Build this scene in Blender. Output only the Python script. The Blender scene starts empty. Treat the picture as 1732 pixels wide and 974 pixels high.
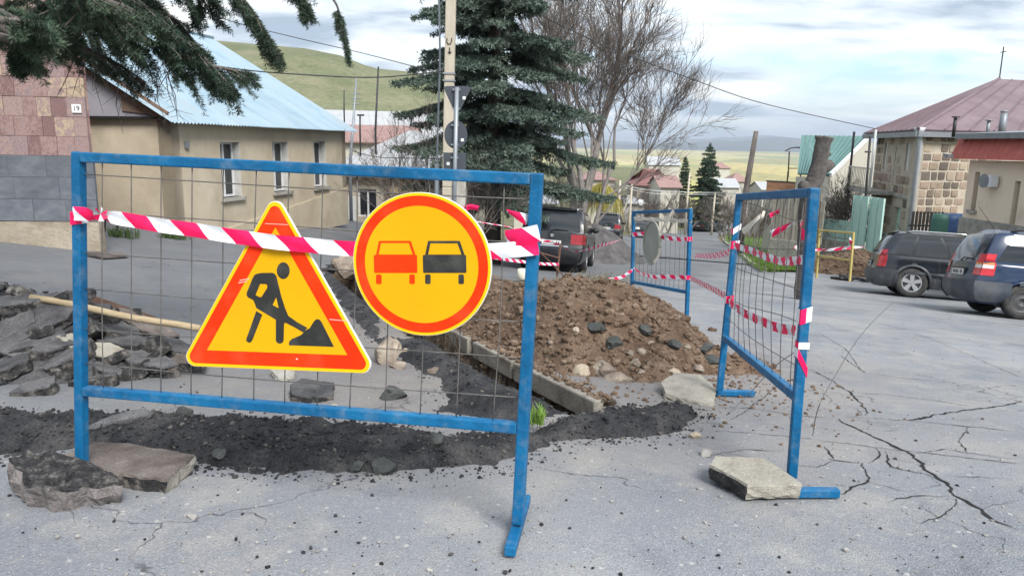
import bpy, bmesh, math, random
import numpy as np
from mathutils import Vector, Matrix, noise as mnoise

S = bpy.context.scene
COL = S.collection
rad = math.radians

# ---------------------------------------------------------------- camera
FPX, IW, IH = 1250.0, 1732.0, 974.0
PITCH, ROLL = rad(11.0), rad(1.0)
CAM = Vector((0, 0, 1.6))
_F = Vector((0, math.cos(PITCH), -math.sin(PITCH)))
_R0 = Vector((1, 0, 0)); _U0 = Vector((0, math.sin(PITCH), math.cos(PITCH)))
_R = math.cos(ROLL) * _R0 + math.sin(ROLL) * _U0
_U = math.cos(ROLL) * _U0 - math.sin(ROLL) * _R0
cd = bpy.data.cameras.new('camera')
cd.sensor_width = 36.0; cd.lens = 36.0 * FPX / IW
cd.clip_start = 0.05; cd.clip_end = 60000
co = bpy.data.objects.new('camera', cd); COL.objects.link(co)
m3 = Matrix((_R, _U, -_F)).transposed()
co.matrix_world = Matrix.Translation(CAM) @ m3.to_4x4()
S.camera = co

# ---------------------------------------------------------------- sky, sun, exposure
SUN_AZ, SUN_EL = rad(154), rad(46)          # azimuth clockwise from +Y
W = bpy.data.worlds.new('World'); S.world = W; W.use_nodes = True
nt = W.node_tree; nt.nodes.clear()
def N(t, **k):
    n = nt.nodes.new(t)
    for a, b in k.items(): setattr(n, a, b)
    return n
def lk(a, b): nt.links.new(a, b)
out = N('ShaderNodeOutputWorld'); bg = N('ShaderNodeBackground'); lk(bg.outputs[0], out.inputs[0])
sky = N('ShaderNodeTexSky'); sky.sky_type = 'NISHITA'; sky.sun_disc = False
sky.sun_elevation = SUN_EL; sky.sun_rotation = SUN_AZ; sky.dust_density = 2.0; sky.air_density = 1.0
tc = N('ShaderNodeTexCoord'); sep = N('ShaderNodeSeparateXYZ'); lk(tc.outputs['Generated'], sep.inputs[0])
mx = N('ShaderNodeMath', operation='MAXIMUM'); lk(sep.outputs['Z'], mx.inputs[0]); mx.inputs[1].default_value = 0.0
ad = N('ShaderNodeMath', operation='ADD'); lk(mx.outputs[0], ad.inputs[0]); ad.inputs[1].default_value = 0.16
dx = N('ShaderNodeMath', operation='DIVIDE'); lk(sep.outputs['X'], dx.inputs[0]); lk(ad.outputs[0], dx.inputs[1])
dy = N('ShaderNodeMath', operation='DIVIDE'); lk(sep.outputs['Y'], dy.inputs[0]); lk(ad.outputs[0], dy.inputs[1])
cb = N('ShaderNodeCombineXYZ'); lk(dx.outputs[0], cb.inputs[0]); lk(dy.outputs[0], cb.inputs[1])
def cloudnoise(scale, detail, rough, loc):
    mp = N('ShaderNodeMapping'); mp.inputs['Location'].default_value = loc; mp.inputs['Scale'].default_value = (0.6, 1.0, 1.0)
    lk(cb.outputs[0], mp.inputs[0])
    n = N('ShaderNodeTexNoise'); n.inputs['Scale'].default_value = scale; n.inputs['Detail'].default_value = detail
    n.inputs['Roughness'].default_value = rough; n.inputs['Distortion'].default_value = 0.3; lk(mp.outputs[0], n.inputs['Vector'])
    return n
n1 = cloudnoise(1.05, 10, 0.56, (3.1, 2.6, 0))
cover = N('ShaderNodeValToRGB'); lk(n1.outputs[0], cover.inputs[0])
cover.color_ramp.elements[0].position = 0.36; cover.color_ramp.elements[1].position = 0.50
n2 = cloudnoise(1.7, 10, 0.55, (5.3, 7.2, 0))
shade = N('ShaderNodeValToRGB'); sf = N('ShaderNodeMath', operation='MULTIPLY_ADD'); lk(n2.outputs[0], sf.inputs[0]); sf.inputs[1].default_value = -0.55; lk(n1.outputs[0], sf.inputs[2]); sf2 = N('ShaderNodeMath', operation='ADD'); lk(sf.outputs[0], sf2.inputs[0]); sf2.inputs[1].default_value = 0.28; lk(sf2.outputs[0], shade.inputs[0])
e = shade.color_ramp.elements
e[0].position = 0.44; e[0].color = (0.90, 0.875, 0.80, 1)
e[1].position = 0.62; e[1].color = (0.29, 0.355, 0.43, 1)
e.new(0.54).color = (0.56, 0.61, 0.655, 1)
sk = N('ShaderNodeMix', data_type='RGBA', blend_type='MULTIPLY'); sk.inputs['Factor'].default_value = 1
lk(sky.outputs[0], sk.inputs['A']); sk.inputs['B'].default_value = (0.85, 1.0, 1.1, 1)
cl = N('ShaderNodeMix', data_type='RGBA', blend_type='MULTIPLY'); cl.inputs['Factor'].default_value = 1
lk(shade.outputs[0], cl.inputs['A']); cl.inputs['B'].default_value = (6.2, 6.35, 6.5, 1)
mixc = N('ShaderNodeMix', data_type='RGBA'); lk(cover.outputs[0], mixc.inputs['Factor'])
lk(sk.outputs['Result'], mixc.inputs['A']); lk(cl.outputs['Result'], mixc.inputs['B'])
lk(mixc.outputs['Result'], bg.inputs['Color']); bg.inputs['Strength'].default_value = 0.10
sd = bpy.data.lights.new('sun', 'SUN'); sd.energy = 2.0; sd.angle = rad(24); sd.color = (1.0, 0.975, 0.945)
so = bpy.data.objects.new('sun', sd); COL.objects.link(so)
_sv = Vector((math.sin(SUN_AZ) * math.cos(SUN_EL), math.cos(SUN_AZ) * math.cos(SUN_EL), math.sin(SUN_EL)))
so.rotation_euler = (-_sv).to_track_quat('-Z', 'Y').to_euler(); so.location = (10, 5, 30)
vs = S.view_settings; vs.view_transform = 'Standard'; vs.look = 'None'; vs.exposure = 1.42; vs.gamma = 1.0
vs.use_curve_mapping = False
S.cycles.max_bounces = 5; S.cycles.diffuse_bounces = 2; S.cycles.glossy_bounces = 2
S.cycles.transparent_max_bounces = 6; S.cycles.transmission_bounces = 2; S.cycles.volume_bounces = 0
S.cycles.caustics_reflective = False; S.cycles.caustics_refractive = False

# ---------------------------------------------------------------- terrain function and pixel helpers
def clamp(t, a=0.0, b=1.0): return a if t < a else b if t > b else t
def sm(t): t = clamp(t); return t * t * (3 - 2 * t)
def lerp(a, b, t): return a + (b - a) * t
def gz(x, y):
    xc = clamp(x, -14, 20); yy = max(0.0, y - 2.8); drop = 0.0
    if yy > 117: drop = 100 * (1 - math.exp(-(yy - 117) * 0.00085)); yy = 117
    return (-0.085 * yy - drop - 0.3 * sm((y - 10) / 12) - 0.05 * xc * sm((y - 2.5) / 6)
            + 0.07 * max(0.0, -xc - 2) * clamp((y - 2.5) / 10, 0, 2.2))
def ray(px, py):
    d = _F + _R * ((px - IW / 2) / FPX) + _U * ((IH / 2 - py) / FPX)
    return d / d.y
def at(px, py, Y): return CAM + ray(px, py) * Y
def gp(px, py, dz=0.0):
    d = ray(px, py); g = lambda Y: CAM.z + d.z * Y - gz(d.x * Y, Y) - dz
    Y = 0.5
    while Y < 400 and g(Y) > 0: Y *= 1.02
    lo, hi = Y / 1.02, Y
    for _ in range(30):
        m = (lo + hi) / 2
        if g(m) > 0: lo = m
        else: hi = m
    return CAM + d * lo
def on(x, y, dz=0.0): return Vector((x, y, gz(x, y) + dz))
def fbm(x, y, z=0.0, o=4): return mnoise.fractal(Vector((x, y, z)), 1.0, 2.0, o)

# ---------------------------------------------------------------- mesh builder
class MB:
    def __init__(s): s.v = []; s.f = []; s.m = []
    def add(s, vs, fs, m=0):
        b = len(s.v); s.v += [tuple(p) for p in vs]
        for f in fs: s.f.append(tuple(b + i for i in f)); s.m.append(m)
    def hexa(s, p, m=0):
        s.add(p, [(0, 3, 2, 1), (4, 5, 6, 7), (0, 1, 5, 4), (1, 2, 6, 5), (2, 3, 7, 6), (3, 0, 4, 7)], m)
    def box(s, c, size, rot=None, m=0):
        c = Vector(c); h = Vector(size) / 2; R = rot or Matrix.Identity(3); P = []
        for z in (-1, 1):
            for x, y in ((-1, -1), (1, -1), (1, 1), (-1, 1)): P.append(c + R @ Vector((x * h.x, y * h.y, z * h.z)))
        s.hexa(P, m)
    def bar(s, a, b, w, h=None, up=Vector((0, 0, 1)), m=0):      # square bar from a to b
        a, b = Vector(a), Vector(b); h = h or w; d = (b - a).normalized()
        x = d.cross(up)
        if x.length < 1e-4: x = d.cross(Vector((0, 1, 0)))
        x.normalize(); y = x.cross(d).normalized()
        P = []
        for q in (a, b):
            for i, j in ((-1, -1), (1, -1), (1, 1), (-1, 1)): P.append(q + x * (i * w / 2) + y * (j * h / 2))
        s.hexa(P, m)
    def tube(s, pts, r, n=8, m=0, cap=True):
        pts = [Vector(p) for p in pts]; k = len(pts)
        rs = r if isinstance(r, (list, tuple)) else [r] * k
        t0 = (pts[1] - pts[0]).normalized()
        x = t0.cross(Vector((0, 0, 1)))
        if x.length < 1e-3: x = Vector((1, 0, 0))
        x.normalize(); V = []
        for i, p in enumerate(pts):
            t = (pts[min(i + 1, k - 1)] - pts[max(i - 1, 0)])
            t = t.normalized() if t.length > 1e-9 else t0
            x = (x - t * x.dot(t)); x = x.normalized() if x.length > 1e-6 else t.orthogonal().normalized()
            y = t.cross(x)
            for j in range(n):
                a = 2 * math.pi * j / n; V.append(p + (x * math.cos(a) + y * math.sin(a)) * rs[i])
        F = []
        for i in range(k - 1):
            for j in range(n):
                F.append((i * n + j, i * n + (j + 1) % n, (i + 1) * n + (j + 1) % n, (i + 1) * n + j))
        if cap and n > 2: F.append(tuple(range(n - 1, -1, -1))); F.append(tuple((k - 1) * n + j for j in range(n)))
        s.add(V, F, m)
    def prism(s, poly, o, ux, uy, d0, d1, m=0, mside=None):       # 2-D polygon in plane (ux,uy) between depths along normal
        o, ux, uy = Vector(o), Vector(ux), Vector(uy); nn = ux.cross(uy).normalized(); k = len(poly)
        V = [o + ux * a + uy * b + nn * d0 for a, b in poly] + [o + ux * a + uy * b + nn * d1 for a, b in poly]
        s.add(V, [tuple(range(k - 1, -1, -1)), tuple(range(k, 2 * k))], m)
        b = len(s.v) - 2 * k
        for i in range(k):
            j = (i + 1) % k; s.f.append((b + i, b + j, b + k + j, b + k + i)); s.m.append(m if mside is None else mside)
    def grid(s, P, m=0, flip=False):                              # P[i][j] points
        a, b = len(P), len(P[0]); F = []
        for i in range(a - 1):
            for j in range(b - 1):
                q = (i * b + j, (i + 1) * b + j, (i + 1) * b + j + 1, i * b + j + 1)
                F.append(q[::-1] if flip else q)
        s.add([p for r in P for p in r], F, m)
    def lathe(s, prof, c, axis, n=24, m=0):                       # profile (r, h) about axis through c
        c = Vector(c); ax = Vector(axis).normalized(); x = ax.orthogonal().normalized(); y = ax.cross(x); V = []; k = len(prof)
        for i in range(n):
            a = 2 * math.pi * i / n; d = x * math.cos(a) + y * math.sin(a)
            for r_, h in prof: V.append(c + d * r_ + ax * h)
        F = [(i * k + j, ((i + 1) % n) * k + j, ((i + 1) % n) * k + j + 1, i * k + j + 1) for i in range(n) for j in range(k - 1)]
        s.add(V, F, m)
    def mesh(s, name, mats, smooth=False):
        me = bpy.data.meshes.new(name); me.from_pydata([tuple(v) for v in s.v], [], s.f)
        for q in (mats if isinstance(mats, (list, tuple)) else [mats]): me.materials.append(q)
        if any(s.m): me.polygons.foreach_set('material_index', s.m)
        if smooth: me.polygons.foreach_set('use_smooth', [True] * len(me.polygons))
        me.update(); return me
    def build(s, name, mats, parent=None, smooth=False, bevel=0, wn=False, recalc=False):
        if parent is not None and parent in WM:
            inv = WM[parent].inverted(); s.v = [tuple(inv @ Vector(v)) for v in s.v]
        me = s.mesh(name, mats, smooth)
        if recalc:
            bm = bmesh.new(); bm.from_mesh(me); bmesh.ops.recalc_face_normals(bm, faces=bm.faces); bm.to_mesh(me); bm.free()
        o = bpy.data.objects.new(name, me); COL.objects.link(o)
        if parent is not None:
            o.parent = parent
            if parent in WM: WM[o] = WM[parent]
        if bevel:
            b = o.modifiers.new('bevel', 'BEVEL'); b.width = bevel; b.segments = 2; b.limit_method = 'ANGLE'; b.angle_limit = rad(40)
        return o
WM = {}     # object -> world matrix of its local frame (for parts given in world coordinates)
def empty(name, loc, rot=None):
    o = bpy.data.objects.new(name, None); COL.objects.link(o); o.empty_display_size = 0.2
    M_ = Matrix.Translation(Vector(loc))
    if rot is not None: M_ = M_ @ rot.to_4x4()
    o.matrix_world = M_; WM[o] = M_; return o
def rootmesh(mb, name, mats, loc, **k):      # single-mesh thing with its origin at loc
    loc = Vector(loc); mb.v = [tuple(Vector(v) - loc) for v in mb.v]
    o = mb.build(name, mats, None, **k); o.location = loc; WM[o] = Matrix.Translation(loc); return o
def tag(o, label, cat, group=None):
    o['label'] = label; o['category'] = cat
    if group: o['group'] = group
    return o
def struct(o): o['kind'] = 'structure'; return o
def stuff(o, label=None, cat=None):
    o['kind'] = 'stuff'
    if label: o['label'] = label
    if cat: o['category'] = cat
    return o
def inst(me, name, parent, M_):              # a part sharing mesh data, placed by world matrix
    o = bpy.data.objects.new(name, me); COL.objects.link(o)
    if parent is not None:
        o.parent = parent; M_ = WM[parent].inverted() @ M_ if parent in WM else M_
    o.matrix_basis = M_; return o

# ---------------------------------------------------------------- materials
def ramp_set(r, cols):
    e = r.color_ramp.elements; k = len(cols)
    cs = [c if len(c) == 2 else (i / (k - 1) if k > 1 else 0, c) for i, c in enumerate(cols)]
    e[0].position = cs[0][0]; e[0].color = (*cs[0][1], 1)
    e[1].position = cs[-1][0]; e[1].color = (*cs[-1][1], 1)
    for p, c in cs[1:-1]: e.new(p).color = (*c, 1)
MATS = {}
def mat(name, cols, scale=4.0, rough=0.8, bump=0.0, bscale=40.0, metal=0.0, rnd=0.0, fine=0.0, fscale=120.0, spec=0.5,
        coat=0.0, world=False, stretch=None, dirt=None, dscale=1.2, alpha=None, rmode=None, bdist=0.02):
    """noise-coloured principled material; cols: colours of a ramp over a noise, fine: speckle amount, dirt: (colour, amount)"""
    if name in MATS: return MATS[name]
    m = bpy.data.materials.new(name); m.use_nodes = True; t = m.node_tree; ns, ls = t.nodes, t.links
    bs = ns['Principled BSDF']; tcn = ns.new('ShaderNodeTexCoord'); oi = ns.new('ShaderNodeObjectInfo')
    if world:
        ge = ns.new('ShaderNodeNewGeometry'); vec = ge.outputs['Position']
    else:
        va = ns.new('ShaderNodeVectorMath'); va.operation = 'MULTIPLY_ADD'
        ls.new(oi.outputs['Random'], va.inputs[0]); va.inputs[1].default_value = (37, 51, 23); ls.new(tcn.outputs['Object'], va.inputs[2]); vec = va.outputs[0]
    if stretch:
        mp = ns.new('ShaderNodeMapping'); mp.inputs['Scale'].default_value = stretch; ls.new(vec, mp.inputs[0]); vec2 = mp.outputs[0]
    else: vec2 = vec
    def nz(sc, det=5, v=vec2, ro=0.6):
        n = ns.new('ShaderNodeTexNoise'); n.inputs['Scale'].default_value = sc; n.inputs['Detail'].default_value = det
        n.inputs['Roughness'].default_value = ro; ls.new(v, n.inputs['Vector']); return n
    r = ns.new('ShaderNodeValToRGB')
    if len(cols) == 1: cols = [tuple(c * 0.9 for c in cols[0]), tuple(min(1, c * 1.1) for c in cols[0])]
    ramp_set(r, [(0.3 + 0.4 * i / (len(cols) - 1), c) for i, c in enumerate(cols)])
    if rmode:      # colour picked per object
        mm = ns.new('ShaderNodeMath'); mm.operation = 'MULTIPLY_ADD'; nn_ = nz(scale); ls.new(nn_.outputs[0], mm.inputs[0]); mm.inputs[1].default_value = 0.5
        m2 = ns.new('ShaderNodeMath'); m2.operation = 'MULTIPLY_ADD'; ls.new(oi.outputs['Random'], m2.inputs[0]); m2.inputs[1].default_value = rmode; m2.inputs[2].default_value = 0.25 - rmode / 2
        ls.new(m2.outputs[0], mm.inputs[2]); ls.new(mm.outputs[0], r.inputs[0])
    else: ls.new(nz(scale).outputs[0], r.inputs[0])
    col = r.outputs[0]
    if fine:
        nf = nz(fscale, 2, vec); rf = ns.new('ShaderNodeMapRange'); ls.new(nf.outputs[0], rf.inputs[0])
        rf.inputs[1].default_value = 0.3; rf.inputs[2].default_value = 0.7; rf.inputs[3].default_value = 1 - fine; rf.inputs[4].default_value = 1 + fine
        mu = ns.new('ShaderNodeVectorMath'); mu.operation = 'SCALE'; ls.new(col, mu.inputs[0]); ls.new(rf.outputs[0], mu.inputs['Scale']); col = mu.outputs[0]
    if dirt:
        nd = nz(dscale, 6, vec); rd = ns.new('ShaderNodeMapRange'); ls.new(nd.outputs[0], rd.inputs[0])
        rd.inputs[1].default_value = 0.5; rd.inputs[2].default_value = 0.72; rd.inputs[3].default_value = 0; rd.inputs[4].default_value = dirt[1]
        mi = ns.new('ShaderNodeMix'); mi.data_type = 'RGBA'; ls.new(rd.outputs[0], mi.inputs['Factor']); ls.new(col, mi.inputs['A']); mi.inputs['B'].default_value = (*dirt[0], 1); col = mi.outputs['Result']
    if rnd:
        hs = ns.new('ShaderNodeHueSaturation'); mr = ns.new('ShaderNodeMapRange'); ls.new(oi.outputs['Random'], mr.inputs[0])
        mr.inputs[3].default_value = 1 - rnd; mr.inputs[4].default_value = 1 + rnd; ls.new(mr.outputs[0], hs.inputs['Value']); ls.new(col, hs.inputs['Color']); col = hs.outputs[0]
    ls.new(col, bs.inputs['Base Color'])
    bs.inputs['Roughness'].default_value = rough; bs.inputs['Metallic'].default_value = metal
    bs.inputs['Specular IOR Level'].default_value = spec; bs.inputs['Coat Weight'].default_value = coat
    if alpha is not None: bs.inputs['Alpha'].default_value = alpha
    if bump:
        b = ns.new('ShaderNodeBump'); b.inputs['Strength'].default_value = bump; b.inputs['Distance'].default_value = bdist
        ls.new(nz(bscale, 6, vec).outputs[0], b.inputs['Height']); ls.new(b.outputs[0], bs.inputs['Normal'])
    MATS[name] = m; return m
# ================================================================ SETTING
def seg_d(x, y, pl):
    best = 1e9; bt = 0
    for i in range(len(pl) - 1):
        ax, ay = pl[i][:2]; bx, by = pl[i + 1][:2]; vx, vy = bx - ax, by - ay
        t = clamp(((x - ax) * vx + (y - ay) * vy) / (vx * vx + vy * vy)); d = math.hypot(x - ax - vx * t, y - ay - vy * t)
        if d < best: best = d; bt = i + t
    return best, bt
TRENCH = [(0.47, 4.98), (0.0, 5.95), (-0.8, 7.5), (-2.1, 10.4), (-3.2, 13.2)]
def trench_d(x, y): return seg_d(x, y, TRENCH)[0]
def in_poly(x, y, P):
    c = False; j = len(P) - 1
    for i in range(len(P)):
        if (P[i][1] > y) != (P[j][1] > y) and x < (P[j][0] - P[i][0]) * (y - P[i][1]) / (P[j][1] - P[i][1]) + P[i][0]: c = not c
        j = i
    return c
def poly_sd(x, y, P):                    # positive inside
    d = seg_d(x, y, P + [P[0]])[0]
    return d if in_poly(x, y, P) else -d

# ---- asphalt with cracks, patches and aggregate
def asphalt():
    m = bpy.data.materials.new('worn_asphalt'); m.use_nodes = True; t = m.node_tree; ns, ls = t.nodes, t.links
    bs = ns['Principled BSDF']; ge = ns.new('ShaderNodeNewGeometry'); P = ge.outputs['Position']
    def nz(sc, det, ro=0.6, v=P):
        n = ns.new('ShaderNodeTexNoise'); n.inputs['Scale'].default_value = sc; n.inputs['Detail'].default_value = det; n.inputs['Roughness'].default_value = ro; ls.new(v, n.inputs['Vector']); return n.outputs[0]
    def mr(v, a, b, c, d):
        n = ns.new('ShaderNodeMapRange'); ls.new(v, n.inputs[0])
        for i, q in enumerate((a, b, c, d)): n.inputs[i + 1].default_value = q
        return n.outputs[0]
    def mx(f, a, b, bt='MIX'):
        n = ns.new('ShaderNodeMix'); n.data_type = 'RGBA'; n.blend_type = bt
        if isinstance(f, float): n.inputs['Factor'].default_value = f
        else: ls.new(f, n.inputs['Factor'])
        for k, q in (('A', a), ('B', b)):
            if isinstance(q, tuple): n.inputs[k].default_value = (*q, 1)
            else: ls.new(q, n.inputs[k])
        return n.outputs['Result']
    c = mx(mr(nz(0.55, 6), 0.35, 0.65, 0, 1), (0.172, 0.182, 0.202), (0.262, 0.268, 0.280))
    c = mx(mr(nz(2.3, 7, 0.65), 0.50, 0.70, 0, 0.75), c, (0.33, 0.315, 0.285))
    c = mx(mr(nz(0.75, 6, 0.7), 0.52, 0.66, 0, 0.55), c, (0.34, 0.325, 0.30))          # dusty worn patches
    c = mx(mr(nz(1.4, 5), 0.42, 0.28, 0, 0.65), c, (0.105, 0.114, 0.132))
    c = mx(mr(nz(0.23, 3), 0.56, 0.62, 0, 0.28), c, (0.13, 0.14, 0.16))                # darker binder patches
    vo = ns.new('ShaderNodeTexVoronoi'); vo.inputs['Scale'].default_value = 150; ls.new(P, vo.inputs['Vector'])
    sp = ns.new('ShaderNodeSeparateColor'); ls.new(vo.outputs['Color'], sp.inputs[0])
    c = mx(mr(sp.outputs[0], 0.72, 0.95, 0, 0.28), c, (0.46, 0.46, 0.45))                 # pale aggregate
    c = mx(mr(sp.outputs[1], 0.70, 0.98, 0, 0.36), c, (0.09, 0.094, 0.105))              # dark aggregate
    v2 = ns.new('ShaderNodeTexVoronoi'); v2.inputs['Scale'].default_value = 22; ls.new(P, v2.inputs['Vector'])
    s2 = ns.new('ShaderNodeSeparateColor'); ls.new(v2.outputs['Color'], s2.inputs[0])
    sm_ = ns.new('ShaderNodeMath'); sm_.operation = 'MULTIPLY'; ls.new(mr(s2.outputs[0], 0.9, 0.93, 0, 0.8), sm_.inputs[0]); ls.new(mr(v2.outputs['Distance'], 0.16, 0.3, 1, 0), sm_.inputs[1])
    c = mx(sm_.outputs[0], c, (0.42, 0.41, 0.38))                                       # scattered crumbs
    fine = mr(nz(260, 2), 0.3, 0.7, 0.88, 1.12); mu = ns.new('ShaderNodeVectorMath'); mu.operation = 'SCALE'; ls.new(c, mu.inputs[0]); ls.new(fine, mu.inputs['Scale'])
    # older, darker paving of the side street on the left, and soil trodden in round the works
    sx = ns.new('ShaderNodeSeparateXYZ'); ls.new(P, sx.inputs[0])
    def lin(a, b, k, o):      # a*X + b*Y + noise
        m1 = ns.new('ShaderNodeMath'); m1.operation = 'MULTIPLY_ADD'; ls.new(sx.outputs['X'], m1.inputs[0]); m1.inputs[1].default_value = a; ls.new(nz(k, 4), m1.inputs[2])
        m2 = ns.new('ShaderNodeMath'); m2.operation = 'MULTIPLY_ADD'; ls.new(sx.outputs['Y'], m2.inputs[0]); m2.inputs[1].default_value = b; ls.new(m1.outputs[0], m2.inputs[2]); return m2.outputs[0]
    old = mr(lin(-.22, .11, .5, 0), 1.15, 1.9, 0, 0.62); c2 = mx(old, mu.outputs[0], (0.095, 0.097, 0.102))
    vd = ns.new('ShaderNodeVectorMath'); vd.operation = 'DISTANCE'; ls.new(P, vd.inputs[0]); vd.inputs[1].default_value = (0.2, 6.6, -.3)
    dd = ns.new('ShaderNodeMath'); dd.operation = 'MULTIPLY_ADD'; ls.new(nz(1.1, 7), dd.inputs[0]); dd.inputs[1].default_value = -3.2; ls.new(vd.outputs['Value'], dd.inputs[2])
    c2 = mx(mr(dd.outputs[0], .1, 2.2, .45, 0), c2, (0.17, 0.135, 0.105))
    # hairline cracks
    wv = ns.new('ShaderNodeVectorMath'); wv.operation = 'ADD'; nw = ns.new('ShaderNodeTexNoise'); nw.inputs['Scale'].default_value = 3; nw.inputs['Detail'].default_value = 5; ls.new(P, nw.inputs['Vector'])
    sc_ = ns.new('ShaderNodeVectorMath'); sc_.operation = 'SCALE'; ls.new(nw.outputs['Color'], sc_.inputs[0]); sc_.inputs['Scale'].default_value = 0.5
    ls.new(P, wv.inputs[0]); ls.new(sc_.outputs[0], wv.inputs[1])
    vc = ns.new('ShaderNodeTexVoronoi'); vc.feature = 'DISTANCE_TO_EDGE'; vc.inputs['Scale'].default_value = 0.75; ls.new(wv.outputs[0], vc.inputs['Vector'])
    lt = mr(vc.outputs['Distance'], 0.002, 0.006, 0.75, 0)
    mk = ns.new('ShaderNodeMath'); mk.operation = 'MULTIPLY'; ls.new(lt, mk.inputs[0]); ls.new(mr(nz(0.8, 4), 0.48, 0.56, 0, 1), mk.inputs[1])
    fin = mx(mk.outputs[0], c2, (0.045, 0.045, 0.05))
    ls.new(fin, bs.inputs['Base Color']); bs.inputs['Roughness'].default_value = 0.85; bs.inputs['Specular IOR Level'].default_value = 0.35
    b = ns.new('ShaderNodeBump'); b.inputs['Strength'].default_value = 0.55; b.inputs['Distance'].default_value = 0.006
    bh = ns.new('ShaderNodeMath'); bh.operation = 'ADD'; ls.new(vo.outputs['Distance'], bh.inputs[0]); ls.new(nz(60, 6), bh.inputs[1]); ls.new(bh.outputs[0], b.inputs['Height'])
    ls.new(b.outputs[0], bs.inputs['Normal']); return m
ASPH = asphalt()
SOIL = mat('brown_soil', [(0.072, 0.046, 0.032), (0.140, 0.093, 0.064), (0.205, 0.148, 0.106)], 3.5, 0.95, 0.9, 45, fine=0.35, fscale=60, spec=0.15, world=True, bdist=0.03)
TSOIL = mat('trench_soil', [(0.055, 0.042, 0.033), (0.12, 0.09, 0.065), (0.20, 0.16, 0.12)], 7, 0.95, 1.0, 30, fine=0.35, fscale=50, spec=0.1, world=True, bdist=0.04)
TAR = mat('black_millings', [(0.020, 0.020, 0.022), (0.038, 0.038, 0.041), (0.066, 0.064, 0.064)], 5, 0.92, 0.9, 60, fine=0.45, fscale=90, spec=0.2, world=True, dirt=((0.11, 0.105, 0.10), 0.35), dscale=2.5)
CONC = mat('concrete', [(0.26, 0.245, 0.21), (0.36, 0.34, 0.30), (0.44, 0.42, 0.37)], 5, 0.9, 0.5, 50, fine=0.15, spec=0.2, rnd=0.08, dirt=((0.15, 0.13, 0.10), 0.5), dscale=6)
GRASS = mat('verge_grass', [(0.05, 0.09, 0.02), (0.10, 0.17, 0.035), (0.17, 0.22, 0.06)], 3, 0.9, 0.6, 30, fine=0.3, spec=0.1, world=True)

# ---- ground: one sheet to the horizon
def terrain_mat():
    m = bpy.data.materials.new('terrain'); m.use_nodes = True; t = m.node_tree; ns, ls = t.nodes, t.links
    bs = ns['Principled BSDF']; ge = ns.new('ShaderNodeNewGeometry'); P = ge.outputs['Position']
    se = ns.new('ShaderNodeSeparateXYZ'); ls.new(P, se.inputs[0])
    a = ns.new('ShaderNodeTexNoise'); a.inputs['Scale'].default_value = 0.3; a.inputs['Detail'].default_value = 8; ls.new(P, a.inputs['Vector'])
    r1 = ns.new('ShaderNodeValToRGB'); ls.new(a.outputs[0], r1.inputs[0]); ramp_set(r1, [(0.35, (0.11, 0.10, 0.06)), (0.5, (0.17, 0.15, 0.10)), (0.65, (0.10, 0.13, 0.04))])
    mp = ns.new('ShaderNodeMapping'); mp.inputs['Scale'].default_value = (0.0016, 0.0007, 0); ls.new(P, mp.inputs[0])
    v = ns.new('ShaderNodeTexVoronoi'); v.inputs['Scale'].default_value = 1; ls.new(mp.outputs[0], v.inputs['Vector'])
    s = ns.new('ShaderNodeSeparateColor'); ls.new(v.outputs['Color'], s.inputs[0])
    r2 = ns.new('ShaderNodeValToRGB'); ls.new(s.outputs[0], r2.inputs[0])
    ramp_set(r2, [(0.1, (0.30, 0.28, 0.10)), (0.3, (0.55, 0.44, 0.15)), (0.5, (0.40, 0.44, 0.12)), (0.7, (0.62, 0.50, 0.22)), (0.95, (0.26, 0.30, 0.10))])
    n3 = ns.new('ShaderNodeTexNoise'); n3.inputs['Scale'].default_value = 0.02; n3.inputs['Detail'].default_value = 8; n3.inputs['Roughness'].default_value = 0.7; ls.new(P, n3.inputs['Vector'])
    rr = ns.new('ShaderNodeMapRange'); ls.new(n3.outputs[0], rr.inputs[0]); rr.inputs[1].default_value = 0.50; rr.inputs[2].default_value = 0.60; rr.inputs[3].default_value = 0; rr.inputs[4].default_value = 0.75
    m0 = ns.new('ShaderNodeMix'); m0.data_type = 'RGBA'; ls.new(rr.outputs[0], m0.inputs['Factor']); ls.new(r2.outputs[0], m0.inputs['A']); m0.inputs['B'].default_value = (0.13, 0.12, 0.08, 1)
    d = ns.new('ShaderNodeMapRange'); ls.new(se.outputs['Y'], d.inputs[0]); d.inputs[1].default_value = 150; d.inputs[2].default_value = 700
    mi = ns.new('ShaderNodeMix'); mi.data_type = 'RGBA'; ls.new(d.outputs[0], mi.inputs['Factor']); ls.new(r1.outputs[0], mi.inputs['A']); ls.new(m0.outputs['Result'], mi.inputs['B'])
    ls.new(mi.outputs['Result'], bs.inputs['Base Color']); bs.inputs['Roughness'].default_value = 1; bs.inputs['Specular IOR Level'].default_value = 0.1; return m
def axis(neg, pos, s0, g):
    r = [0.0]; s = s0
    while r[-1] < pos: r.append(r[-1] + s); s *= g
    l = [0.0]; s = s0
    while l[-1] > -neg: l.append(l[-1] - s); s *= g
    return sorted(set(l + r))
X0, X1, Y0, Y1 = -14.0, 16.0, 0.2, 31.0       # the paved area
mb = MB(); P = []
for x in axis(26000, 26000, 2.0, 1.09):
    row = []
    for y in axis(300, 40000, 2.0, 1.08):
        z = gz(x, y) - 0.03
        if X0 - 1.9 < x < X1 + 1.9 and Y0 - 2 < y < Y1 + 1.0: z -= 2.4 if (X0 + 1 < x < X1 - 1 and Y0 + 1 < y < Y1 - 1.5) else 0.25
        if y > 600: z += 6 * fbm(x * 0.001, y * 0.0006, 2) + 0.010 * max(0, min(y, 12000) - 2500)
        row.append((x, y, z))
    P.append(row)
mb.grid(P); struct(mb.build('ground', terrain_mat(), smooth=True))

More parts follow.
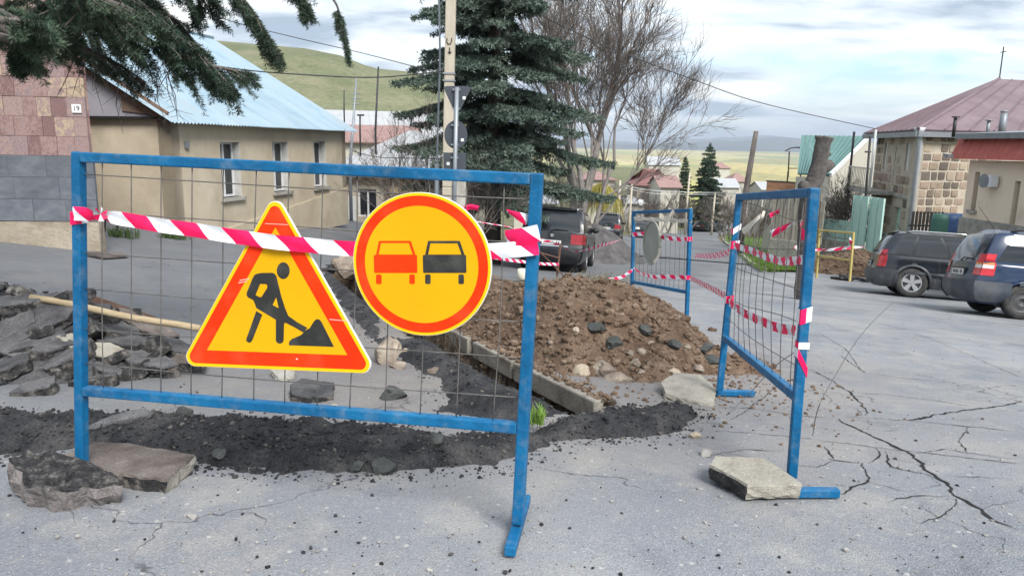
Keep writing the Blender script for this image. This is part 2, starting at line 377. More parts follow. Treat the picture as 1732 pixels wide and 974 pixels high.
# ---- road: paved junction with the open trench
xs = list(np.arange(X0, -3.6, 0.5)) + list(np.arange(-3.6, 1.6, 0.045)) + list(np.arange(1.6, X1 + 0.01, 0.45))
ys = list(np.arange(Y0, 4.4, 0.3)) + list(np.arange(4.4, 13.6, 0.045)) + list(np.arange(13.6, Y1 + 0.01, 0.5))
mb = MB(); P = []; D = []
for x in xs:
    row = []; dr = []
    for y in ys:
        z = gz(x, y); d = 9
        if -4 < x < 1.7 and 4.3 < y < 13.8:
            d = trench_d(x, y)
            if d < 0.6:
                d += 0.05 * fbm(x * 6, y * 6) + 0.03 * fbm(x * 18, y * 18, 3)
                z -= 0.72 * sm((0.285 - d) / 0.10) - (0.06 * fbm(x * 9, y * 9, 5) + 0.03 * fbm(x * 25, y * 25, 6)) * sm((0.28 - d) / 0.05)
        row.append((x, y, z)); dr.append(d)
    P.append(row); D.append(dr)
mb.grid(P); k = 0
for i in range(len(xs) - 1):
    for j in range(len(ys) - 1):
        if min(D[i][j], D[i + 1][j + 1]) < 0.27: mb.m[k] = 1
        k += 1
road = struct(mb.build('road', [ASPH, TSOIL], smooth=True))

# carriageway running downhill
CL = [(6.6, 30.6), (8.6, 40), (10.8, 50), (14, 64), (18.2, 80), (24, 95), (33, 108), (48, 117), (75, 122)]
def dens(pl, n):
    o = []
    for i in range(len(pl) - 1):
        for k in range(n): t = k / n; o.append(tuple(lerp(a, b, t) for a, b in zip(pl[i], pl[i + 1])))
    return o + [pl[-1]]
mb = MB(); P = []; pl = dens(CL, 6)
for i, (x, y) in enumerate(pl):
    a = pl[max(0, i - 1)]; b = pl[min(len(pl) - 1, i + 1)]; t = Vector((b[0] - a[0], b[1] - a[1], 0)).normalized(); n = Vector((t.y, -t.x, 0))
    P.append([Vector((x, y, 0)) + n * w for w in (-3.9, -2, 0, 2, 3.9)])
P = [[Vector((q.x, q.y, gz(q.x, q.y) + 0.04)) for q in r] for r in P]
mb.grid(P, flip=True); struct(mb.build('carriageway', ASPH, smooth=True))

# grass verge with kerb on the right of the road
KE = [(9.0, 26.0), (9.35, 28.0), (9.9, 30.5), (11.6, 37), (13.6, 45), (16.8, 58), (20.6, 72), (25, 86), (31, 99)]
kl = dens(KE, 8); mb = MB(); P = []
for i, (x, y) in enumerate(kl):
    w = 2.2 * sm((i + 1) / 12) + 2.6 * sm((i - 22) / 16)
    P.append([Vector((x + w * q, y - 0.25 * w * q, gz(x + w * q, y) + 0.12 + 0.03 * fbm(x * 2, y * 2 + q * 5))) for q in (0.0, 0.15, 0.4, 0.7, 1.0)])
mb.grid(P, flip=True); verge = struct(mb.build('verge', GRASS, smooth=True))
for i in range(0, len(kl) - 1):
    a, b = kl[i], kl[i + 1]
    if a[1] > 70: continue
    mb = MB(); mb.bar(on(a[0], a[1], 0.06), Vector(on(a[0], a[1], 0.06)).lerp(on(b[0], b[1], 0.06), 0.985), 0.15, 0.2); mb.build('kerb_stone', CONC, verge, bevel=0.015)
def blades(mb, x, y, z, n, h, sp, rng):
    for _ in range(n):
        a = rng.uniform(0, 6.28); r = sp * math.sqrt(rng.random()); p = Vector((x + r * math.cos(a), y + r * math.sin(a), z)); hh = h * rng.uniform(0.5, 1.1)
        l = Vector((rng.uniform(-1, 1), rng.uniform(-1, 1), 0)) * hh * 0.45; w = Vector((math.cos(a), math.sin(a), 0)) * hh * 0.05
        q = p + l * 0.4 + Vector((0, 0, hh * 0.65)); e = p + l + Vector((0, 0, hh))
        mb.add([p - w, p + w, q + w * 0.7, q - w * 0.7, e], [(0, 1, 2, 3), (3, 2, 4)])
rng = random.Random(5); mb = MB()
for i in range(2600):
    k = rng.randrange(len(kl)); x, y = kl[k]; w = (2.1 * sm((k + 1) / 12) + 2.5 * sm((k - 22) / 16)) * rng.random()
    blades(mb, x + w, y + rng.uniform(-.5, .5), gz(x + w, y) + 0.1, 5, 0.16, 0.3, rng)
stuff(mb.build('grass', GRASS), 'short green grass on the roadside verge beside the kerb', 'grass')

# ---- green hill behind the left houses
HILL = mat('hill_grass', [(0.105, 0.118, 0.066), (0.150, 0.160, 0.090), (0.195, 0.195, 0.120)], 0.02, 1.0, 0.5, 0.3, fine=0.2, fscale=0.4, spec=0.05, world=True, dirt=((0.24, 0.21, 0.14), 0.6), dscale=0.05)
RID = [(-700, 20), (-200, 45), (150, 58), (350, 72), (430, 80), (520, 88), (580, 100), (630, 119), (700, 126), (770, 145), (810, 195), (860, 250), (920, 275), (1100, 285)]
mb = MB(); P = []
for i in range(0, 91):
    px = -700 + 1800 * i / 90
    for a, b in zip(RID, RID[1:]):
        if a[0] <= px <= b[0]: py = lerp(a[1], b[1], (px - a[0]) / (b[0] - a[0]))
    top = at(px, py, 520); row = []
    for j in range(0, 31):
        v = j / 22; Y = 170 + 350 * v; x = top.x * (Y / 520) ** 0.8
        base = gz(x, 170) - 6; zt = top.z
        z = lerp(base, zt, sm(v) ** 0.85) if v <= 1 else zt - 40 * (v - 1) ** 1.4
        z += 2.2 * fbm(x * 0.012, Y * 0.012) * math.sin(min(1, v) * math.pi)
        row.append((x, Y, z))
    P.append(row)
mb.grid(P); struct(mb.build('hill', HILL, smooth=True))

# ---- far ranges
FARM = mat('far_range', [(0.055, 0.065, 0.07), (0.085, 0.09, 0.085), (0.14, 0.14, 0.115)], 0.0006, 1.0, 0, spec=0.05, world=True)
def rng_mesh(Y, H, seed, dep, fr):
    mb = MB(); P = []
    for i in range(161):
        x = lerp(-1.1, 1.1, i / 160) * Y; h = H * clamp(0.5 + 0.75 * fbm(x * fr, seed, 0, 5) , 0.05, 1.3); row = []
        for j in range(13):
            v = j / 12; row.append((x, Y + dep * (v - 0.5), -60 + h * math.sin(math.pi * v) * (1 + 0.25 * fbm(x * fr * 6, v * 4, seed))))
        P.append(row)
    mb.grid(P); return mb
struct(rng_mesh(11500, 290, 3.3, 4000, 0.00022).build('hills', FARM, smooth=True))
struct(rng_mesh(16000, 430, 9.7, 5000, 0.00016).build('mountains', FARM, smooth=True))

# ---- open cracks in the paving (thin strips with jagged edges, parts of the road)
CRACK = mat('crack_shadow', [(0.018, 0.018, 0.02), (0.05, 0.048, 0.045)], 60, 1.0, spec=0.05)
def crack(pxs, w):
    pts = [gp(*q) for q in pxs]; rr = random.Random(len(pxs) + int(pxs[0][0])); d = []
    for a, b in zip(pts, pts[1:]):
        n = max(3, int((b - a).length / 0.022))
        for k in range(n):
            t = k / n; p = a.lerp(b, t); s = Vector((-(b - a).y, (b - a).x, 0)).normalized()
            d.append((p + s * (0.018 * fbm(p.x * 9, p.y * 9, 1) + rr.uniform(-.004, .004)), s))
    V = []; F = []
    for i, (p, s) in enumerate(d):
        e = min(1, i / 6, (len(d) - 1 - i) / 6); ww = w * (0.25 + abs(fbm(p.x * 5, p.y * 5, 7)) * 1.3 + rr.random() * 0.45) * (0.15 + 0.85 * e)
        for sg in (-1, 1): q = p + s * ww * 0.5 * sg; V.append(Vector((q.x, q.y, gz(q.x, q.y) + 0.004)))
        if i: F.append((2 * i - 2, 2 * i - 1, 2 * i + 1, 2 * i))
    mb = MB(); mb.add(V, F); mb.build('crack', CRACK, road)
for w, q in [(0.020, [(1418, 708), (1440, 722), (1500, 748), (1540, 768), (1560, 788), (1600, 818), (1615, 838), (1660, 862), (1680, 880), (1732, 900)]),
             (0.018, [(1535, 712), (1580, 702), (1650, 692), (1700, 686), (1732, 678)]), (0.008, [(1430, 706), (1535, 711), (1640, 722), (1732, 731)]),
             (0.010, [(1380, 745), (1430, 750), (1520, 762), (1600, 770), (1732, 786)]), (0.010, [(1395, 755), (1410, 778), (1460, 784), (1470, 815), (1430, 830), (1412, 846)]),
             (0.011, [(1370, 625), (1400, 640), (1440, 665), (1462, 690), (1470, 705)]), (0.009, [(1200, 690), (1262, 690), (1330, 700), (1400, 708), (1418, 708)]),
             (0.007, [(1200, 728), (1300, 735), (1390, 744)]), (0.008, [(1420, 600), (1462, 630), (1530, 640), (1660, 652)]), (0.008, [(1500, 850), (1545, 838), (1620, 840)]),
             (0.006, [(1600, 805), (1680, 808), (1732, 812)]), (0.006, [(1330, 640), (1290, 672), (1270, 690), (1235, 712)]), (0.006, [(1465, 815), (1520, 828), (1560, 838)]),
             (0.006, [(395, 866), (430, 868), (450, 880), (448, 894)]), (0.006, [(1460, 540), (1540, 560), (1640, 600), (1732, 640)]), (0.008, [(1545, 768), (1600, 760), (1660, 770), (1732, 778)]), (0.007, [(1470, 785), (1490, 770), (1478, 755)]), (0.008, [(1500, 762), (1505, 790), (1550, 800), (1600, 808)]), (0.007, [(1412, 778), (1380, 790), (1330, 788)]), (0.007, [(1620, 842), (1600, 870), (1560, 885), (1520, 880)]), (0.006, [(1660, 862), (1700, 850), (1732, 846)]), (0.006, [(1640, 722), (1620, 745), (1640, 770)]), (0.006, [(1330, 700), (1350, 720), (1345, 745)]), (0.008, [(1440, 665), (1500, 668), (1570, 676), (1660, 690)]), (0.006, [(1380, 560), (1430, 590), (1462, 632)]), (0.007, [(1200, 770), (1260, 760), (1330, 765)])]: crack(q, w)
# ================================================================ EARTHWORKS
def mound(name, mats, x0, x1, y0, y1, st, hf, loc):
    nx, ny = int((x1 - x0) / st) + 1, int((y1 - y0) / st) + 1; H = {}; idx = {}; mb = MB()
    for i in range(nx):
        for j in range(ny): H[i, j] = hf(x0 + i * st, y0 + j * st)
    def vid(i, j):
        if (i, j) not in idx:
            x, y = x0 + i * st, y0 + j * st; idx[i, j] = len(mb.v); mb.v.append((x, y, gz(x, y) + max(-0.04, H[i, j])))
        return idx[i, j]
    for i in range(nx - 1):
        for j in range(ny - 1):
            if max(H[i, j], H[i + 1, j], H[i, j + 1], H[i + 1, j + 1]) > 0: mb.f.append((vid(i, j), vid(i + 1, j), vid(i + 1, j + 1), vid(i, j + 1))); mb.m.append(0)
    return rootmesh(mb, name, mats, loc, smooth=True)
ICO = {}
def ico(sub):
    if sub not in ICO:
        bm = bmesh.new(); bmesh.ops.create_icosphere(bm, subdivisions=sub, radius=1); ICO[sub] = ([v.co.copy() for v in bm.verts], [tuple(v.index for v in f.verts) for f in bm.faces]); bm.free()
    return ICO[sub]
def rock(mb, c, r, seed, sub=2, flat=(1, 1, 1), amp=0.45, fr=1.1, rz=0.0, cut=0.0, m=0):
    V, F = ico(sub); o = seed * 7.31; R_ = Matrix.Rotation(rz, 3, 'Z'); out_ = []; pls = []
    if cut:
        rq = random.Random(seed * 13 + 5); pls = [(Vector((rq.gauss(0, 1), rq.gauss(0, 1), rq.gauss(0, 1))).normalized(), rq.uniform(.55, .85)) for _ in range(9)]
    for v in V:
        d = 1 + amp * mnoise.noise(Vector((v.x * fr + o, v.y * fr, v.z * fr))) + amp * 0.45 * mnoise.noise(Vector((v.x * 3.1 + o, v.y * 3.1, v.z * 3.1)))
        w = v * d
        for n_, h_ in pls:
            e_ = w.dot(n_) - h_
            if e_ > 0: w = w - n_ * e_
        q = Vector((w.x * flat[0], w.y * flat[1], w.z * flat[2])) * r; out_.append(Vector(c) + R_ @ q)
    mb.add(out_, F, m)
PILE = [(2.02, 6.55, .10), (1.55, 6.75, .40), (1.08, 7.15, .70), (.62, 7.55, .70), (.1, 8.4, .46), (-.45, 9.5, .50), (-1.3, 11.2, .42), (-2.1, 12.6, .25)]
def pile_h(x, y):
    d, t = seg_d(x, y, PILE); i = min(int(t), len(PILE) - 2); h = lerp(PILE[i][2], PILE[i + 1][2], t - i)
    h2 = math.sqrt(max(0, d * d + 0.09)) - 0.3; v = h - h2 * (0.47 + 0.05 * fbm(x, y, 8))
    td = trench_d(x, y) + 0.0
    v = min(v, (td - 0.36) * 1.1)
    if v > -0.1: v += 0.07 * fbm(x * 2.2, y * 2.2, 1) + 0.05 * fbm(x * 6, y * 6, 2) + 0.018 * fbm(x * 21, y * 21, 3)
    return v - 0.02
heap = stuff(mound('soil_heap', SOIL, -3.2, 3.2, 4.9, 14, 0.05, pile_h, on(0.9, 7.0)), 'large heap of loose brown soil dug out beside the trench', 'soil heap')
def hp(x, y): return gz(x, y) + max(0, pile_h(x, y))
CLOD = mat('soil_clods', [(0.080, 0.052, 0.037), (0.150, 0.105, 0.074), (0.235, 0.178, 0.132)], 6, 0.95, 0.6, 80, fine=0.25, spec=0.1, world=True)
rg = random.Random(11); mb = MB(); n = 0
while n < 7000:
    x, y = rg.uniform(-2.4, 2.6), rg.uniform(5.1, 10.5); h = pile_h(x, y)
    if h < -0.05 or (h < 0.02 and rg.random() < 0.8) or trench_d(x, y) < 0.36: continue
    r = 0.008 + 0.036 * rg.random() ** 4; rock(mb, (x, y, gz(x, y) + max(0, h) + r * 0.15), r, n % 97, 1, (1, rg.uniform(.7, 1), rg.uniform(.6, .9)), 0.5, 1.3, rg.uniform(0, 6)); n += 1
cl = mb.build('clods', CLOD, heap); cl['kind'] = 'stuff'
STONE = mat('field_stone', [(0.13, 0.105, 0.085), (0.22, 0.18, 0.145), (0.33, 0.28, 0.22)], 5, 0.9, 0.7, 30, fine=0.2, spec=0.2, rnd=0.25)
PALE = mat('pale_stone', [(0.30, 0.245, 0.18), (0.42, 0.36, 0.28)], 5, 0.9, 0.6, 30, fine=0.2, spec=0.2)
DARKST = mat('dark_stone', [(0.035, 0.038, 0.036), (0.075, 0.08, 0.075)], 6, 0.8, 0.6, 40, fine=0.25, spec=0.3)
TARSIDE = mat('bitumen_edge', [(0.018, 0.018, 0.019), (0.04, 0.038, 0.037), (0.22, 0.20, 0.18)], 12, 0.85, 0.9, 45, fine=0.4, fscale=70, spec=0.3)
SLABTOP = mat('slab_top', [(0.058, 0.057, 0.061), (0.10, 0.098, 0.101), (0.155, 0.15, 0.147)], 7, 0.92, 0.7, 70, fine=0.35, fscale=110, spec=0.2, rnd=0.22)
SLABBROWN = mat('slab_brown', [(0.085, 0.068, 0.06), (0.135, 0.112, 0.10), (0.19, 0.165, 0.145)], 6, 0.92, 0.6, 60, fine=0.3, spec=0.2)
SLABPALE = mat('slab_pale', [(0.27, 0.25, 0.21), (0.36, 0.335, 0.285)], 8, 0.92, 0.7, 40, fine=0.15, spec=0.15, dirt=((0.13, 0.11, 0.09), 0.5), dscale=9)
def srock(name, x, y, z, r, seed, m, label, cat='stone', flat=(1, .8, .7), group=None, rz=0, sub=3, cut=0.0, amp=.45):
    mb = MB(); rock(mb, (x, y, z), r * (1.18 if cut else 1), seed, sub, flat, amp, 1.1, rz, cut); return tag(rootmesh(mb, name, m, (x, y, z - r * flat[2] * .6), smooth=not cut), label, cat, group)
# stones picked out on the heap: (px, py, radius, material, label, depth guess by heap surface)
def heap_hit(px, py):
    d = ray(px, py); Y = 4.8
    while Y < 12:
        p = CAM + d * Y
        if p.z < hp(p.x, p.y): return p
        Y += 0.01
    return gp(px, py)
for i, (px, py, r, m, lab, fl) in enumerate([
    (983, 628, .062, PALE, 'pale angular stone at the foot of the soil heap', (1.1, .8, .9)), (1022, 628, .10, STONE, 'largest grey boulder at the foot of the soil heap', (1, .9, .75)),
    (1045, 645, .085, STONE, 'brownish rounded boulder lying against the foot of the heap', (1.2, .9, .7)), (1048, 545, .10, SOIL, 'long flat brown clod high on the soil heap', (1.6, .8, .4)),
    (1010, 557, .075, DARKST, 'black asphalt lump on the face of the soil heap beside a flat clod', (1.3, .9, .6)), (1040, 585, .075, DARKST, 'black asphalt lump in the middle of the soil heap', (1, 1, .8)),
    (1090, 562, .07, DARKST, 'black asphalt lump below the heap crest on the right', (1.2, .9, .7)), (1140, 585, .06, DARKST, 'small black asphalt lump on the right flank of the heap', (1, 1, .8)),
    (1192, 592, .10, DARKST, 'flat black asphalt piece low on the right flank of the heap', (1.6, .9, .35)), (1205, 612, .085, DARKST, 'dark asphalt piece at the right foot of the heap', (1.2, .8, .5)),
    (1180, 625, .065, STONE, 'grey stone near the concrete slab at the right foot of the heap', (1.2, 1, .7)), (1140, 632, .05, PALE, 'small tan stone just above the tilted concrete slab', (1.2, 1, .7)),
    (975, 560, .032, PALE, 'small pale pebble left of the black lumps on the heap', (1, 1, .8)), (1065, 600, .05, STONE, 'brown stone under the black lump on the heap face', (1.2, .9, .7)),
    (1205, 560, .05, SOIL, 'brown clod on the upper right edge of the heap', (1.2, .9, .8)), (1075, 615, .045, STONE, 'small grey stone low on the heap face', (1, 1, .7))]):
    p = heap_hit(px, py); srock('stone' if m in (PALE, STONE) else 'asphalt_lump' if m is DARKST else 'soil_clod', p.x, p.y + r * .3, p.z + r * .1, r, i + 3, m, lab, 'stone' if m in (PALE, STONE) else 'rubble', fl, rz=i * 1.3, cut=0.86 if m is not SOIL else 0)
rg = random.Random(21); k = 0
while k < 26:
    x, y = rg.uniform(-.6, 2.3), rg.uniform(5.4, 7.4); h = pile_h(x, y)
    if h < 0.04 or trench_d(x, y) < .45: continue
    r = rg.uniform(.028, .055); srock('soil_clod', x, y, gz(x, y) + h + r * .1, r, 40 + k, SOIL if k % 3 else STONE, 'small brown clod half sunk in the face of the soil heap', 'rubble', (1.1, .9, .75), 'clods on the soil heap', k * .7, sub=2); k += 1

# dark millings spread in front of and beside the trench
BERM = [tuple(gp(*q)[:2]) for q in [(-160, 690), (0, 697), (120, 703), (300, 702), (420, 708), (520, 712), (640, 722), (760, 738), (880, 735), (960, 706), (1060, 690), (1150, 688), (1195, 702), (1165, 730), (1100, 742), (1000, 748), (900, 765), (850, 793), (640, 806), (500, 803), (370, 798), (290, 782), (150, 763), (0, 776), (-160, 790)]]
def berm_h(x, y):
    s = poly_sd(x, y, BERM) + 0.07 * fbm(x * 5, y * 5, 4) + 0.04 * fbm(x * 15, y * 15, 9)
    if s < -0.12: return -0.05
    h = 0.085 * sm(s / 0.16) - 0.02; h = min(h, (trench_d(x, y) - .30) * .6)
    return h + (0.035 * fbm(x * 4, y * 4, 1) + 0.02 * fbm(x * 13, y * 13, 2) + 0.012 * fbm(x * 38, y * 38, 3)) * sm((s + 0.05) / 0.12)
berm = stuff(mound('asphalt_millings', TAR, -3.8, 1.75, 3.2, 5.4, 0.03, berm_h, on(-1, 4)), 'low ridge of black asphalt millings strewn across the street behind the barrier', 'millings')
LIP = [tuple(gp(*q)[:2]) for q in [(560, 432), (600, 470), (640, 540), (640, 572), (690, 582), (740, 585), (800, 632), (960, 694), (905, 716), (800, 708), (745, 694), (757, 660), (735, 640), (640, 585), (590, 530), (545, 470)]]
def lip_h(x, y):
    s = poly_sd(x, y, LIP) + 0.05 * fbm(x * 4, y * 4, 14) + .05
    if s < -0.12: return -0.05
    h = 0.11 * sm(s / 0.25) - 0.015; h = min(h, (trench_d(x, y) - .24) * 0.9 + .02)
    return h + (0.03 * fbm(x * 5 + y * 2, y * 3, 21) + 0.012 * fbm(x * 16, y * 16, 22)) * sm((s + 0.05) / 0.1)
lip = stuff(mound('tar_spoil', TAR, -4.2, 0.7, 4.5, 14, 0.045, lip_h, on(-.3, 6)), 'smooth bank of dark tarry spoil along the left edge of the trench', 'spoil')
CRUMB = mat('crumb_stone', [(.07, .062, .055), (.13, .12, .105)], 8, .9, world=True)
for hf, par, num, box, seed, PG in ((berm_h, berm, 3400, (-3.6, 1.7, 3.3, 5.2), 31, BERM), (lip_h, lip, 700, (-3, .6, 4.6, 9), 32, LIP)):
    rg = random.Random(seed); mb = MB(); k = 0
    while k < num:
        x, y = rg.uniform(box[0], box[1]), rg.uniform(box[2], box[3]); h = hf(x, y)
        if h < (-0.03 if rg.random() < .12 else 0.005): continue
        r = 0.005 + 0.014 * rg.random() ** 4; rock(mb, (x, y, gz(x, y) + max(0, h) + r * .2), r, k % 89, 1, (1, rg.uniform(.7, 1), .75), .5, 1.3, rg.uniform(0, 6), m=1 if rg.random() < .10 else 0); k += 1
    for k in range(num // 2):              # fringe of crumbs round the edge
        t_ = rg.uniform(0, len(PG)); i_ = int(t_) % len(PG); q = Vector(PG[i_]).lerp(Vector(PG[(i_ + 1) % len(PG)]), t_ % 1) + Vector((rg.gauss(0, .09), rg.gauss(0, .07)))
        if trench_d(q.x, q.y) < .32: continue
        r = 0.003 + 0.010 * rg.random() ** 3; rock(mb, (q.x, q.y, gz(q.x, q.y) + max(0, hf(q.x, q.y)) + r * .3), r, k % 89, 1, (1, .8, .7), .5, 1.3, rg.uniform(0, 6))
    c = mb.build('crumbs', [TAR, CRUMB], par); c['kind'] = 'stuff'
# crumbs and grit lying loose on the paving
rg = random.Random(77); mb = MB(); GRIT = mat('grit', [(0.16, 0.15, 0.14), (0.38, 0.36, 0.33)], 9, .9, world=True)
for k in range(1500):
    px, py = rg.uniform(0, 1732), rg.uniform(560, 974); p = gp(px, py)
    if trench_d(p.x, p.y) < .4 or berm_h(p.x, p.y) > 0 or pile_h(p.x, p.y) > 0: continue
    r = 0.003 + 0.009 * rg.random() ** 4; rock(mb, (p.x, p.y, p.z + r * .4), r, k % 50, 1, (1, .8, .7), .5, 1.2, rg.uniform(0, 6), m=1 if rg.random() < .3 else 0)
for k in range(700):                             # spill around the right foot of the heap
    x, y = rg.gauss(1.75, .45), rg.gauss(5.7, .55)
    if pile_h(x, y) > 0 or trench_d(x, y) < .4: continue
    r = 0.004 + 0.018 * rg.random() ** 3; rock(mb, (x, y, gz(x, y) + r * .3), r, k % 50, 1, (1, .8, .7), .5, 1.2, rg.uniform(0, 6), m=2)
stuff(mb.build('grit', [GRIT, TAR, CLOD]), 'loose grit and crumbs scattered over the paving', 'grit')
for i, (px, py, r, m, lab, fl) in enumerate([
    (1177, 905 - 165, .03, PALE, 'single pale pebble at the right tip of the black millings', (1.3, .9, .7)), (1193, 770, .035, GRIT, 'small whitish crumb left of the slab under the tilted barrier', (1.2, .9, .6)),
    (735, 772, .05, DARKST, 'round dark lump in the millings under the round sign', (1, .9, .8)), (650, 797, .06, DARKST, 'dark lump at the front edge of the millings below the triangle sign', (1.2, .9, .6)),
    (604, 797, .035, DARKST, 'small dark lump at the front edge of the millings', (1.1, .9, .7)), (372, 785, .035, DARKST, 'dark lump beside the flat slab at the barrier foot', (1.1, .9, .7)),
    (312, 705, .055, DARKST, 'brownish lump on the rear edge of the millings', (1, .9, .8)), (220, 728, .10, SLABTOP, 'grey crusty lump lying on the millings near the left post', (1.6, .8, .4)),
    (565, 690, .03, PALE, 'tiny pale stone on the paving under the lower rail', (1.3, .9, .6)), (325, 875, .02, GRIT, 'tiny pale chip on the paving in the foreground', (1.2, .9, .6))]):
    p = gp(px, py); h = max(0, berm_h(p.x, p.y)); srock('stone' if m in (PALE, STONE, GRIT) else 'asphalt_lump', p.x, p.y, p.z + h + r * fl[2] * .5, r, i + 60, m, lab, 'stone' if m in (PALE, STONE, GRIT) else 'rubble', fl, rz=i, sub=2, cut=.8)

# ---- broken slabs
def slab_mesh(mb, poly, th, M_, seed, m0=0, m1=1, rough=0.6, pale=()):
    rr = random.Random(seed); ring = []; own = []
    for i in range(len(poly)):
        a, b = Vector(poly[i]), Vector(poly[(i + 1) % len(poly)]); n = max(2, int((b - a).length / 0.035))
        for k in range(n):
            p = a.lerp(b, k / n); s = Vector((-(b - a).y, (b - a).x)).normalized(); j = 0 if k == 0 else 0.012 * rough
            ring.append(p + s * rr.uniform(-j, j)); own.append(i)
    k = len(ring); c = sum((Vector(p) for p in ring), Vector((0, 0))) / k
    lev = [(th / 2, .985, .004), (th / 2 - .012, 1.0, .006), (th * .1, 1.0, .014), (-th / 2 + .015, .985, .016), (-th / 2, .95, .01)]; V = []
    for z, s, j in lev:
        for p in ring:
            q = c + (p - c) * s + Vector((rr.uniform(-j, j), rr.uniform(-j, j))) * rough; V.append(M_ @ Vector((q.x, q.y, z + rr.uniform(-j, j) * .35)))
    b = len(mb.v); mb.v += [tuple(v) for v in V]
    inn = []
    for s in (.72, .4):                                    # bumpy top
        inn.append(len(mb.v))
        for p in ring:
            q = c + (p - c) * s; mb.v.append(tuple(M_ @ Vector((q.x, q.y, th / 2 + .010 * rough * fbm(q.x * 9 + seed, q.y * 9)))))
    top = len(mb.v); mb.v.append(tuple(M_ @ Vector((c.x, c.y, th / 2))))
    for i in range(k):
        j = (i + 1) % k
        for l in range(len(lev) - 1): mb.f.append((b + (l + 1) * k + i, b + (l + 1) * k + j, b + l * k + j, b + l * k + i)); mb.m.append(m0 if l == 0 else 2 if own[i] in pale else m1)
        mb.f.append((b + i, b + j, inn[0] + j, inn[0] + i)); mb.m.append(m0)
        mb.f.append((inn[0] + i, inn[0] + j, inn[1] + j, inn[1] + i)); mb.m.append(m0)
        mb.f.append((inn[1] + i, inn[1] + j, top)); mb.m.append(m0)
    mb.f.append(tuple(b + (len(lev) - 1) * k + i for i in range(k - 1, -1, -1))); mb.m.append(m1)
def slab(name, c, poly, th, rx, ry, rz, label, mats, seed, cat='slab', group=None, pale=(), rough=.5):
    M_ = Matrix.Translation(Vector(c)) @ Matrix.Rotation(rz, 4, 'Z') @ Matrix.Rotation(ry, 4, 'Y') @ Matrix.Rotation(rx, 4, 'X')
    mb = MB(); slab_mesh(mb, poly, th, M_, seed, pale=pale, rough=rough); return tag(rootmesh(mb, name, mats, Vector(c) - Vector((0, 0, th / 2)), recalc=False), label, cat, group)
def footprint(pxs, th):            # slab outline traced on the plane th above ground, as local polygon about its centre
    P = [gp(*q, dz=th) for q in pxs]; c = sum(P, Vector()) / len(P); return c, [(p.x - c.x, p.y - c.y) for p in P]
c, pl = footprint([(98, 768), (160, 750), (215, 752), (330, 770), (282, 806), (205, 797), (120, 782)], .085)
slab('asphalt_slab', c - Vector((0, 0, .045)), pl, .085, 0, -.01, 0, 'brownish flat asphalt slab with black edge under the left post of the front barrier', [SLABBROWN, TARSIDE, SLABPALE], 4, pale=(3,), rough=.5)
# rounded chunk in front of the left post
M2 = mat('chunk_rock', [(0.12, 0.105, 0.10), (0.18, 0.16, 0.155), (0.235, 0.215, 0.205)], 9, .92, .8, 50, fine=.3, spec=.2, dirt=((.09, .08, .075), .5), dscale=7)
CHT = mat('crumbly_top', [(.022, .022, .024), (.045, .044, .045), (.16, .15, .14)], 22, .92, 1.0, 50, fine=.4, fscale=80, spec=.2, bdist=.03)
c, pl = footprint([(22, 850), (26, 815), (75, 792), (140, 796), (196, 812), (203, 838), (150, 850), (85, 864), (45, 868)], .05); pl = [(a_, b_ * .55) for a_, b_ in pl]; c = Vector((c.x, gp(110, 866).y + .13, c.z)); mb = MB()
slab_mesh(mb, pl, .135, Matrix.Translation(c - Vector((0, 0, -.012))) @ Matrix.Rotation(.10, 4, 'Y') @ Matrix.Rotation(.12, 4, 'X'), 77, rough=1.3); ctop = c.z + .06
mb.v = [tuple(Vector(v) + Vector((.012 * fbm(v[1] * 12, v[2] * 12), .012 * fbm(v[0] * 12, v[2] * 12, 9), (.05 * max(0, fbm(v[0] * 7, v[1] * 7, 2)) + .02 * fbm(v[0] * 22, v[1] * 22, 4)) if v[2] > c.z + .045 else 0))) for v in mb.v]
tag(rootmesh(mb, 'asphalt_chunk', [CHT, M2], c - Vector((0, 0, .06))), 'grey chunk of asphalt with black crumbly top in front of the left blue post', 'chunk')
c, pl = footprint([(1208, 776), (1290, 777), (1322, 794), (1357, 816), (1264, 820), (1232, 804), (1199, 790)], .09)
slab('asphalt_slab', c - Vector((0, 0, .03)), pl, .075, -.05, .03, 0, 'pale slab with black broken edge weighing down the foot of the tilted barrier', [SLABPALE, TARSIDE, SLABPALE], 9, pale=(3,), rough=.35)
c, pl = footprint([(1117, 648), (1140, 638), (1185, 640), (1212, 655), (1208, 672), (1125, 660)], .07)
slab('concrete_slab', c - Vector((0, 0, .03)), pl, .055, .05, .05, 0, 'flat pale concrete slab at the right foot of the soil heap', [SLABPALE, SLABPALE], 5)
for pxs, th, lab, mats, sd_ in [([(457, 626), (475, 622), (498, 624), (497, 634), (470, 636)], .045, 'small pale concrete piece on the paving under the triangle sign', [CONC, CONC], 6),
                              ([(490, 652), (510, 643), (565, 648), (562, 664), (520, 668), (492, 664)], .06, 'broken grey slab with black side on the paving below the triangle sign', [SLABTOP, TARSIDE], 7)]:
    c, pl = footprint(pxs, th); slab('asphalt_slab', c - Vector((0, 0, th / 2)), pl, th, 0, .05, 0, lab, mats, sd_)
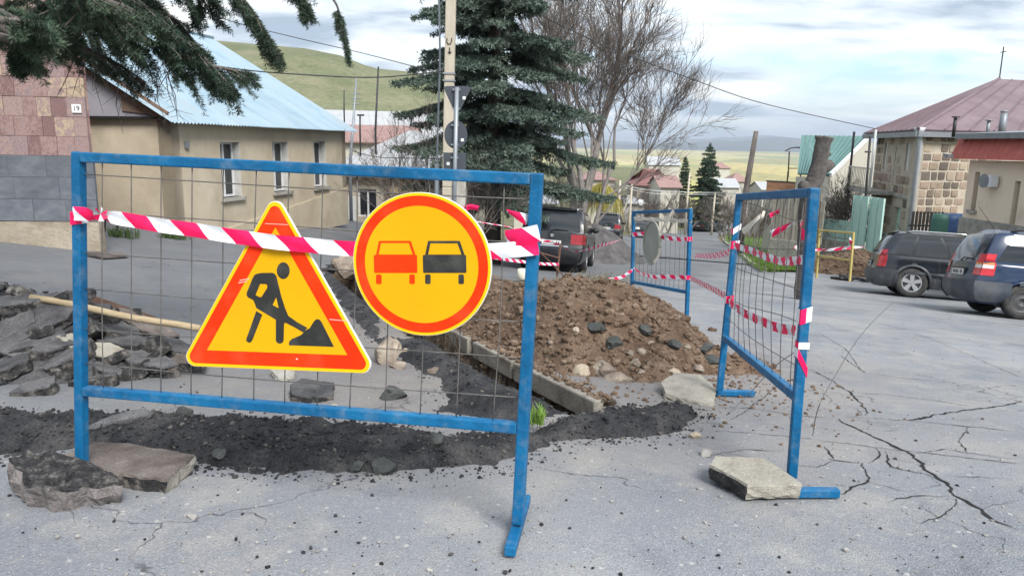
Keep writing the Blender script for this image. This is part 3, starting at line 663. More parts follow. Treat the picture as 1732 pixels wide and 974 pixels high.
for px, py, r, m, lab, fl, cut in [(665, 672, .085, DARKST, 'dark greenish boulder lying alone on the paving inside the barrier', (1.1, .9, .62), .9), (655, 612, .14, STONE, 'big crumbly brown lump right of the triangle sign', (1, .8, .8), .85),
                              (697, 602, .085, PALE, 'tan stone beside the big crumbly lump under the round sign', (1.4, .8, .7), .85), (675, 622, .06, STONE, 'small stone in front of the crumbly brown lump', (1.2, .9, .6), .8),
                              (588, 462, .22, STONE, 'large brown rock at the far end of the trench left of the round sign', (1, .8, .9), .85), (735, 632, .05, STONE, 'brown pebble on the tarry spoil beside the trench', (1.3, .8, .6), 0)]:
    p = gp(px, py); srock('stone', p.x, p.y, p.z + r * fl[2] * .6, r, int(px), m, lab, 'stone', fl, rz=px, cut=cut)
# kerb stones exposed along the trench
KERBC = mat('dirty_kerb', [(.17, .15, .125), (.26, .24, .205), (.33, .305, .265)], 5, .92, .7, 45, fine=.2, spec=.15, dirt=((.11, .08, .055), .8), dscale=4)
for i, (a, b, lab) in enumerate([((-.72, 8.05), (-.40, 7.35), 'farthest exposed concrete kerb stone along the trench'), ((-.34, 7.22), (.03, 6.42), 'exposed concrete kerb stone behind the front barrier post'),
                                 ((.06, 6.36), (.66, 5.08), 'longest exposed concrete kerb stone above the trench'), ((.67, 5.05), (.80, 4.72), 'short cracked kerb stone at the near end of the trench')]):
    mb = MB(); A, B = on(a[0] + (.02, -.012, .0, .03)[i], a[1], (-.095, -.08, -.09, -.11)[i]), on(b[0] + (-.01, .012, -.015, .02)[i], b[1], (-.08, -.095, -.082, -.125)[i]); mb.bar(A, B, .085, .17)
    o = rootmesh(mb, 'kerb_stone', KERBC, A, bevel=.014); tag(o, lab, 'kerb stone')
# stones in trench walls, soil spilt over the kerb
rg = random.Random(8); mb = MB()
for k in range(650):
    t = rg.random(); q = Vector((-.72, 8.05)).lerp(Vector((.66, 5.08)), t) + Vector((.905, .425)) * (.10 * abs(rg.gauss(0, 1)) - .01); r = .008 + .022 * rg.random() ** 3
    rock(mb, (q.x, q.y, gz(q.x, q.y) + max(.0, pile_h(q.x, q.y)) + r * .4), r, k % 60, 1, (1, .9, .7), .5, 1.3, rg.uniform(0, 6))
for k in range(900):
    t = rg.uniform(0, 3.2); i = int(t); a, b = TRENCH[i], TRENCH[i + 1]; p = Vector(a).lerp(Vector(b), t - i); s = Vector((-(b[1] - a[1]), b[0] - a[0])).normalized(); sd_ = rg.choice((-1, -1, 1)); d = rg.uniform(.10, .25)
    q = p + s * sd_ * d; r = .012 + .03 * rg.random() ** 2; z = gz(q.x, q.y) - .72 * sm((.285 - d) / .10) + r * .2
    rock(mb, (q.x, q.y, z), r, k % 60, 1, (1, .9, .8), .5, 1.3, rg.uniform(0, 6))
o = mb.build('trench_rubble', CLOD); stuff(o, 'brown rubble and clods lining the inside of the trench', 'rubble')

# ---- heap of broken asphalt slabs on the left
SH = [(-5.6, 6.2, .40), (-4.4, 5.9, .52), (-3.6, 5.75, .45), (-2.9, 5.55, .18)]
def slabheap_h(x, y):
    d, t = seg_d(x, y, SH); i = min(int(t), len(SH) - 2); return lerp(SH[i][2], SH[i + 1][2], t - i) - max(0, d - .15) * .48 + .06 * fbm(x * 3, y * 3)
sh = stuff(mound('slab_rubble', TAR, -6.2, -2.2, 4.5, 7.2, .05, lambda x, y: slabheap_h(x, y) - .07, on(-3.8, 5.6)), 'black crumbled asphalt filling the gaps of the slab heap', 'rubble')
rg = random.Random(14); mb = MB(); k = 0
while k < 900:
    x, y = rg.uniform(-5.4, -2.2), rg.uniform(4.6, 6.6); h = slabheap_h(x, y)
    if h < .01: continue
    r = .012 + .05 * rg.random() ** 3; rock(mb, (x, y, gz(x, y) + h - .05 + r * .3), r, k % 70, 1, (1, .8, .6), .5, 1.3, rg.uniform(0, 6), m=1 if rg.random() < .3 else 0); k += 1
c_ = mb.build('crumbs', [TAR, SLABTOP], sh); c_['kind'] = 'stuff'
def rpoly(rr, a, b):
    n = rr.randint(5, 7); o = rr.uniform(0, 6); return [(a * rr.uniform(.75, 1.1) * math.cos(o + 6.283 * i / n + rr.uniform(-.25, .25)), b * rr.uniform(.75, 1.1) * math.sin(o + 6.283 * i / n + rr.uniform(-.25, .25))) for i in range(n)]
def heaphit2(px, py):
    d = ray(px, py); Y = 4.0
    while Y < 9:
        p = CAM + d * Y
        if p.z < gz(p.x, p.y) + max(0, slabheap_h(p.x, p.y)): return p
        Y += .02
    return gp(px, py)
BIG = [(55, 548, .42, .30, .55, -.25, .3, 'big grey slab leaning on top of the slab heap', SLABTOP), (45, 590, .28, .22, .5, -.1, .8, 'dark grey slab in the middle of the slab heap', SLABTOP), (75, 640, .36, .27, .6, .05, .2, 'large rough slab at the front foot of the slab heap', SLABTOP),
       (8, 630, .20, .16, .3, -.2, 0, 'rounded slab cut by the left edge of the picture', SLABTOP), (12, 522, .26, .14, .2, -.1, .2, 'slab at the far left edge with black side', SLABTOP), (120, 565, .22, .10, .35, -.3, -.1, 'thin narrow slab beside the left post', SLABTOP),
       (118, 590, .14, .12, .8, .2, .4, 'pale chip of slab just left of the blue post', SLABPALE), (190, 565, .26, .12, .4, .25, -.2, 'pale-edged slab just right of the left blue post', SLABTOP), (235, 560, .34, .14, .3, .22, -.25, 'long brown-grey slab under the wooden pole', SLABBROWN),
       (230, 615, .40, .12, .55, .22, -.3, 'long narrow slab sliding down the front of the heap', SLABTOP), (165, 605, .16, .10, .7, .3, .2, 'small white-edged slab behind the mesh', SLABPALE), (300, 620, .24, .12, .25, .15, -.3, 'tan slab at the right end of the slab heap', SLABBROWN),
       (290, 598, .22, .10, .3, .12, -.35, 'grey slab lying flat at the right end of the heap', SLABTOP), (180, 640, .22, .10, .35, .1, -.1, 'low dark slab at the foot of the heap behind the mesh', SLABTOP), (110, 615, .22, .15, .5, -.2, .5, 'tilted slab beside the blue post at mid height', SLABTOP),
       (20, 560, .2, .15, .6, -.3, .4, 'sloping slab at the left edge of the heap', SLABTOP), (150, 535, .18, .10, .4, .1, 0, 'dark slab under the wooden pole behind the post', SLABTOP), (205, 590, .22, .12, .5, .2, -.4, 'black-edged slab in the centre of the heap behind the mesh', SLABTOP),
       (85, 600, .16, .10, .7, .1, 1.0, 'small steep slab between two big ones', SLABTOP), (265, 640, .16, .07, .2, .1, -.2, 'thin sliver of slab lying in front of the heap', SLABBROWN), (55, 670, .15, .1, .4, 0, .3, 'small slab at the very front of the slab heap', SLABTOP)]
EX = [(30, 505, 'small dark piece on the top left of the slab heap'), (90, 520, 'dark piece under the near end of the wooden pole'), (130, 545, 'dark piece behind the left blue post'), (175, 550, 'dark chip below the pole just right of the post'), (215, 545, 'short dark piece beneath the pole in the heap middle'), (60, 575, 'dark wedge between the big slabs on the left'), (140, 575, 'steep dark piece half hidden by the post'), (185, 615, 'broken dark piece low behind the mesh'), (245, 590, 'tilted dark piece near the right end of the heap'),
      (25, 605, 'dark lump at the left border of the heap'), (105, 640, 'small dark chip at the front left of the post'), (160, 655, 'small dark chip at the foot right of the post'), (215, 640, 'flat dark chip before the long narrow slab'), (255, 610, 'dark splinter on the right slope of the heap')]
rx_ = random.Random(71)
for px, py, lab in EX: BIG.append((px, py, rx_.uniform(.10, .2), rx_.uniform(.07, .13), rx_.uniform(-.6, .9), rx_.uniform(-.7, .7), rx_.uniform(-1, 1), lab, TARSIDE if px % 2 else SLABTOP))
for i, (px, py, a, b, rx, ry, rz, lab, m) in enumerate(BIG):
    p = heaphit2(px, py); rr = random.Random(100 + i); k_ = 1.0 if i in (0, 2, 4, 15) else .35; rx = rx * k_ + rr.uniform(-.15, .12) * (k_ < 1); ry += rr.uniform(-.28, .28) * (k_ < 1); slab('asphalt_slab', p + Vector((0, .06, .02)), rpoly(rr, a, b), rr.uniform(.065, .10), rx, ry, rz, lab + '', [m, TARSIDE], i + 30, group='broken slabs in the heap')
WOOD = mat('old_wood', [(0.26, 0.19, 0.11), (0.36, 0.28, 0.17), (0.42, 0.34, 0.22)], 3, .8, .4, 60, stretch=(1, 12, 12), fine=.15)
RUST = mat('rusty_sheet', [(0.07, 0.035, 0.022), (0.12, 0.062, 0.04), (0.15, 0.09, 0.06)], 6, .85, .5, 40, fine=.2)
a, b = at(52, 503, 5.55), at(338, 557, 5.45); mb = MB(); pts = [a.lerp(b, i / 8) + Vector((0, 0, .008 * math.sin(i))) for i in range(9)]; mb.tube(pts, .026, 10)
tag(rootmesh(mb, 'wooden_pole', WOOD, a, smooth=True), 'long pale wooden pole lying across the heap of broken slabs', 'pole')
mb = MB(); A = [at(78, 505, 6.9), at(110, 490, 7.0), at(150, 497, 7.0), at(262, 535, 6.9), at(266, 552, 6.8), at(150, 530, 6.8)]
nrm = Vector((-.1, .5, .8)).normalized(); mb.add(A + [p - nrm * .05 for p in A], [(0, 1, 2, 3, 4, 5)[::-1], (6, 7, 8, 9, 10, 11)] + [(i, (i + 1) % 6, 6 + (i + 1) % 6, 6 + i) for i in range(6)])
tag(rootmesh(mb, 'rusty_plate', RUST, A[5] - Vector((0, 0, .15)), recalc=True), 'rust-brown plate lying behind the wooden pole on the slab heap', 'plate')
mb = MB(); rg = random.Random(3); p = gp(905, 732); GRN = mat('fresh_grass', [(0.10, 0.20, 0.03), (0.22, 0.34, 0.07)], 20, .7, spec=.2)
blades(mb, p.x, p.y, p.z + .06, 70, .12, .05, rg); tag(rootmesh(mb, 'grass_tuft', GRN, p), 'bright green grass tuft right of the front barrier post', 'grass tuft')
mb = MB(); p = gp(853, 742); blades(mb, p.x, p.y, p.z + .06, 22, .06, .03, rg); tag(rootmesh(mb, 'grass_tuft', GRN, p), 'tiny green sprout under the lower rail of the front barrier', 'grass tuft')

# ================================================================ BARRIERS
BLUE = mat('blue_paint', [(0.002, 0.080, 0.190), (0.004, 0.105, 0.245), (0.008, 0.135, 0.29)], 3, .45, .2, 60, fine=.12, fscale=25, spec=.28, dirt=((.13, .20, .27), .5), dscale=16)
WIRE = mat('mesh_wire', [(0.10, 0.095, 0.09), (0.20, 0.185, 0.17)], 20, .6, metal=.4)
YEL = mat('yellow_paint', [(0.42, 0.33, 0.10), (0.55, 0.44, 0.15)], 4, .5, .2, 40, dirt=((.25, .16, .06), .5), dscale=8)
def barrier(label, bl, br, tl, tr, group, mid=(.28, .29), w=.046, nv=12, nh=6, feet=(), paint=None, wires=True, wobble=.012, name='barrier', sag=None, wr=.0026):
    paint = paint or BLUE; base = (bl + br) / 2; root = empty(name, base); tag(root, label, 'barrier', group)
    u = (tr - tl).normalized(); nrm = Vector((u.y, -u.x, 0)).normalized()
    for a, b in ((bl, tl), (br, tr)):
        mb = MB(); mb.bar(a, b, w, w, up=u); mb.build('post', paint, root, bevel=.006)
    up1, up2 = (tl - bl).normalized(), (tr - br).normalized()
    def rail(name, a, b): mb = MB(); mb.bar(a, b, w * .98, w * .98, up=(up1 + up2) / 2); mb.build(name, paint, root, bevel=.006)
    rail('top_rail', tl - up1 * w / 2 + u * w * .5, tr - up2 * w / 2 - u * w * .5)
    ml, mr_ = bl.lerp(tl, mid[0]), br.lerp(tr, mid[1]); rail('lower_rail', ml + u * w * .5, mr_ - u * w * .5)
    if wires:
        rr = random.Random(nv * 7 + int(bl.x * 100)); bow = sag or (lambda s, t: 0.0)
        def pt(s, t): return ml.lerp(mr_, s).lerp(tl.lerp(tr, s), t) + nrm * (-.0 + bow(s, t)) 
        for i in range(nv):
            s = (i + .8) / (nv + .6); o1, o2 = rr.uniform(-1, 1) * wobble / 2, rr.uniform(-1, 1) * wobble; mb = MB()
            mb.tube([pt(s, t) + u * (o1 * math.sin(t * 5 + i) + o2 * t * (1 - t)) for t in [k / 8 for k in range(9)]], wr, 5); mb.build('wire', WIRE, root, smooth=True)
        for i in range(nh):
            t = (i + .75) / (nh + .35); o1 = rr.uniform(-1, 1) * wobble; mb = MB()
            mb.tube([pt(s, t) + Vector((0, 0, o1 * math.sin(s * 4 + i))) - nrm * .005 for s in [k / 10 for k in range(11)]], wr, 5); mb.build('wire', WIRE, root, smooth=True)
    for a, b in feet: mb = MB(); mb.bar(a, b, w, w * .9); mb.build('foot', paint, root, bevel=.006)
    return root, ml, mr_
h15 = 1.5
# front barrier
B1 = dict(bl=at(139, 803, 3.36), tl=at(133, 257, 3.36), br=at(876, 884, 2.84), tr=at(909, 293, 2.84))
f1 = gp(862, 945); f2 = gp(889, 852)
barrier('front blue steel barrier with wire mesh carrying two road signs', B1['bl'], B1['br'], B1['tl'], B1['tr'], 'blue site barriers', nv=13, nh=6,
        feet=[(Vector((f1.x, f1.y, f1.z + .03)), Vector((f2.x, f2.y, f2.z + .03))), (B1['bl'] + Vector((-.02, -.22, -.005)), B1['bl'] + Vector((.02, .26, -.02)))])
# tilted barrier on the right
B2 = dict(bl=at(1217, 660, 5.3), tl=at(1251, 328, 5.3), br=at(1339, 806, 3.52), tr=at(1377, 318, 3.52))
g1, g2 = gp(1209, 670), gp(1275, 671); g3, g4 = gp(1260, 842), gp(1417, 842)
up = Vector((0, 0, .03))
barrier('tilted blue steel barrier with bent wire mesh standing right of the soil heap', B2['bl'], B2['br'], B2['tl'], B2['tr'], 'blue site barriers', nv=10, nh=5, wobble=.05, feet=[(g1 + up, g2 + up), (g3 + up, g4 + up)],
        sag=lambda s, t: .05 * math.sin(s * 3.1) * math.sin(t * 3.1))
# far blue barrier
B3 = dict(bl=at(1068, 522, 10.9), tl=at(1072, 357, 10.9), br=at(1161, 550, 9.35), tr=at(1168, 353, 9.35))
barrier('farthest blue steel barrier beyond the soil heap with a disc hanging on its mesh', B3['bl'], B3['br'], B3['tl'], B3['tr'], 'blue site barriers', nv=12, nh=4, wr=.003,
        feet=[(B3['bl'] + Vector((-.2, -.02, .02)), B3['bl'] + Vector((.25, .05, .0))), (B3['br'] + Vector((-.05, -.3, .03)), B3['br'] + Vector((.05, .3, -.02)))])
# yellow barrier
B4 = dict(bl=at(1381, 470, 20.0), tl=at(1386, 388, 20.0), br=at(1437, 476, 18.6), tr=at(1444, 393, 18.6))
barrier('yellow tubular barrier in front of the small soil heap by the mint gate', B4['bl'], B4['br'], B4['tl'], B4['tr'], None, mid=(.46, .43), nv=3, nh=2, w=.05, paint=YEL, wr=.012)

# ---- road signs on the front barrier (all shapes on the plane of the mesh, 5 cm in front)
_u = (B1['br'] - B1['bl']); _u = Vector((_u.x, _u.y, 0)).normalized()
_w = ((B1['tl'] - B1['bl']).normalized() + (B1['tr'] - B1['br']).normalized()); _w = (_w - _u * _w.dot(_u)).normalized()
_n = _u.cross(_w).normalized()
if _n.y > 0: _n = -_n
def plane_hit(px, py, off):
    o = (B1['bl'] + B1['br']) / 2 + _n * off; d = ray(px, py); t = (o - CAM).dot(_n) / d.dot(_n); return CAM + d * t
def uv(px, py, off=.05):
    p = plane_hit(px, py, off) - B1['bl']; return (p.dot(_u), p.dot(_w))
def shape(name, outer, holes, off, th, m, parent):
    """flat plate cut from outline with holes; coordinates (u,w) on the sign plane"""
    bm = bmesh.new()
    for loop in [outer] + holes:
        vs_ = [bm.verts.new(B1['bl'] + _u * a + _w * b + _n * off) for a, b in loop]
        for i in range(len(vs_)): bm.edges.new((vs_[i], vs_[(i + 1) % len(vs_)]))
    bmesh.ops.triangle_fill(bm, use_beauty=True, use_dissolve=False, edges=bm.edges[:], normal=_n)
    fs = bm.faces[:]
    for f in fs:
        f.normal_update()
        if f.normal.dot(_n) < 0: f.normal_flip()
    r = bmesh.ops.extrude_face_region(bm, geom=fs); bmesh.ops.translate(bm, verts=[g for g in r['geom'] if isinstance(g, bmesh.types.BMVert)], vec=_n * th)
    bmesh.ops.recalc_face_normals(bm, faces=bm.faces)
    mb = MB(); bm.verts.ensure_lookup_table(); bm.verts.index_update(); mb.add([v.co.copy() for v in bm.verts], [tuple(v.index for v in f.verts) for f in bm.faces]); bm.free()
    return mb.build(name, m, parent)
def rounded(P, r, n=8):
    o = []; k = len(P)
    for i in range(k):
        a, b, c = Vector(P[i - 1]), Vector(P[i]), Vector(P[(i + 1) % k]); d1, d2 = (a - b).normalized(), (c - b).normalized()
        ang = d1.angle(d2); t = r / math.tan(ang / 2); cc = b + (d1 + d2).normalized() * (r / math.sin(ang / 2)); s, e_ = b + d1 * t - cc, b + d2 * t - cc
        a0 = math.atan2(s.y, s.x); a1 = math.atan2(e_.y, e_.x); da = (a1 - a0 + math.pi) % (2 * math.pi) - math.pi
        o += [(cc.x + r * math.cos(a0 + da * j / n), cc.y + r * math.sin(a0 + da * j / n)) for j in range(n + 1)]
    return o
def inset(P, d):           # straight-edge inset of a convex polygon
    c = sum((Vector(p) for p in P), Vector((0, 0))) / len(P); L = []
    for i in range(len(P)):
        a, b = Vector(P[i]), Vector(P[(i + 1) % len(P)]); n = Vector((-(b - a).y, (b - a).x)).normalized()
        if n.dot(c - a) < 0: n = -n
        L.append((a + n * d, b - a))
    o = []
    for i in range(len(L)):
        (p, r), (q, s) = L[i - 1], L[i]; cr = r.x * s.y - r.y * s.x; t = ((q - p).x * s.y - (q - p).y * s.x) / cr; o.append(tuple(p + r * t))
    return o
SY = mat('sign_yellow', [(0.66, 0.345, 0.004), (0.72, 0.385, 0.006)], 2, .4, .04, 200, spec=.15, dirt=((.56, .31, .01), .3), dscale=3)
SYE = mat('sign_yellow_rim', [(0.78, 0.48, 0.006), (0.82, 0.52, 0.01)], 2, .4, spec=.15)
SR = mat('sign_red', [(0.92, 0.030, 0.004), (0.96, 0.048, 0.006)], 3, .35, .04, 120, spec=.15, dirt=((.95, .12, .06), .3), dscale=6)
SRC = mat('sign_red_flat', [(0.92, 0.035, 0.003), (0.95, 0.05, 0.005)], 3, .4, spec=.15)
SB = mat('sign_black', [(0.022, 0.024, 0.022), (0.032, 0.033, 0.030)], 8, .5, .1, 100, spec=.3, dirt=((.10, .10, .09), .5), dscale=10)
SW = mat('sign_edge', [(0.70, 0.70, 0.68), (0.8, 0.8, 0.78)], 5, .5)
T = [uv(463, 326), uv(302, 619), uv(636, 633)]
tri = empty('triangular_sign', plane_hit(465, 620, .05)); tag(tri, 'yellow triangular road works sign with red border hanging on the front barrier', 'road sign')
shape('plate', rounded(T, .040), [], .030, .012, SW, tri)
shape('face', rounded(inset(T, .0015), .040), [], .0421, .0012, SYE, tri)
shape('red_border', rounded(inset(T, .016), .028), [rounded(inset(T, .076), .002, 2)], .0434, .0008, SR, tri)
shape('inner_panel', rounded(inset(T, .0765), .002, 2), [], .0434, .0004, SY, tri)
cz = lambda X, Y: uv(300 + X / 3.043, 320 + Y / 3.043)
shape('worker_head', [cz(541 + 33 * math.cos(a), 420 + 43 * math.sin(a)) for a in np.linspace(0, 2 * math.pi, 25)[:-1]], [], .044, .0008, SB, tri)
shape('worker_body', [cz(*q) for q in [(405, 436), (430, 432), (485, 431), (498, 438), (506, 450), (530, 550), (550, 612), (567, 653), (612, 685), (664, 714), (648, 740), (600, 712), (553, 688), (545, 692), (543, 780), (536, 792), (523, 796), (510, 792), (503, 780), (503, 672), (402, 612), (395, 590), (386, 571), (360, 558), (352, 546), (354, 530), (382, 462), (392, 443)]],
      [[cz(*q) for q in [(422, 488), (452, 489), (459, 496), (458, 510), (428, 556), (418, 556), (398, 546)]], [cz(*q) for q in [(505, 556), (518, 614), (486, 597)]]], .044, .0008, SB, tri)
shape('worker_leg', [cz(*q) for q in [(402, 628), (433, 647), (381, 780), (372, 790), (360, 790), (350, 780), (352, 768)]], [], .044, .0008, SB, tri)
shape('spoil_heap_symbol', [cz(*q) for q in [(664, 722), (676, 718), (700, 680), (712, 670), (726, 671), (738, 684), (802, 812), (571, 804), (571, 787), (585, 772), (632, 752), (645, 740)]], [], .044, .0008, SB, tri)
SCR_ = mat('scratch_pale', [(.75, .45, .40), (.85, .6, .55)], 30, .6)
for q in ([(404, 474), (420, 471), (421, 472), (404, 475.3)], [(402, 478), (416, 475.5), (417, 476.6), (402, 479.4)], [(556, 540), (590, 543), (590, 544), (556, 541)], [(447, 378), (486, 380), (486, 380.8), (447, 378.9)], [(500, 606), (503, 607), (502, 609), (499, 608)]):
    shape('scratch', [uv(*p_) for p_ in q], [], .0446, .0004, SCR_, tri)
rs = empty('round_sign', plane_hit(713, 568, .05)); tag(rs, 'round yellow no-overtaking sign with red ring hanging on the front barrier', 'road sign')
C0 = uv(712.5, 448); rx = (uv(830, 448)[0] - uv(596, 448)[0]) / 2; ry = (uv(712, 328)[1] - uv(712, 570)[1]) / 2
circ = lambda k, n=64: [(C0[0] + (rx - k) * math.cos(2 * math.pi * i / n), C0[1] + (ry - k) * math.sin(2 * math.pi * i / n)) for i in range(n)]
shape('plate', circ(.001), [], .044, .012, SW, rs); shape('face', circ(.003), [], .0561, .0012, SYE, rs)
shape('red_ring', circ(.014), [circ(.053)], .0574, .0008, SR, rs); shape('inner_panel', circ(.0535), [], .0574, .0004, SY, rs)
for colr, x0, nm in ((SRC, 0, 'red_car_symbol'), (SB, 252, 'black_car_symbol')):
    o_ = shape(nm, rounded([cz(1015 + x0, 337), cz(1237 + x0, 337), cz(1239 + x0, 429), cz(1017 + x0, 429)], .004, 3), [], .058, .0008, colr, rs)
    w_ = 10 if x0 == 0 else 12
    shape('cabin', [cz(1042 + x0, 265), cz(1205 + x0, 265), cz(1229 + x0, 336), cz(1027 + x0, 336)], [[cz(1042 + w_ + x0, 265 + w_), cz(1205 - w_ + x0, 265 + w_), cz(1229 - w_ - 3 + x0, 335), cz(1027 + w_ + 3 + x0, 335)]], .058, .0008, colr, o_)
    for a in (1027, 1198): shape('wheel', rounded([cz(a + x0, 437), cz(a + 28 + x0, 437), cz(a + 28 + x0, 486), cz(a + x0, 486)], .0055, 4), [], .058, .0008, colr, o_)
# far disc on the third barrier
GRYG = mat('disc_back', [(0.24, 0.25, 0.22), (0.32, 0.33, 0.29)], 3, .6, .2, 30, dirt=((.16, .16, .13), .5), dscale=5)
c = at(1105, 411, 10.05); u3 = (B3['tr'] - B3['tl']).normalized(); mb = MB(); w3 = Vector((0, 0, 1)); n3 = u3.cross(w3).normalized()
o = empty('round_disc', c - Vector((0, 0, .3))); tag(o, 'grey-green round disc hanging on the mesh of the farthest blue barrier', 'disc')
el = [(.235 * math.cos(a), .29 * math.sin(a)) for a in np.linspace(0, 2 * math.pi, 33)[:-1]]; mb.prism(el, c + n3 * .02, u3, w3, -.006, .006); mb.build('plate', GRYG, o)
mb = MB(); mb.tube([c + n3 * .03 + u3 * a * 1.02 + w3 * b * 1.02 for a, b in el + [el[0]]], .012, 6); mb.build('rim', GRYG, o)
# ================================================================ BARRIER TAPE
TR = mat('tape_red', [(0.80, 0.006, 0.085), (0.88, 0.016, 0.125)], 9, .38, .15, 40, spec=.25)
TW = mat('tape_white', [(0.68, 0.70, 0.74), (0.82, 0.83, 0.85)], 9, .35, .15, 40, spec=.5)
TO = mat('tape_faded', [(0.55, 0.50, 0.42), (0.68, 0.64, 0.56)], 9, .5, .2, 30)
def catmull(P, n):
    P = [Vector(p) for p in P]; o = []
    for i in range(len(P) - 1):
        a, b, c, d = P[max(0, i - 1)], P[i], P[i + 1], P[min(len(P) - 1, i + 2)]
        for k in range(n):
            t = k / n; o.append(.5 * ((2 * b) + (c - a) * t + (2 * a - 5 * b + 4 * c - d) * t * t + (3 * b - a - 3 * c + d) * t ** 3))
    return o + [P[-1]]
def tape(label, pts, w, st, slant=.5, tw=None, grp='red and white barrier tape', faded=False, name='barrier_tape', ph=0.0, wid=None):
    """striped ribbon along pts; slant in stripe lengths, tw(t): twist angle about its length, wid(t): width factor"""
    P = catmull(pts, 10); L = [0]
    for a, b in zip(P, P[1:]): L.append(L[-1] + (b - a).length)
    def ev(s):
        s = clamp(s, 0, L[-1]); i = max(0, min(len(L) - 2, next((k for k in range(len(L)) if L[k] >= s), len(L) - 1) - 1)); return P[i].lerp(P[i + 1], (s - L[i]) / max(1e-9, L[i + 1] - L[i])), (P[i + 1] - P[i]).normalized()
    def pt(s, v):
        s = clamp(s, 0, L[-1]); p, t = ev(s); n = t.cross(Vector((0, 0, 1))); n = n.normalized() if n.length > 1e-3 else Vector((1, 0, 0)); up_ = n.cross(t).normalized()
        q = s / L[-1]; a = tw(q) if tw else 0; ww = w * (wid(q) if wid else 1)
        return p + (up_ * math.cos(a) + n * math.sin(a)) * (ww * v) + n * (.004 * math.sin(s * 23 + v * 6))
    mb = MB(); s = -st * (1 + ph) - st * abs(slant); k = 0; nv = 4
    while s < L[-1] + st * abs(slant):
        ns_ = max(2, int(st / .03))
        cols = []
        for a in range(ns_ + 1):
            cols.append([pt(s + st * a / ns_ + st * slant * (v / nv - .5) , v / nv - .5) for v in range(nv + 1)])
        if s + st > -st * abs(slant): mb.grid(cols, k % 2)
        s += st; k += 1
    mb.f, mb.m = zip(*[(f, m) for f, m in zip(mb.f, mb.m) if len({tuple(round(c, 5) for c in mb.v[i]) for i in f}) >= 3]); mb.f = list(mb.f); mb.m = list(mb.m)
    o = rootmesh(mb, name, [TO, TO] if faded else [TR, TW], P[0], smooth=True); return tag(o, label, 'tape', grp)
def wrap(label, a, b, w, h, slant, grp='tape wound round barrier posts', ph=0):
    """band of tape round a post, between heights along the post line a->b"""
    d = (b - a).normalized(); x = Vector((1, 0, 0)); x = (x - d * x.dot(d)).normalized(); y = d.cross(x); mb = MB(); r = w / 2 + .004
    ring = [(-1, -1), (1, -1), (1, 1), (-1, 1)]; c = a
    for k in range(4):
        p, q = ring[k], ring[(k + 1) % 4]
        for i in range(6):
            t0, t1 = i / 6, (i + 1) / 6
            f = lambda t, e: c + x * lerp(p[0], q[0], t) * r + y * lerp(p[1], q[1], t) * r + d * (e * h + slant * (lerp(p[0], q[0], t)) * .5)
            mb.add([f(t0, 0), f(t1, 0), f(t1, 1), f(t0, 1)], [(0, 1, 2, 3)], (0 if (t0 + k + ph) % 2 < .9 else 1))
    return tag(rootmesh(mb, 'tape_wrap', [TR, TW], a), label, 'tape', grp)
bp = lambda px, py, off=.05: plane_hit(px, py, off)
# tape across the front barrier, passing in front of the triangle and behind the round sign
tape('long tape across the front barrier in front of the triangle sign', [bp(124, 361, .045), bp(180, 366, .04), bp(250, 378, .05), bp(340, 391, .058), bp(430, 405, .064), bp(520, 415, .064), bp(600, 421, .04), bp(720, 426, .03), bp(830, 425, .04), bp(880, 421, .045), bp(910, 417, .045)], .062, .128, -.55,
     tw=lambda t: .9 * math.exp(-((t - .06) / .02) ** 2), ph=.2, wid=lambda t: 1 - .45 * math.exp(-((t - .07) / .018) ** 2))
tape('upper tape tail slanting round the right post of the front barrier', [bp(856, 404, .02), bp(872, 402, .045), bp(890, 399, .048), bp(912, 394, .045)], .066, .11, -.6, ph=.35)
tape('torn tape scrap tied to the mesh left of the right front post', [bp(857, 356, .0), bp(868, 362, .01), bp(880, 367, .02), bp(893, 372, .0)], .04, .09, -.5, wid=lambda t: .25 + .9 * t, ph=.6)
tape('small red tape scrap fluttering above the round sign', [bp(785, 353, -.0), bp(792, 350, -.01), bp(800, 350, -.01), bp(809, 353, .0)], .02, .5, 0, ph=-.99)
wrap('tape wound round the left post of the front barrier', B1['bl'].lerp(B1['tl'], .792), B1['tl'], .046, .06, .01)
mb = MB(); c = bp(172, 362, .05)
for i in range(7): a = i * .9; mb.add([c + Vector((.0, -.01, 0)), c + Vector((.03 * math.cos(a), -.02, .03 * math.sin(a))), c + Vector((.034 * math.cos(a + .6), -.005, .034 * math.sin(a + .6)))], [(0, 1, 2)], i % 2)
tag(rootmesh(mb, 'tape_knot', [TR, TW], c), 'crumpled knot of tape beside the left post of the front barrier', 'tape')
# behind: tapes towards the parked off-roader
tape('thin tape sagging in front of the parked black off-roader', [at(905, 403, 13.2), at(930, 409, 13.4), at(950, 416, 13.5), at(968, 425, 13.4), at(985, 424, 13.2), at(1010, 417, 12.6), at(1040, 409, 11.6), at(1068, 397, 10.9)], .05, .11, .8, tw=lambda t: 1.2 * math.sin(t * 5))
tape('low tape running left from the thin rod by the off-roader', [at(946, 447, 13.4), at(915, 446, 12.8), at(880, 442, 12.2), at(840, 437, 11.6), at(800, 430, 11), at(760, 421, 10.4)], .05, .11, .8, tw=lambda t: .5 * math.sin(t * 7))
tape('thin tape above the kerb line behind the round sign', [at(905, 400, 13.2), at(865, 385, 12.8), at(820, 377, 12.5), at(780, 370, 12.2)], .03, .11, .8, tw=lambda t: 1.2)
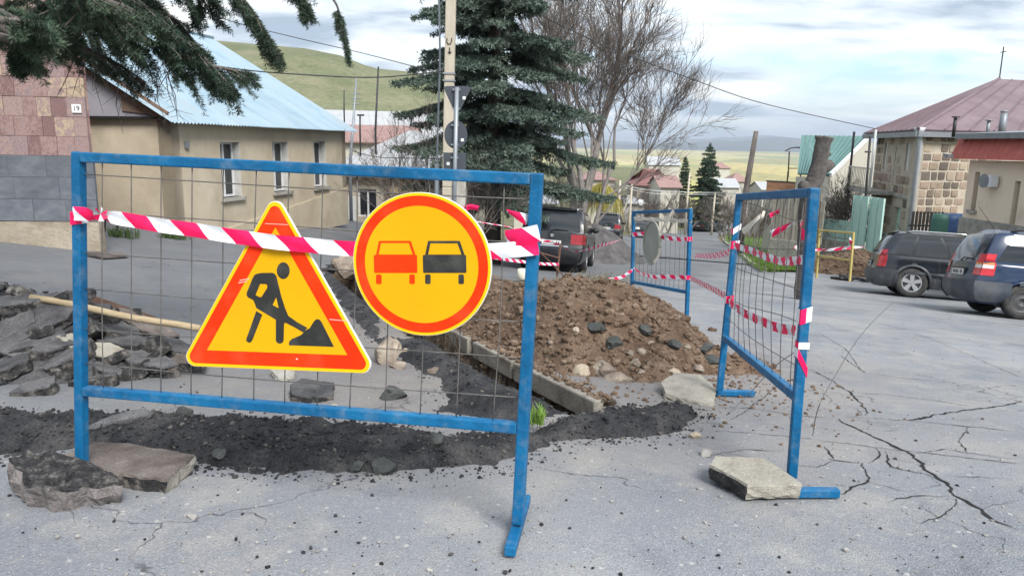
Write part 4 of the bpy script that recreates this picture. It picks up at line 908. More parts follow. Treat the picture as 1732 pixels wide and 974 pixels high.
# far barrier tapes
tape('upper tape on the farthest blue barrier', [at(1069, 397, 10.8), at(1090, 395, 10.5), at(1110, 399, 10.1), at(1140, 404, 9.7), at(1168, 405, 9.3)], .055, .10, -.5, ph=.1)
tape('lower tape on the farthest blue barrier', [at(1071, 453, 10.8), at(1085, 462, 10.6), at(1105, 468, 10.1), at(1135, 468, 9.7), at(1168, 470, 9.3)], .055, .11, -.5, wid=lambda t: .4 + .6 * sm(t * 2))
tape('faded white tape along the top of the farthest barrier', [at(1072, 370, 10.8), at(1110, 371, 10.1), at(1140, 373, 9.7), at(1170, 374, 9.3)], .05, .3, 0, faded=True)
tape('faded tape hanging diagonally on the farthest barrier', [at(1140, 356, 9.6), at(1128, 374, 9.7), at(1118, 395, 9.8), at(1116, 425, 9.8), at(1106, 445, 9.9)], .05, .3, 0, faded=True)
tape('tape running from the farthest barrier down to the soil heap', [at(1070, 456, 10.8), at(1058, 465, 10.6), at(1045, 471, 10.4), at(1030, 473, 10.2)], .05, .11, .7)
# right barrier to far barrier
tape('short tape stub strung left from the tilted barrier', [at(1250, 418, 5.25), at(1236, 424, 5.7), at(1222, 430, 6.3), at(1200, 433, 7.2), at(1176, 432, 8.5)], .055, .07, .8, tw=lambda t: .4 * t)
tape('tape running from the tilted barrier to the farthest barrier', [at(1236, 507, 5.2), at(1222, 498, 5.8), at(1200, 486, 6.8), at(1180, 476, 8), at(1168, 470, 9.2)], .055, .10, .6)
def b2(s, t, off=.0):
    a = B2['bl'].lerp(B2['br'], s); b = B2['tl'].lerp(B2['tr'], s); u2 = (B2['br'] - B2['bl']); n2 = Vector((-abs(u2.y), 0, 0)).normalized(); return a.lerp(b, t) + n2 * off
tape('upper tape across the tilted barrier', [at(1248, 415, 5.2) + Vector((-.03, 0, 0)), at(1270, 424, 4.85), at(1295, 434, 4.45), at(1325, 442, 4.05), at(1358, 439, 3.6)], .046, .09, -.3, ph=.3)
tape('lower tape across the tilted barrier', [at(1233, 511, 5.2), at(1255, 527, 4.8), at(1285, 542, 4.4), at(1315, 554, 4.05), at(1345, 559, 3.7)], .055, .10, -.3, ph=.2)
tape('torn tape strip flapping on the mesh of the tilted barrier', [at(1304, 396, 4.3), at(1318, 389, 4.25), at(1332, 382, 4.2), at(1345, 376, 4.1)], .046, .13, .5, ph=.4, wid=lambda t: .9 - .7 * t)
tape('short red tape scrap high on the mesh of the tilted barrier', [at(1302, 365, 4.4), at(1310, 361, 4.4), at(1318, 356, 4.35)], .025, .4, 0, ph=-.99)
tape('hanging tape end beside the right post of the tilted barrier', [at(1357, 372, 3.75), at(1354, 385, 3.75), at(1357, 396, 3.72), at(1362, 403, 3.7)], .05, .12, .4, ph=.5, wid=lambda t: .2 + 1.0 * t)
for i, (dx, dy) in enumerate(((0, 0), (6, 4), (12, 3))):
    tape(('leftmost', 'middle', 'rightmost')[i] + ' frayed pale tape strand hanging on the mesh of the tilted barrier', [at(1293, 357, 4.6), at(1282 + dx * .5, 369, 4.6), at(1268 + dx, 382 + dy, 4.65), at(1256 + dx * 1.6, 392 + dy, 4.7)], .05, .3, 0, faded=True, grp='frayed strands', wid=lambda t: .3 + .6 * t)
P2 = lambda t: B2['br'].lerp(B2['tr'], t)
wrap('white tape band high on the right post of the tilted barrier', P2(.555), B2['tr'], .046, .075, .02, ph=.4)
wrap('slanting red and white tape wound round the middle of the tilted post', P2(.40), B2['tr'], .046, .05, -.10)
wrap('tape band low on the right post of the tilted barrier', P2(.475 - .01), B2['tr'], .046, .035, .0, ph=.95)
Q2 = lambda t: B2['bl'].lerp(B2['tl'], t)
wrap('tape band at mid height on the left post of the tilted barrier', Q2(.46), B2['tl'], .046, .055, .01)
wrap('tape band high on the left post of the tilted barrier', Q2(.735), B2['tl'], .046, .055, .01, ph=.5)
wrap('pale tape band near the top of the left post of the tilted barrier', Q2(.815), B2['tl'], .046, .045, .04, ph=.95)
wrap('tape band on the right post of the farthest barrier', B3['br'].lerp(B3['tr'], .73), B3['tr'], .046, .055, .0)
wrap('lower tape band on the right post of the farthest barrier', B3['br'].lerp(B3['tr'], .40), B3['tr'], .046, .055, .0)
# loose bent wires sticking out of the tilted barrier
for pts, lab in (([gp(1374, 742) + Vector((0, 0, .02)), at(1384, 690, 3.75), at(1410, 640, 4.0), at(1450, 575, 4.4), at(1485, 535, 4.8), at(1510, 512, 5.3)], 'long bent steel wire rising from the paving right of the tilted barrier'),
                 ([gp(1233, 702) + Vector((0, 0, .02)), at(1265, 668, 5.0), at(1310, 620, 4.6), at(1345, 595, 4.2)], 'thin steel wire lying out from under the tilted barrier')):
    mb = MB(); P = catmull(pts, 6); mb.tube(P, .0026, 5); tag(rootmesh(mb, 'steel_wire', WIRE, P[0], smooth=True), lab, 'wire')
# rod with cross bars by the off-roader
mb = MB(); a, b = at(942, 468, 13.4), at(948, 412, 13.4); mb.tube([a, b], .022, 6); mb.tube([at(905, 418, 13.1), at(955, 468, 13.4)], .014, 5); mb.tube([at(905, 425, 13.1), at(947, 437, 13.4)], .014, 5)
tag(rootmesh(mb, 'steel_trestle', RUST, a), 'thin rusty rod frame holding the tape in front of the black off-roader', 'frame')
# twig bundle and pale bucket behind the heap
mb = MB(); rg = random.Random(9); p = at(995, 474, 12.3)
for i in range(150): q = p + Vector((rg.uniform(-.45, .4), rg.uniform(-.2, .2), rg.uniform(-.12, .02))); d = Vector((rg.uniform(-.1, .5), rg.uniform(-.2, .2), rg.uniform(-.02, .2))); mb.tube([q, q + d * .5, q + d], [.006, .005, .003], 3)
tag(rootmesh(mb, 'twig_bundle', mat('dry_twig', [(.14, .115, .07), (.22, .19, .12)], 8, .9), p), 'bundle of dry twigs lying behind the crest of the soil heap', 'twigs')
mb = MB(); p = gp(884, 478); mb.lathe([(.0, .01), (.10, .01), (.13, .26), (.115, .26), (.09, .05), (0, .05)], p, (0.1, -.1, 1), 16); tag(rootmesh(mb, 'plastic_bucket', mat('cream_plastic', [(.62, .58, .45), (.7, .67, .55)], 5, .5), p, smooth=True), 'small cream bucket standing behind the front barrier post', 'bucket')
# ================================================================ HOUSES
TUFF = mat('pink_tuff', [(0.21, 0.13, 0.125), (0.29, 0.19, 0.175), (0.33, 0.225, 0.205), (0.27, 0.20, 0.205), (0.35, 0.245, 0.215), (0.31, 0.22, 0.21), (0.43, 0.33, 0.235)], 3.5, .9, .5, 35, fine=.16, fscale=30, spec=.2, rmode=.5, dirt=((.10, .07, .065), .55), dscale=9)
BASALT = mat('grey_basalt', [(0.095, 0.105, 0.122), (0.13, 0.14, 0.158), (0.165, 0.175, 0.19)], 2.5, .85, .4, 40, fine=.12, spec=.25, rnd=.12)
TANW = mat('tan_render', [(0.40, 0.335, 0.245), (0.48, 0.41, 0.305), (0.54, 0.47, 0.36)], .9, .92, .5, 50, fine=.08, spec=.15, dirt=((.27, .23, .17), .6), dscale=.7)
PLINTH = mat('rough_concrete', [(0.25, 0.20, 0.15), (0.34, 0.29, 0.225), (0.40, 0.35, 0.28)], 3, .95, .8, 20, fine=.15, spec=.1)
BROOF = mat('blue_tin', [(0.22, 0.31, 0.38), (0.28, 0.37, 0.43), (0.32, 0.40, 0.45)], .8, .5, .1, 20, metal=.1, spec=.35, dirt=((.27, .30, .31), .4), dscale=.8, fine=.06, rnd=.05)
LILAC = mat('lilac_sheet', [(0.27, 0.26, 0.29), (0.34, 0.33, 0.36)], 2, .6, spec=.3)
BOARD = mat('brown_board', [(0.13, 0.085, 0.06), (0.20, 0.135, 0.10)], 3, .85, .3, 40, stretch=(8, 8, 1), rnd=.2)
WFR = mat('white_frame', [(0.62, 0.63, 0.63), (0.74, 0.74, 0.73)], 5, .45)
GLASS = mat('dark_glass', [(0.012, 0.014, 0.017), (0.03, 0.034, 0.04)], 2, .06, spec=.6)
GREYM = mat('grey_metal', [(0.20, 0.215, 0.235), (0.28, 0.295, 0.315)], 4, .5, metal=.4, spec=.4)
DKM = mat('dark_metal', [(0.02, 0.02, 0.022), (0.04, 0.04, 0.042)], 6, .5, metal=.3)
WHROOF = mat('pale_sheet_roof', [(0.33, 0.34, 0.35), (0.43, 0.44, 0.45)], 1.2, .7, .2, 20, spec=.3, dirt=((.30, .27, .25), .5), dscale=1.2)
PKROOF = mat('rusty_pink_roof', [(0.24, 0.145, 0.13), (0.32, 0.20, 0.18)], 2, .8, .2, 20)
CREST = mat('brown_stonework', [(0.15, 0.125, 0.105), (0.25, 0.195, 0.145), (0.36, 0.285, 0.21), (0.31, 0.225, 0.18), (0.40, 0.33, 0.25)], 4, .9, .5, 30, fine=.2, spec=.15, rmode=.6)
MORT = mat('pale_mortar', [(0.40, 0.345, 0.27), (0.50, 0.44, 0.35)], 4, .95, .5, 30)
MAUVE = mat('mauve_roof', [(0.135, 0.092, 0.105), (0.175, 0.122, 0.135), (0.21, 0.155, 0.165)], 1.0, .65, .1, 20, metal=.1, fine=.06)
REDT = mat('red_tiles', [(0.40, 0.085, 0.065), (0.50, 0.135, 0.10)], 5, .6, .2, 30, rnd=.1)
PEACH = mat('peach_render', [(0.76, 0.62, 0.47), (0.82, 0.69, 0.54)], 1.2, .9, .4, 50, fine=.06, dirt=((.40, .33, .26), .5), dscale=1)
GREENR = mat('green_sheet', [(0.10, 0.20, 0.185), (0.13, 0.24, 0.22)], 1.2, .5, .1, 20, metal=.1)
BEIGE = mat('beige_render', [(0.46, 0.43, 0.36), (0.54, 0.51, 0.43)], .8, .92, .4, 40)
MINT = mat('mint_paint', [(0.40, 0.60, 0.53), (0.48, 0.68, 0.60)], 2, .5, .1, 30, dirt=((.28, .36, .30), .4), dscale=4)
ORBR = mat('orange_brick', [(0.42, 0.20, 0.11), (0.52, 0.28, 0.16)], 6, .9, .4, 30, rnd=.15)

class Fr:                     # wall frame: origin, horizontal direction u, outward normal n
    def __init__(s, o, u, n): s.o, s.u, s.n = Vector(o), Vector(u).normalized(), Vector(n).normalized()
    def p(s, a, z, d=0.0): return s.o + s.u * a + Vector((0, 0, z)) + s.n * d
    def box(s, mb, a0, a1, z0, z1, d0, d1, m=0):
        P = [s.p(a, z, d) for z in (z0, z1) for a, d in ((a0, d1), (a1, d1), (a1, d0), (a0, d0))]
        mb.hexa(P, m)
def frame2(a, b, side):       # frame from two ground points; side: a point on the outer side
    a, b, side = Vector(a), Vector(b), Vector(side); u = Vector((b.x - a.x, b.y - a.y, 0)); L = u.length; u.normalize(); n = Vector((u.y, -u.x, 0))
    if n.dot(side - a) < 0: n = -n
    return Fr(a, u, n), L
def wall_open(mb, f, L, z0, z1, ops, th=.3, m=0):
    ops = sorted(ops); a = 0
    for o0, o1, w0, w1 in ops:
        if o0 > a + 1e-4: f.box(mb, a, o0, z0, z1, -th, 0, m)
        if w0 > z0: f.box(mb, o0, o1, z0, w0, -th, 0, m)
        if w1 < z1: f.box(mb, o0, o1, w1, z1, -th, 0, m)
        a = o1
    if a < L: f.box(mb, a, L, z0, z1, -th, 0, m)
def window(root, f, o, dep=.16, fr=.06, mull=1, sillm=None, fm=None, gm=None, bars=0):
    a0, a1, z0, z1 = o; mb = MB(); fm = fm or WFR
    f.box(mb, a0, a0 + fr, z0, z1, -dep - .05, -dep); f.box(mb, a1 - fr, a1, z0, z1, -dep - .05, -dep)
    f.box(mb, a0 + fr, a1 - fr, z1 - fr, z1, -dep - .05, -dep); f.box(mb, a0 + fr, a1 - fr, z0, z0 + fr, -dep - .05, -dep)
    for i in range(mull): c = lerp(a0, a1, (i + 1) / (mull + 1)); f.box(mb, c - fr / 2, c + fr / 2, z0 + fr, z1 - fr, -dep - .048, -dep - .002)
    w = mb.build('window', fm, root)
    for i in range(mull + 1):
        mb = MB(); l, r = lerp(a0, a1, i / (mull + 1)) + fr * .8, lerp(a0, a1, (i + 1) / (mull + 1)) - fr * .8; f.box(mb, l, r, z0 + fr * .9, z1 - fr * .9, -dep - .04, -dep - .03); mb.build('pane', gm or GLASS, w)
    if sillm: mb = MB(); f.box(mb, a0 - .08, a1 + .08, z0 - .09, z0, -dep, .09); mb.build('sill', sillm, w)
    return w
def corrug(o, e, up, W_, L_, pitch, amp, nrm):           # corrugated sheet: eave dir e, slope dir up
    mb = MB(); n = int(W_ / pitch) * 6; P = []
    for i in range(n + 1):
        a = W_ * i / n; h = amp * math.sin(2 * math.pi * a / pitch); P.append([o + e * a + nrm * h, o + e * a + up * (L_ / 2) + nrm * h, o + e * a + up * L_ + nrm * h])
    mb.grid(P); b = len(mb.v) // 3
    return mb
def text_mesh(name, s, size, m, parent, pos, u, w, ext=.003):
    cu = bpy.data.curves.new(name, 'FONT'); cu.body = s; cu.size = size; cu.align_x = 'CENTER'; cu.align_y = 'CENTER'; cu.extrude = ext
    ob = bpy.data.objects.new(name, cu); COL.objects.link(ob); dg = bpy.context.evaluated_depsgraph_get(); me = bpy.data.meshes.new_from_object(ob.evaluated_get(dg)); bpy.data.objects.remove(ob)
    n = Vector(u).cross(Vector(w)); M_ = Matrix((u, w, n)).transposed().to_4x4(); M_.translation = Vector(pos); me.materials.clear(); me.materials.append(m)
    return inst(me, name, parent, M_)

# ---- pink tuff house with the number 19
a, b = gp(-420, 424), gp(172, 427); b = Vector((b.x, b.y, 0)); a = at(-420, 424, b.y - .5); f, L = frame2((a.x, a.y, gz(b.x, b.y)), (b.x, b.y, 0), (0, 0, 0)); f.o.z = gz(b.x, b.y) - .05
th = empty('tuff_house', f.p(L / 2, 0)); tag(th, 'pink tuff-clad house with grey basalt base at the left edge of the picture', 'house')
mb = MB(); mb.add([f.p(a_, z_, d_) for z_ in (.55, 4.6) for a_, d_ in ((0, -.045), (L - .02, -.045), (L - 4.4, -6), (0, -6))], [(3, 2, 1, 0), (4, 5, 6, 7), (0, 1, 5, 4), (1, 2, 6, 5), (2, 3, 7, 6), (3, 0, 4, 7)]); mb.build('wall', TUFF, th, recalc=True)
mb = MB(); f.box(mb, -.02, L + .02, -.4, .52, -.12, .06); mb.build('foundation', PLINTH, th)
ROW = 11.0
tz = lambda px, py: (at(px, py, f.o.y + .3).z - f.o.z)
zb1 = 1.52                                             # top of basalt
me_t = MB(); me_t.box((0, 0, 0), (1, 1, 1)); tile_me = me_t.mesh('tuff_tile', TUFF); bas_me = me_t.mesh('basalt_panel', BASALT)
def tile(me, nm, a0, a1, z0, z1, d, parent, fr_=None, rr=None):
    fr_ = fr_ or f; g = .004; c = fr_.p((a0 + a1) / 2, (z0 + z1) / 2, d / 2 - .02); M_ = Matrix((fr_.u, fr_.n, Vector((0, 0, 1)))).transposed().to_4x4()
    M_ = Matrix.Translation(c) @ M_ @ Matrix.Diagonal((a1 - a0 - g, d + .04, z1 - z0 - g, 1)); return inst(me, nm, parent, M_)
rg = random.Random(4); z = .53
for h in (.33, .33, .32):
    a_ = L - rg.uniform(.2, .5) ; first = True; hi = L
    while hi > 0:
        lo = max(0, hi - rg.uniform(.42, .72)); tile(bas_me, 'basalt_panel', lo, hi, z, z + h, .02 + rg.uniform(0, .006), th); hi = lo
    z += h
zt = z
for r in range(11):
    hi = L - .04
    while hi > L - 3.6:
        lo = hi - rg.uniform(.17, .28); tile(tile_me, 'tuff_tile', lo, hi, zt + r * .285, zt + (r + 1) * .285, rg.uniform(.004, .016), th); hi = lo
mb = MB(); f.box(mb, 0, L - 3.62, zt, 4.6, -.04, .008); mb.build('wall_cladding', TUFF, th)
WPL = mat('number_plate_white', [(.7, .7, .68), (.76, .76, .74)], 5, .5)
pos = at(130, 184, f.p(L, 0).y - .03); mb = MB(); uu = f.u; mb.prism([(-.065, -.06), (.065, -.06), (.065, .06), (-.065, .06)], pos, uu, Vector((0, 0, 1)), -.02, .02)
npl = mb.build('house_number_plate', WPL, th); text_mesh('number_text', '19', .10, SB, npl, pos - f.u.cross(Vector((0, 0, 1))) * (-.021 if f.u.cross(Vector((0, 0, 1))).dot(f.n) > 0 else .021), uu, Vector((0, 0, 1)))

# ---- tan rendered house with blue roof
A = Vector((-7.62, 16.7, 0)); B = Vector((-5.80, 25.8, 0)); zg = gz(A.x, A.y) - .3; A.z = B.z = zg
ft, LT = frame2(A, B, (10, 20, 0)); tn = empty('tan_house', A); tag(tn, 'tan rendered house with light blue corrugated roof and three tall windows', 'house')
ze_n = at(297, 197, A.y).z - zg; ze_f = at(592, 217, B.y).z - zg; ZE = (ze_n + ze_f) / 2
def wpx(px, py):                     # pixel on the front wall plane -> (a, z)
    d = ray(px, py); t = (ft.o - CAM).dot(ft.n) / d.dot(ft.n); p = CAM + d * t; return ((p - ft.o).dot(ft.u), p.z - zg)
PATCHW = mat('white_plaster', [(.44, .43, .40), (.55, .54, .51)], 4, .9, dirt=((.3, .28, .25), .5), dscale=5)
wins = []
for l, r, t, b_ in ((374, 408, 244, 344), (462, 489, 243, 330), (531, 552, 242, 322)):
    a0, z1 = wpx(l, t); a1, z0 = wpx(r, b_); wins.append((a0 - .06, a1 + .06, max(z0, .9) - .03, z1 + .05))
mb = MB(); wall_open(mb, ft, LT, 0, ZE, wins, .32); mb.build('wall', TANW, tn)
for o in wins:
    w_ = window(tn, ft, o, dep=.2, fr=.055, mull=1, sillm=CONC)
    mb = MB(); ft.box(mb, o[1] - .012, o[1] + .001, o[2], o[3], -.195, -.004); mb.build('reveal_plaster', PATCHW, w_); mb = MB(); ft.box(mb, o[0] - .001, o[0] + .012, o[2], o[3], -.195, -.004); mb.build('reveal_plaster', PATCHW, w_)
fg = Fr(A, Vector((-ft.n.x, -ft.n.y, 0)), -ft.u); mb = MB(); fg.box(mb, .0, 10, 0, ZE, -.3, 0); mb.build('end_wall', TANW, tn)
fb = Fr(B, Vector((-ft.n.x, -ft.n.y, 0)), ft.u); mb = MB(); fb.box(mb, 0, 10, 0, ZE, -.3, 0); mb.build('end_wall', TANW, tn)
mb = MB(); mb.add([ft.p(a_, z_, d_) for d_ in (.0, .05) for a_, z_ in ((1.0, -.5), (LT, -.5), (LT, .75), (1.0, .02))], [(3, 2, 1, 0), (4, 5, 6, 7), (0, 1, 5, 4), (1, 2, 6, 5), (2, 3, 7, 6), (3, 0, 4, 7)]); mb.build('plinth', TANW, tn, recalc=True)
RW, RH = 5.1, 2.95                   # half width and rise of the gable roof
sl = (-ft.n * RW + Vector((0, 0, RH))); SL = sl.length; sl.normalize(); rn = ft.u.cross(sl); rn = rn if rn.z > 0 else -rn
ov = .35; o0 = ft.p(-.35, ZE + .05) - sl * ov; sheets = 11; Wd = (LT + .75) / sheets
me_s = corrug(Vector((0, 0, 0)), ft.u, sl, Wd + .02, SL + ov, Wd / 7, .022, rn).mesh('roof_sheet', BROOF, True)
for i in range(sheets): inst(me_s, 'roof_sheet', tn, Matrix.Translation(o0 + ft.u * (i * Wd) + rn * (.006 * (i % 2))))
sl2 = (ft.n * RW + Vector((0, 0, RH))).normalized(); ob = ft.p(-.35, ZE + .05) - ft.n * 2 * RW - sl2 * ov; rn2 = sl2.cross(ft.u); rn2 = rn2 if rn2.z > 0 else -rn2
corrug(ob, ft.u, sl2, LT + .75, SL + ov, .13, .02, rn2).build('roof_back', BROOF, tn, smooth=True)
rd0 = ft.p(-.37, ZE + .05 + RH + .03) - ft.n * RW; mb = MB(); mb.tube([rd0, rd0 + ft.u * (LT + .8)], .07, 8); mb.build('ridge_cap', BROOF, tn, smooth=True)
for fr_, nm in ((fg, -1), (fb, 1)):
    mb = MB(); mb.prism([(0.02, 0), (2 * RW, 0), (RW, RH - .08)], fr_.o + Vector((0, 0, ZE)) + fr_.n * .02, fr_.u, Vector((0, 0, 1)), -.05, .05); mb.build('gable_panel', LILAC, tn)
mb = MB(); mb.bar(fg.p(.0, ZE - .02, .12), fg.p(RW, ZE + RH - .02, .12), .05, .28, up=Vector((0, 0, 1))); mb.build('verge_board', BOARD, tn)
mb = MB(); mb.prism([(0, 0.0), (1.1, 0.12), (1.1, .60)], fg.o + Vector((0, 0, ZE)) + fg.n * .09, fg.u, Vector((0, 0, 1)), -.015, .015); mb.build('gable_boarding', BOARD, tn)
mb = MB(); fg.box(mb, -.05, 6, ZE - .05, ZE + .0, .0, .16); mb.build('gable_ledge', DKM, tn)
mb = MB(); o_ = wpx(314, 245); ft.box(mb, o_[0] - .06, o_[0] + .06, o_[1] - .08, o_[1] + .08, 0, .06); mb.build('meter_box', GREYM, tn)
# low steel frame, plate and weeds between the two houses
mb = MB(); q = at(176, 400, 14.0); r_ = at(213, 398, 14.0); t1, t2 = at(178, 363, 14.0), at(214, 361, 14.0)
for a_, b_ in ((q, t1), (at(198, 400, 14), at(199, 364, 14)), (t1, t2), (at(176, 400, 14), at(205, 400, 14))): mb.bar(a_, b_, .035)
for a_ in (q, at(198, 400, 14)): mb.bar(a_, on(a_.x, a_.y, -.02), .035)
tag(rootmesh(mb, 'steel_rack', DKM, q), 'black steel frame standing between the pink house and the tan house', 'rack')
mb = MB(); p_ = [gp(148, 430), gp(205, 432), gp(217, 437), gp(176, 440), gp(146, 434)]; mb.add([v + Vector((0, 0, .05)) for v in p_] + [v + Vector((0, 0, .02)) for v in p_], [(0, 1, 2, 3, 4), (9, 8, 7, 6, 5)] + [(i, 5 + i, 5 + (i + 1) % 5, (i + 1) % 5) for i in range(5)])
tag(rootmesh(mb, 'flat_board', SLABBROWN, p_[0], recalc=True), 'thin flat board lying on the paving by the corner of the pink house', 'board')
WEED = mat('weed_leaf', [(.03, .06, .015), (.07, .11, .03)], 10, .8)
for (px, py), lab in (((215, 403), 'dark green weeds by the black steel frame'), ((300, 405), 'small green weeds at the corner of the tan house')):
    mb = MB(); p = gp(px, py); rg = random.Random(px)
    for i in range(12): blades(mb, p.x + rg.uniform(-.3, .3), p.y + rg.uniform(-.1, .1), p.z, 14, .22, .1, rg)
    tag(rootmesh(mb, 'weeds', WEED, p), lab, 'weeds')

# ---- generic simple house
def gable_house(name, label, A, B, dep, h, rh, wallm, roofm, side, wins=(), ov=.3, hip=0.0, cat='house', ribs=0):
    zg = min(gz(A[0], A[1]), gz(B[0], B[1])) - .3; f, L = frame2((A[0], A[1], zg), (B[0], B[1], zg), side); r = empty(name, f.p(L / 2, 0, -dep / 2)); tag(r, label, cat)
    mb = MB(); wall_open(mb, f, L, 0, h, list(wins), .25); mb.build('wall', wallm, r)
    mb = MB(); f.box(mb, 0, .25, 0, h, -dep, -.25); f.box(mb, L - .25, L, 0, h, -dep, -.25); f.box(mb, .25, L - .25, 0, h, -dep, -dep + .25); mb.build('wall', wallm, r)
    for w in wins: window(r, f, w, dep=.1, fr=.07, mull=1)
    e0, e1, k0, k1 = [f.p(a, h, d) for a, d in ((-ov, ov), (L + ov, ov), (-ov, -dep - ov), (L + ov, -dep - ov))]
    r0, r1 = f.p(-ov + hip, h + rh, -dep / 2), f.p(L + ov - hip, h + rh, -dep / 2)
    for nm, q in (('roof', [e0, e1, r1, r0]), ('roof', [k1, k0, r0, r1])) + ((('roof', [k0, e0, r0]), ('roof', [e1, k1, r1])) if hip else ()):
        n = (q[1] - q[0]).cross(q[2] - q[0]).normalized(); n = n if n.z > 0 else -n; mb = MB(); k = len(q)
        mb.add([p for p in q] + [p + n * .07 for p in q], [tuple(range(k))[::-1], tuple(range(k, 2 * k))] + [(i, (i + 1) % k, k + (i + 1) % k, k + i) for i in range(k)]); R_ = mb.build(nm, roofm, r, recalc=True)
        if ribs:
            mb = MB(); m_ = int((q[1] - q[0]).length / ribs)
            for i in range(m_ + 1):
                t = i / m_; lo = q[0].lerp(q[1], t)
                if len(q) == 4:
                    wlen = (q[1] - q[0]).length; hh = hip / wlen if hip else 0; t2 = clamp((t - hh) / (1 - 2 * hh)) if hip else t; hi = q[3].lerp(q[2], t2)
                    if hip and (t < hh or t > 1 - hh): s = min(t, 1 - t) / hh; hi = lo + ((q[3].lerp(q[2], clamp((t - hh) / (1 - 2 * hh)))) - q[0].lerp(q[1], hh if t < hh else 1 - hh)) * s; 
                    mb.bar(lo + n * .085, hi + n * .085, .035, .03)
                else:
                    s = min(t, 1 - t) * 2; mb.bar(lo + n * .085, lo + (q[2] - q[0].lerp(q[1], .5)) * s + n * .085, .035, .03) if s > .01 else None
            sm_o = mb.build('seams', roofm, R_); sm_o['kind'] = 'stuff'
    if not hip:
        for e, fr_ in ((0, -1), (L, 1)):
            mb = MB(); P = [f.p(e, h, 0), f.p(e, h, -dep), f.p(e, h + rh, -dep / 2)]; d = f.u * (-.25 * fr_); mb.add(P + [p + d for p in P], [(0, 1, 2), (5, 4, 3), (0, 3, 4, 1), (1, 4, 5, 2), (2, 5, 3, 0)]); mb.build('gable', wallm, r, recalc=True)
    return r, f, L, h, zg
# stone house with pale hipped roof beyond the tan house
PATCH = mat('white_patch', [(.55, .55, .53), (.66, .66, .64)], 3, .9)
pA, pB = at(588, 400, 33), at(745, 400, 31.5); zz = gz(-4, 32) - .3; zt_ = at(660, 296, 32).z - zz
WN = (at(611, 360, 33).x - pA.x, at(646, 360, 33).x - pA.x)
sh_, fs_, Ls_, hs_, zg_ = gable_house('stone_cottage', 'brown stone cottage with pale hipped sheet roof behind the tan house', (pA.x - 1.2, pA.y + .1), (pB.x, pB.y), 7.5, zt_, 2.0, MORT, WHROOF, (0, 0, 0), [(WN[0] + 1.2, WN[1] + 1.2, zt_ - 1.72, zt_ - .5)], hip=3.0, ribs=.28)
rg = random.Random(6); mb = MB()
for r in range(9):
    a_ = .0
    while a_ < Ls_ - .3:
        w_ = rg.uniform(.25, .45); z0 = zt_ - .32 * (r + 1) - .02
        if not (WN[0] + .85 < a_ + w_ and a_ < WN[1] + 1.45 and z0 > zt_ - 2.05 and z0 < zt_ - .35): fs_.box(mb, a_ + .03, min(a_ + w_, Ls_ - .02), z0 + .03, z0 + .30, 0, .03 + rg.uniform(0, .02), rg.randrange(3))
        a_ += w_
STN = [mat('stone_tan', [(.30, .22, .14), (.36, .27, .18)], 6, .9, .4, 40), mat('stone_brown', [(.20, .145, .10), (.26, .19, .13)], 6, .9, .4, 40), mat('stone_ochre', [(.36, .27, .16), (.42, .33, .22)], 6, .9, .4, 40)]
o = mb.build('stonework', STN, sh_); o['kind'] = 'stuff'
mb = MB(); fs_.box(mb, 1.25, WN[0] + 1.13, zt_ - 2.2, zt_ - .85, .0, .07); mb.build('render_patch', PATCH, sh_)
# long white-roofed house behind and a red roofed one between
def pxhouse(name, label, pl, pr, Yl, Yr, pyw, dep, rh_px, wallm, roofm, hip=0, wins=(), ribs=0):
    a_, b_ = at(pl, pyw, Yl), at(pr, pyw, Yr); z_ = min(gz(a_.x, a_.y), gz(b_.x, b_.y)) - .3; h = max(1.5, (a_.z + b_.z) / 2 - z_); rh = rh_px * Yl / FPX
    return gable_house(name, label, (a_.x, a_.y), (b_.x, b_.y), dep, h, rh, wallm, roofm, (0, 0, 0), wins, hip=hip, ribs=ribs)
pxhouse('long_house', 'long house with white sheet roof and rusty ridge below the green hill', 548, 745, 52, 54, 233, 9, 46, BEIGE, WHROOF, ribs=.5)
pxhouse('red_roofed_shed', 'small shed with rusty red roof behind the stone cottage', 572, 690, 42, 42, 243, 6, 30, BEIGE, PKROOF)

# ---- two-storey stone house on the right with mauve hipped roof
K = at(1541, 380, 29.0); zK = gz(K.x, K.y) - .5
K.z = zK; Lf = at(1468, 380, 35.5); Rt = at(1800, 330, 31.0)
ZK = at(1556, 222, 29.0).z - zK
rh_ = empty('two_storey_house', K); tag(rh_, 'two-storey brown stone house with mauve hipped metal roof and balcony on the right', 'house')
fL, LL = frame2(K, (Lf.x, Lf.y, zK), (0, 0, 0)); fR, LR = frame2(K, (Rt.x, Rt.y, zK), (10, 0, 0))
def fpx(f_, px, py):
    d = ray(px, py); t = (f_.o - CAM).dot(f_.n) / d.dot(f_.n); p = CAM + d * t; return ((p - f_.o).dot(f_.u), p.z - zK)
def frect(f_, l, t, r, b):
    q = [fpx(f_, x, y) for x in (l, r) for y in (t, b)]; c = [v[0] for v in q]; return (min(sorted(c)[1], sorted(c)[2]), max(sorted(c)[1], sorted(c)[2]), (q[1][1] + q[3][1]) / 2, (q[0][1] + q[2][1]) / 2)
opL = [frect(fL, 1528, 243, 1540, 290), frect(fL, 1508, 248, 1517, 316), frect(fL, 1492, 241, 1502, 286)]
opL = [(max(.15, a0), a1, z0, z1) for a0, a1, z0, z1 in opL]
gnd = [frect(fL, 1508, 350, 1524, 392)]
mb = MB(); zm = fpx(fL, 1530, 330)[1]; wall_open(mb, fL, LL, zm, ZK, opL, .14); wall_open(mb, fL, LL, 0, zm, [(g0[0], g0[1], max(0, g0[2]), min(zm - .1, g0[3])) for g0 in gnd], .14); mb.build('wall', MORT, rh_)
mb = MB(); fR.box(mb, .05, LR, 0, ZK, -.4, 0); mb.build('wall', MORT, rh_)
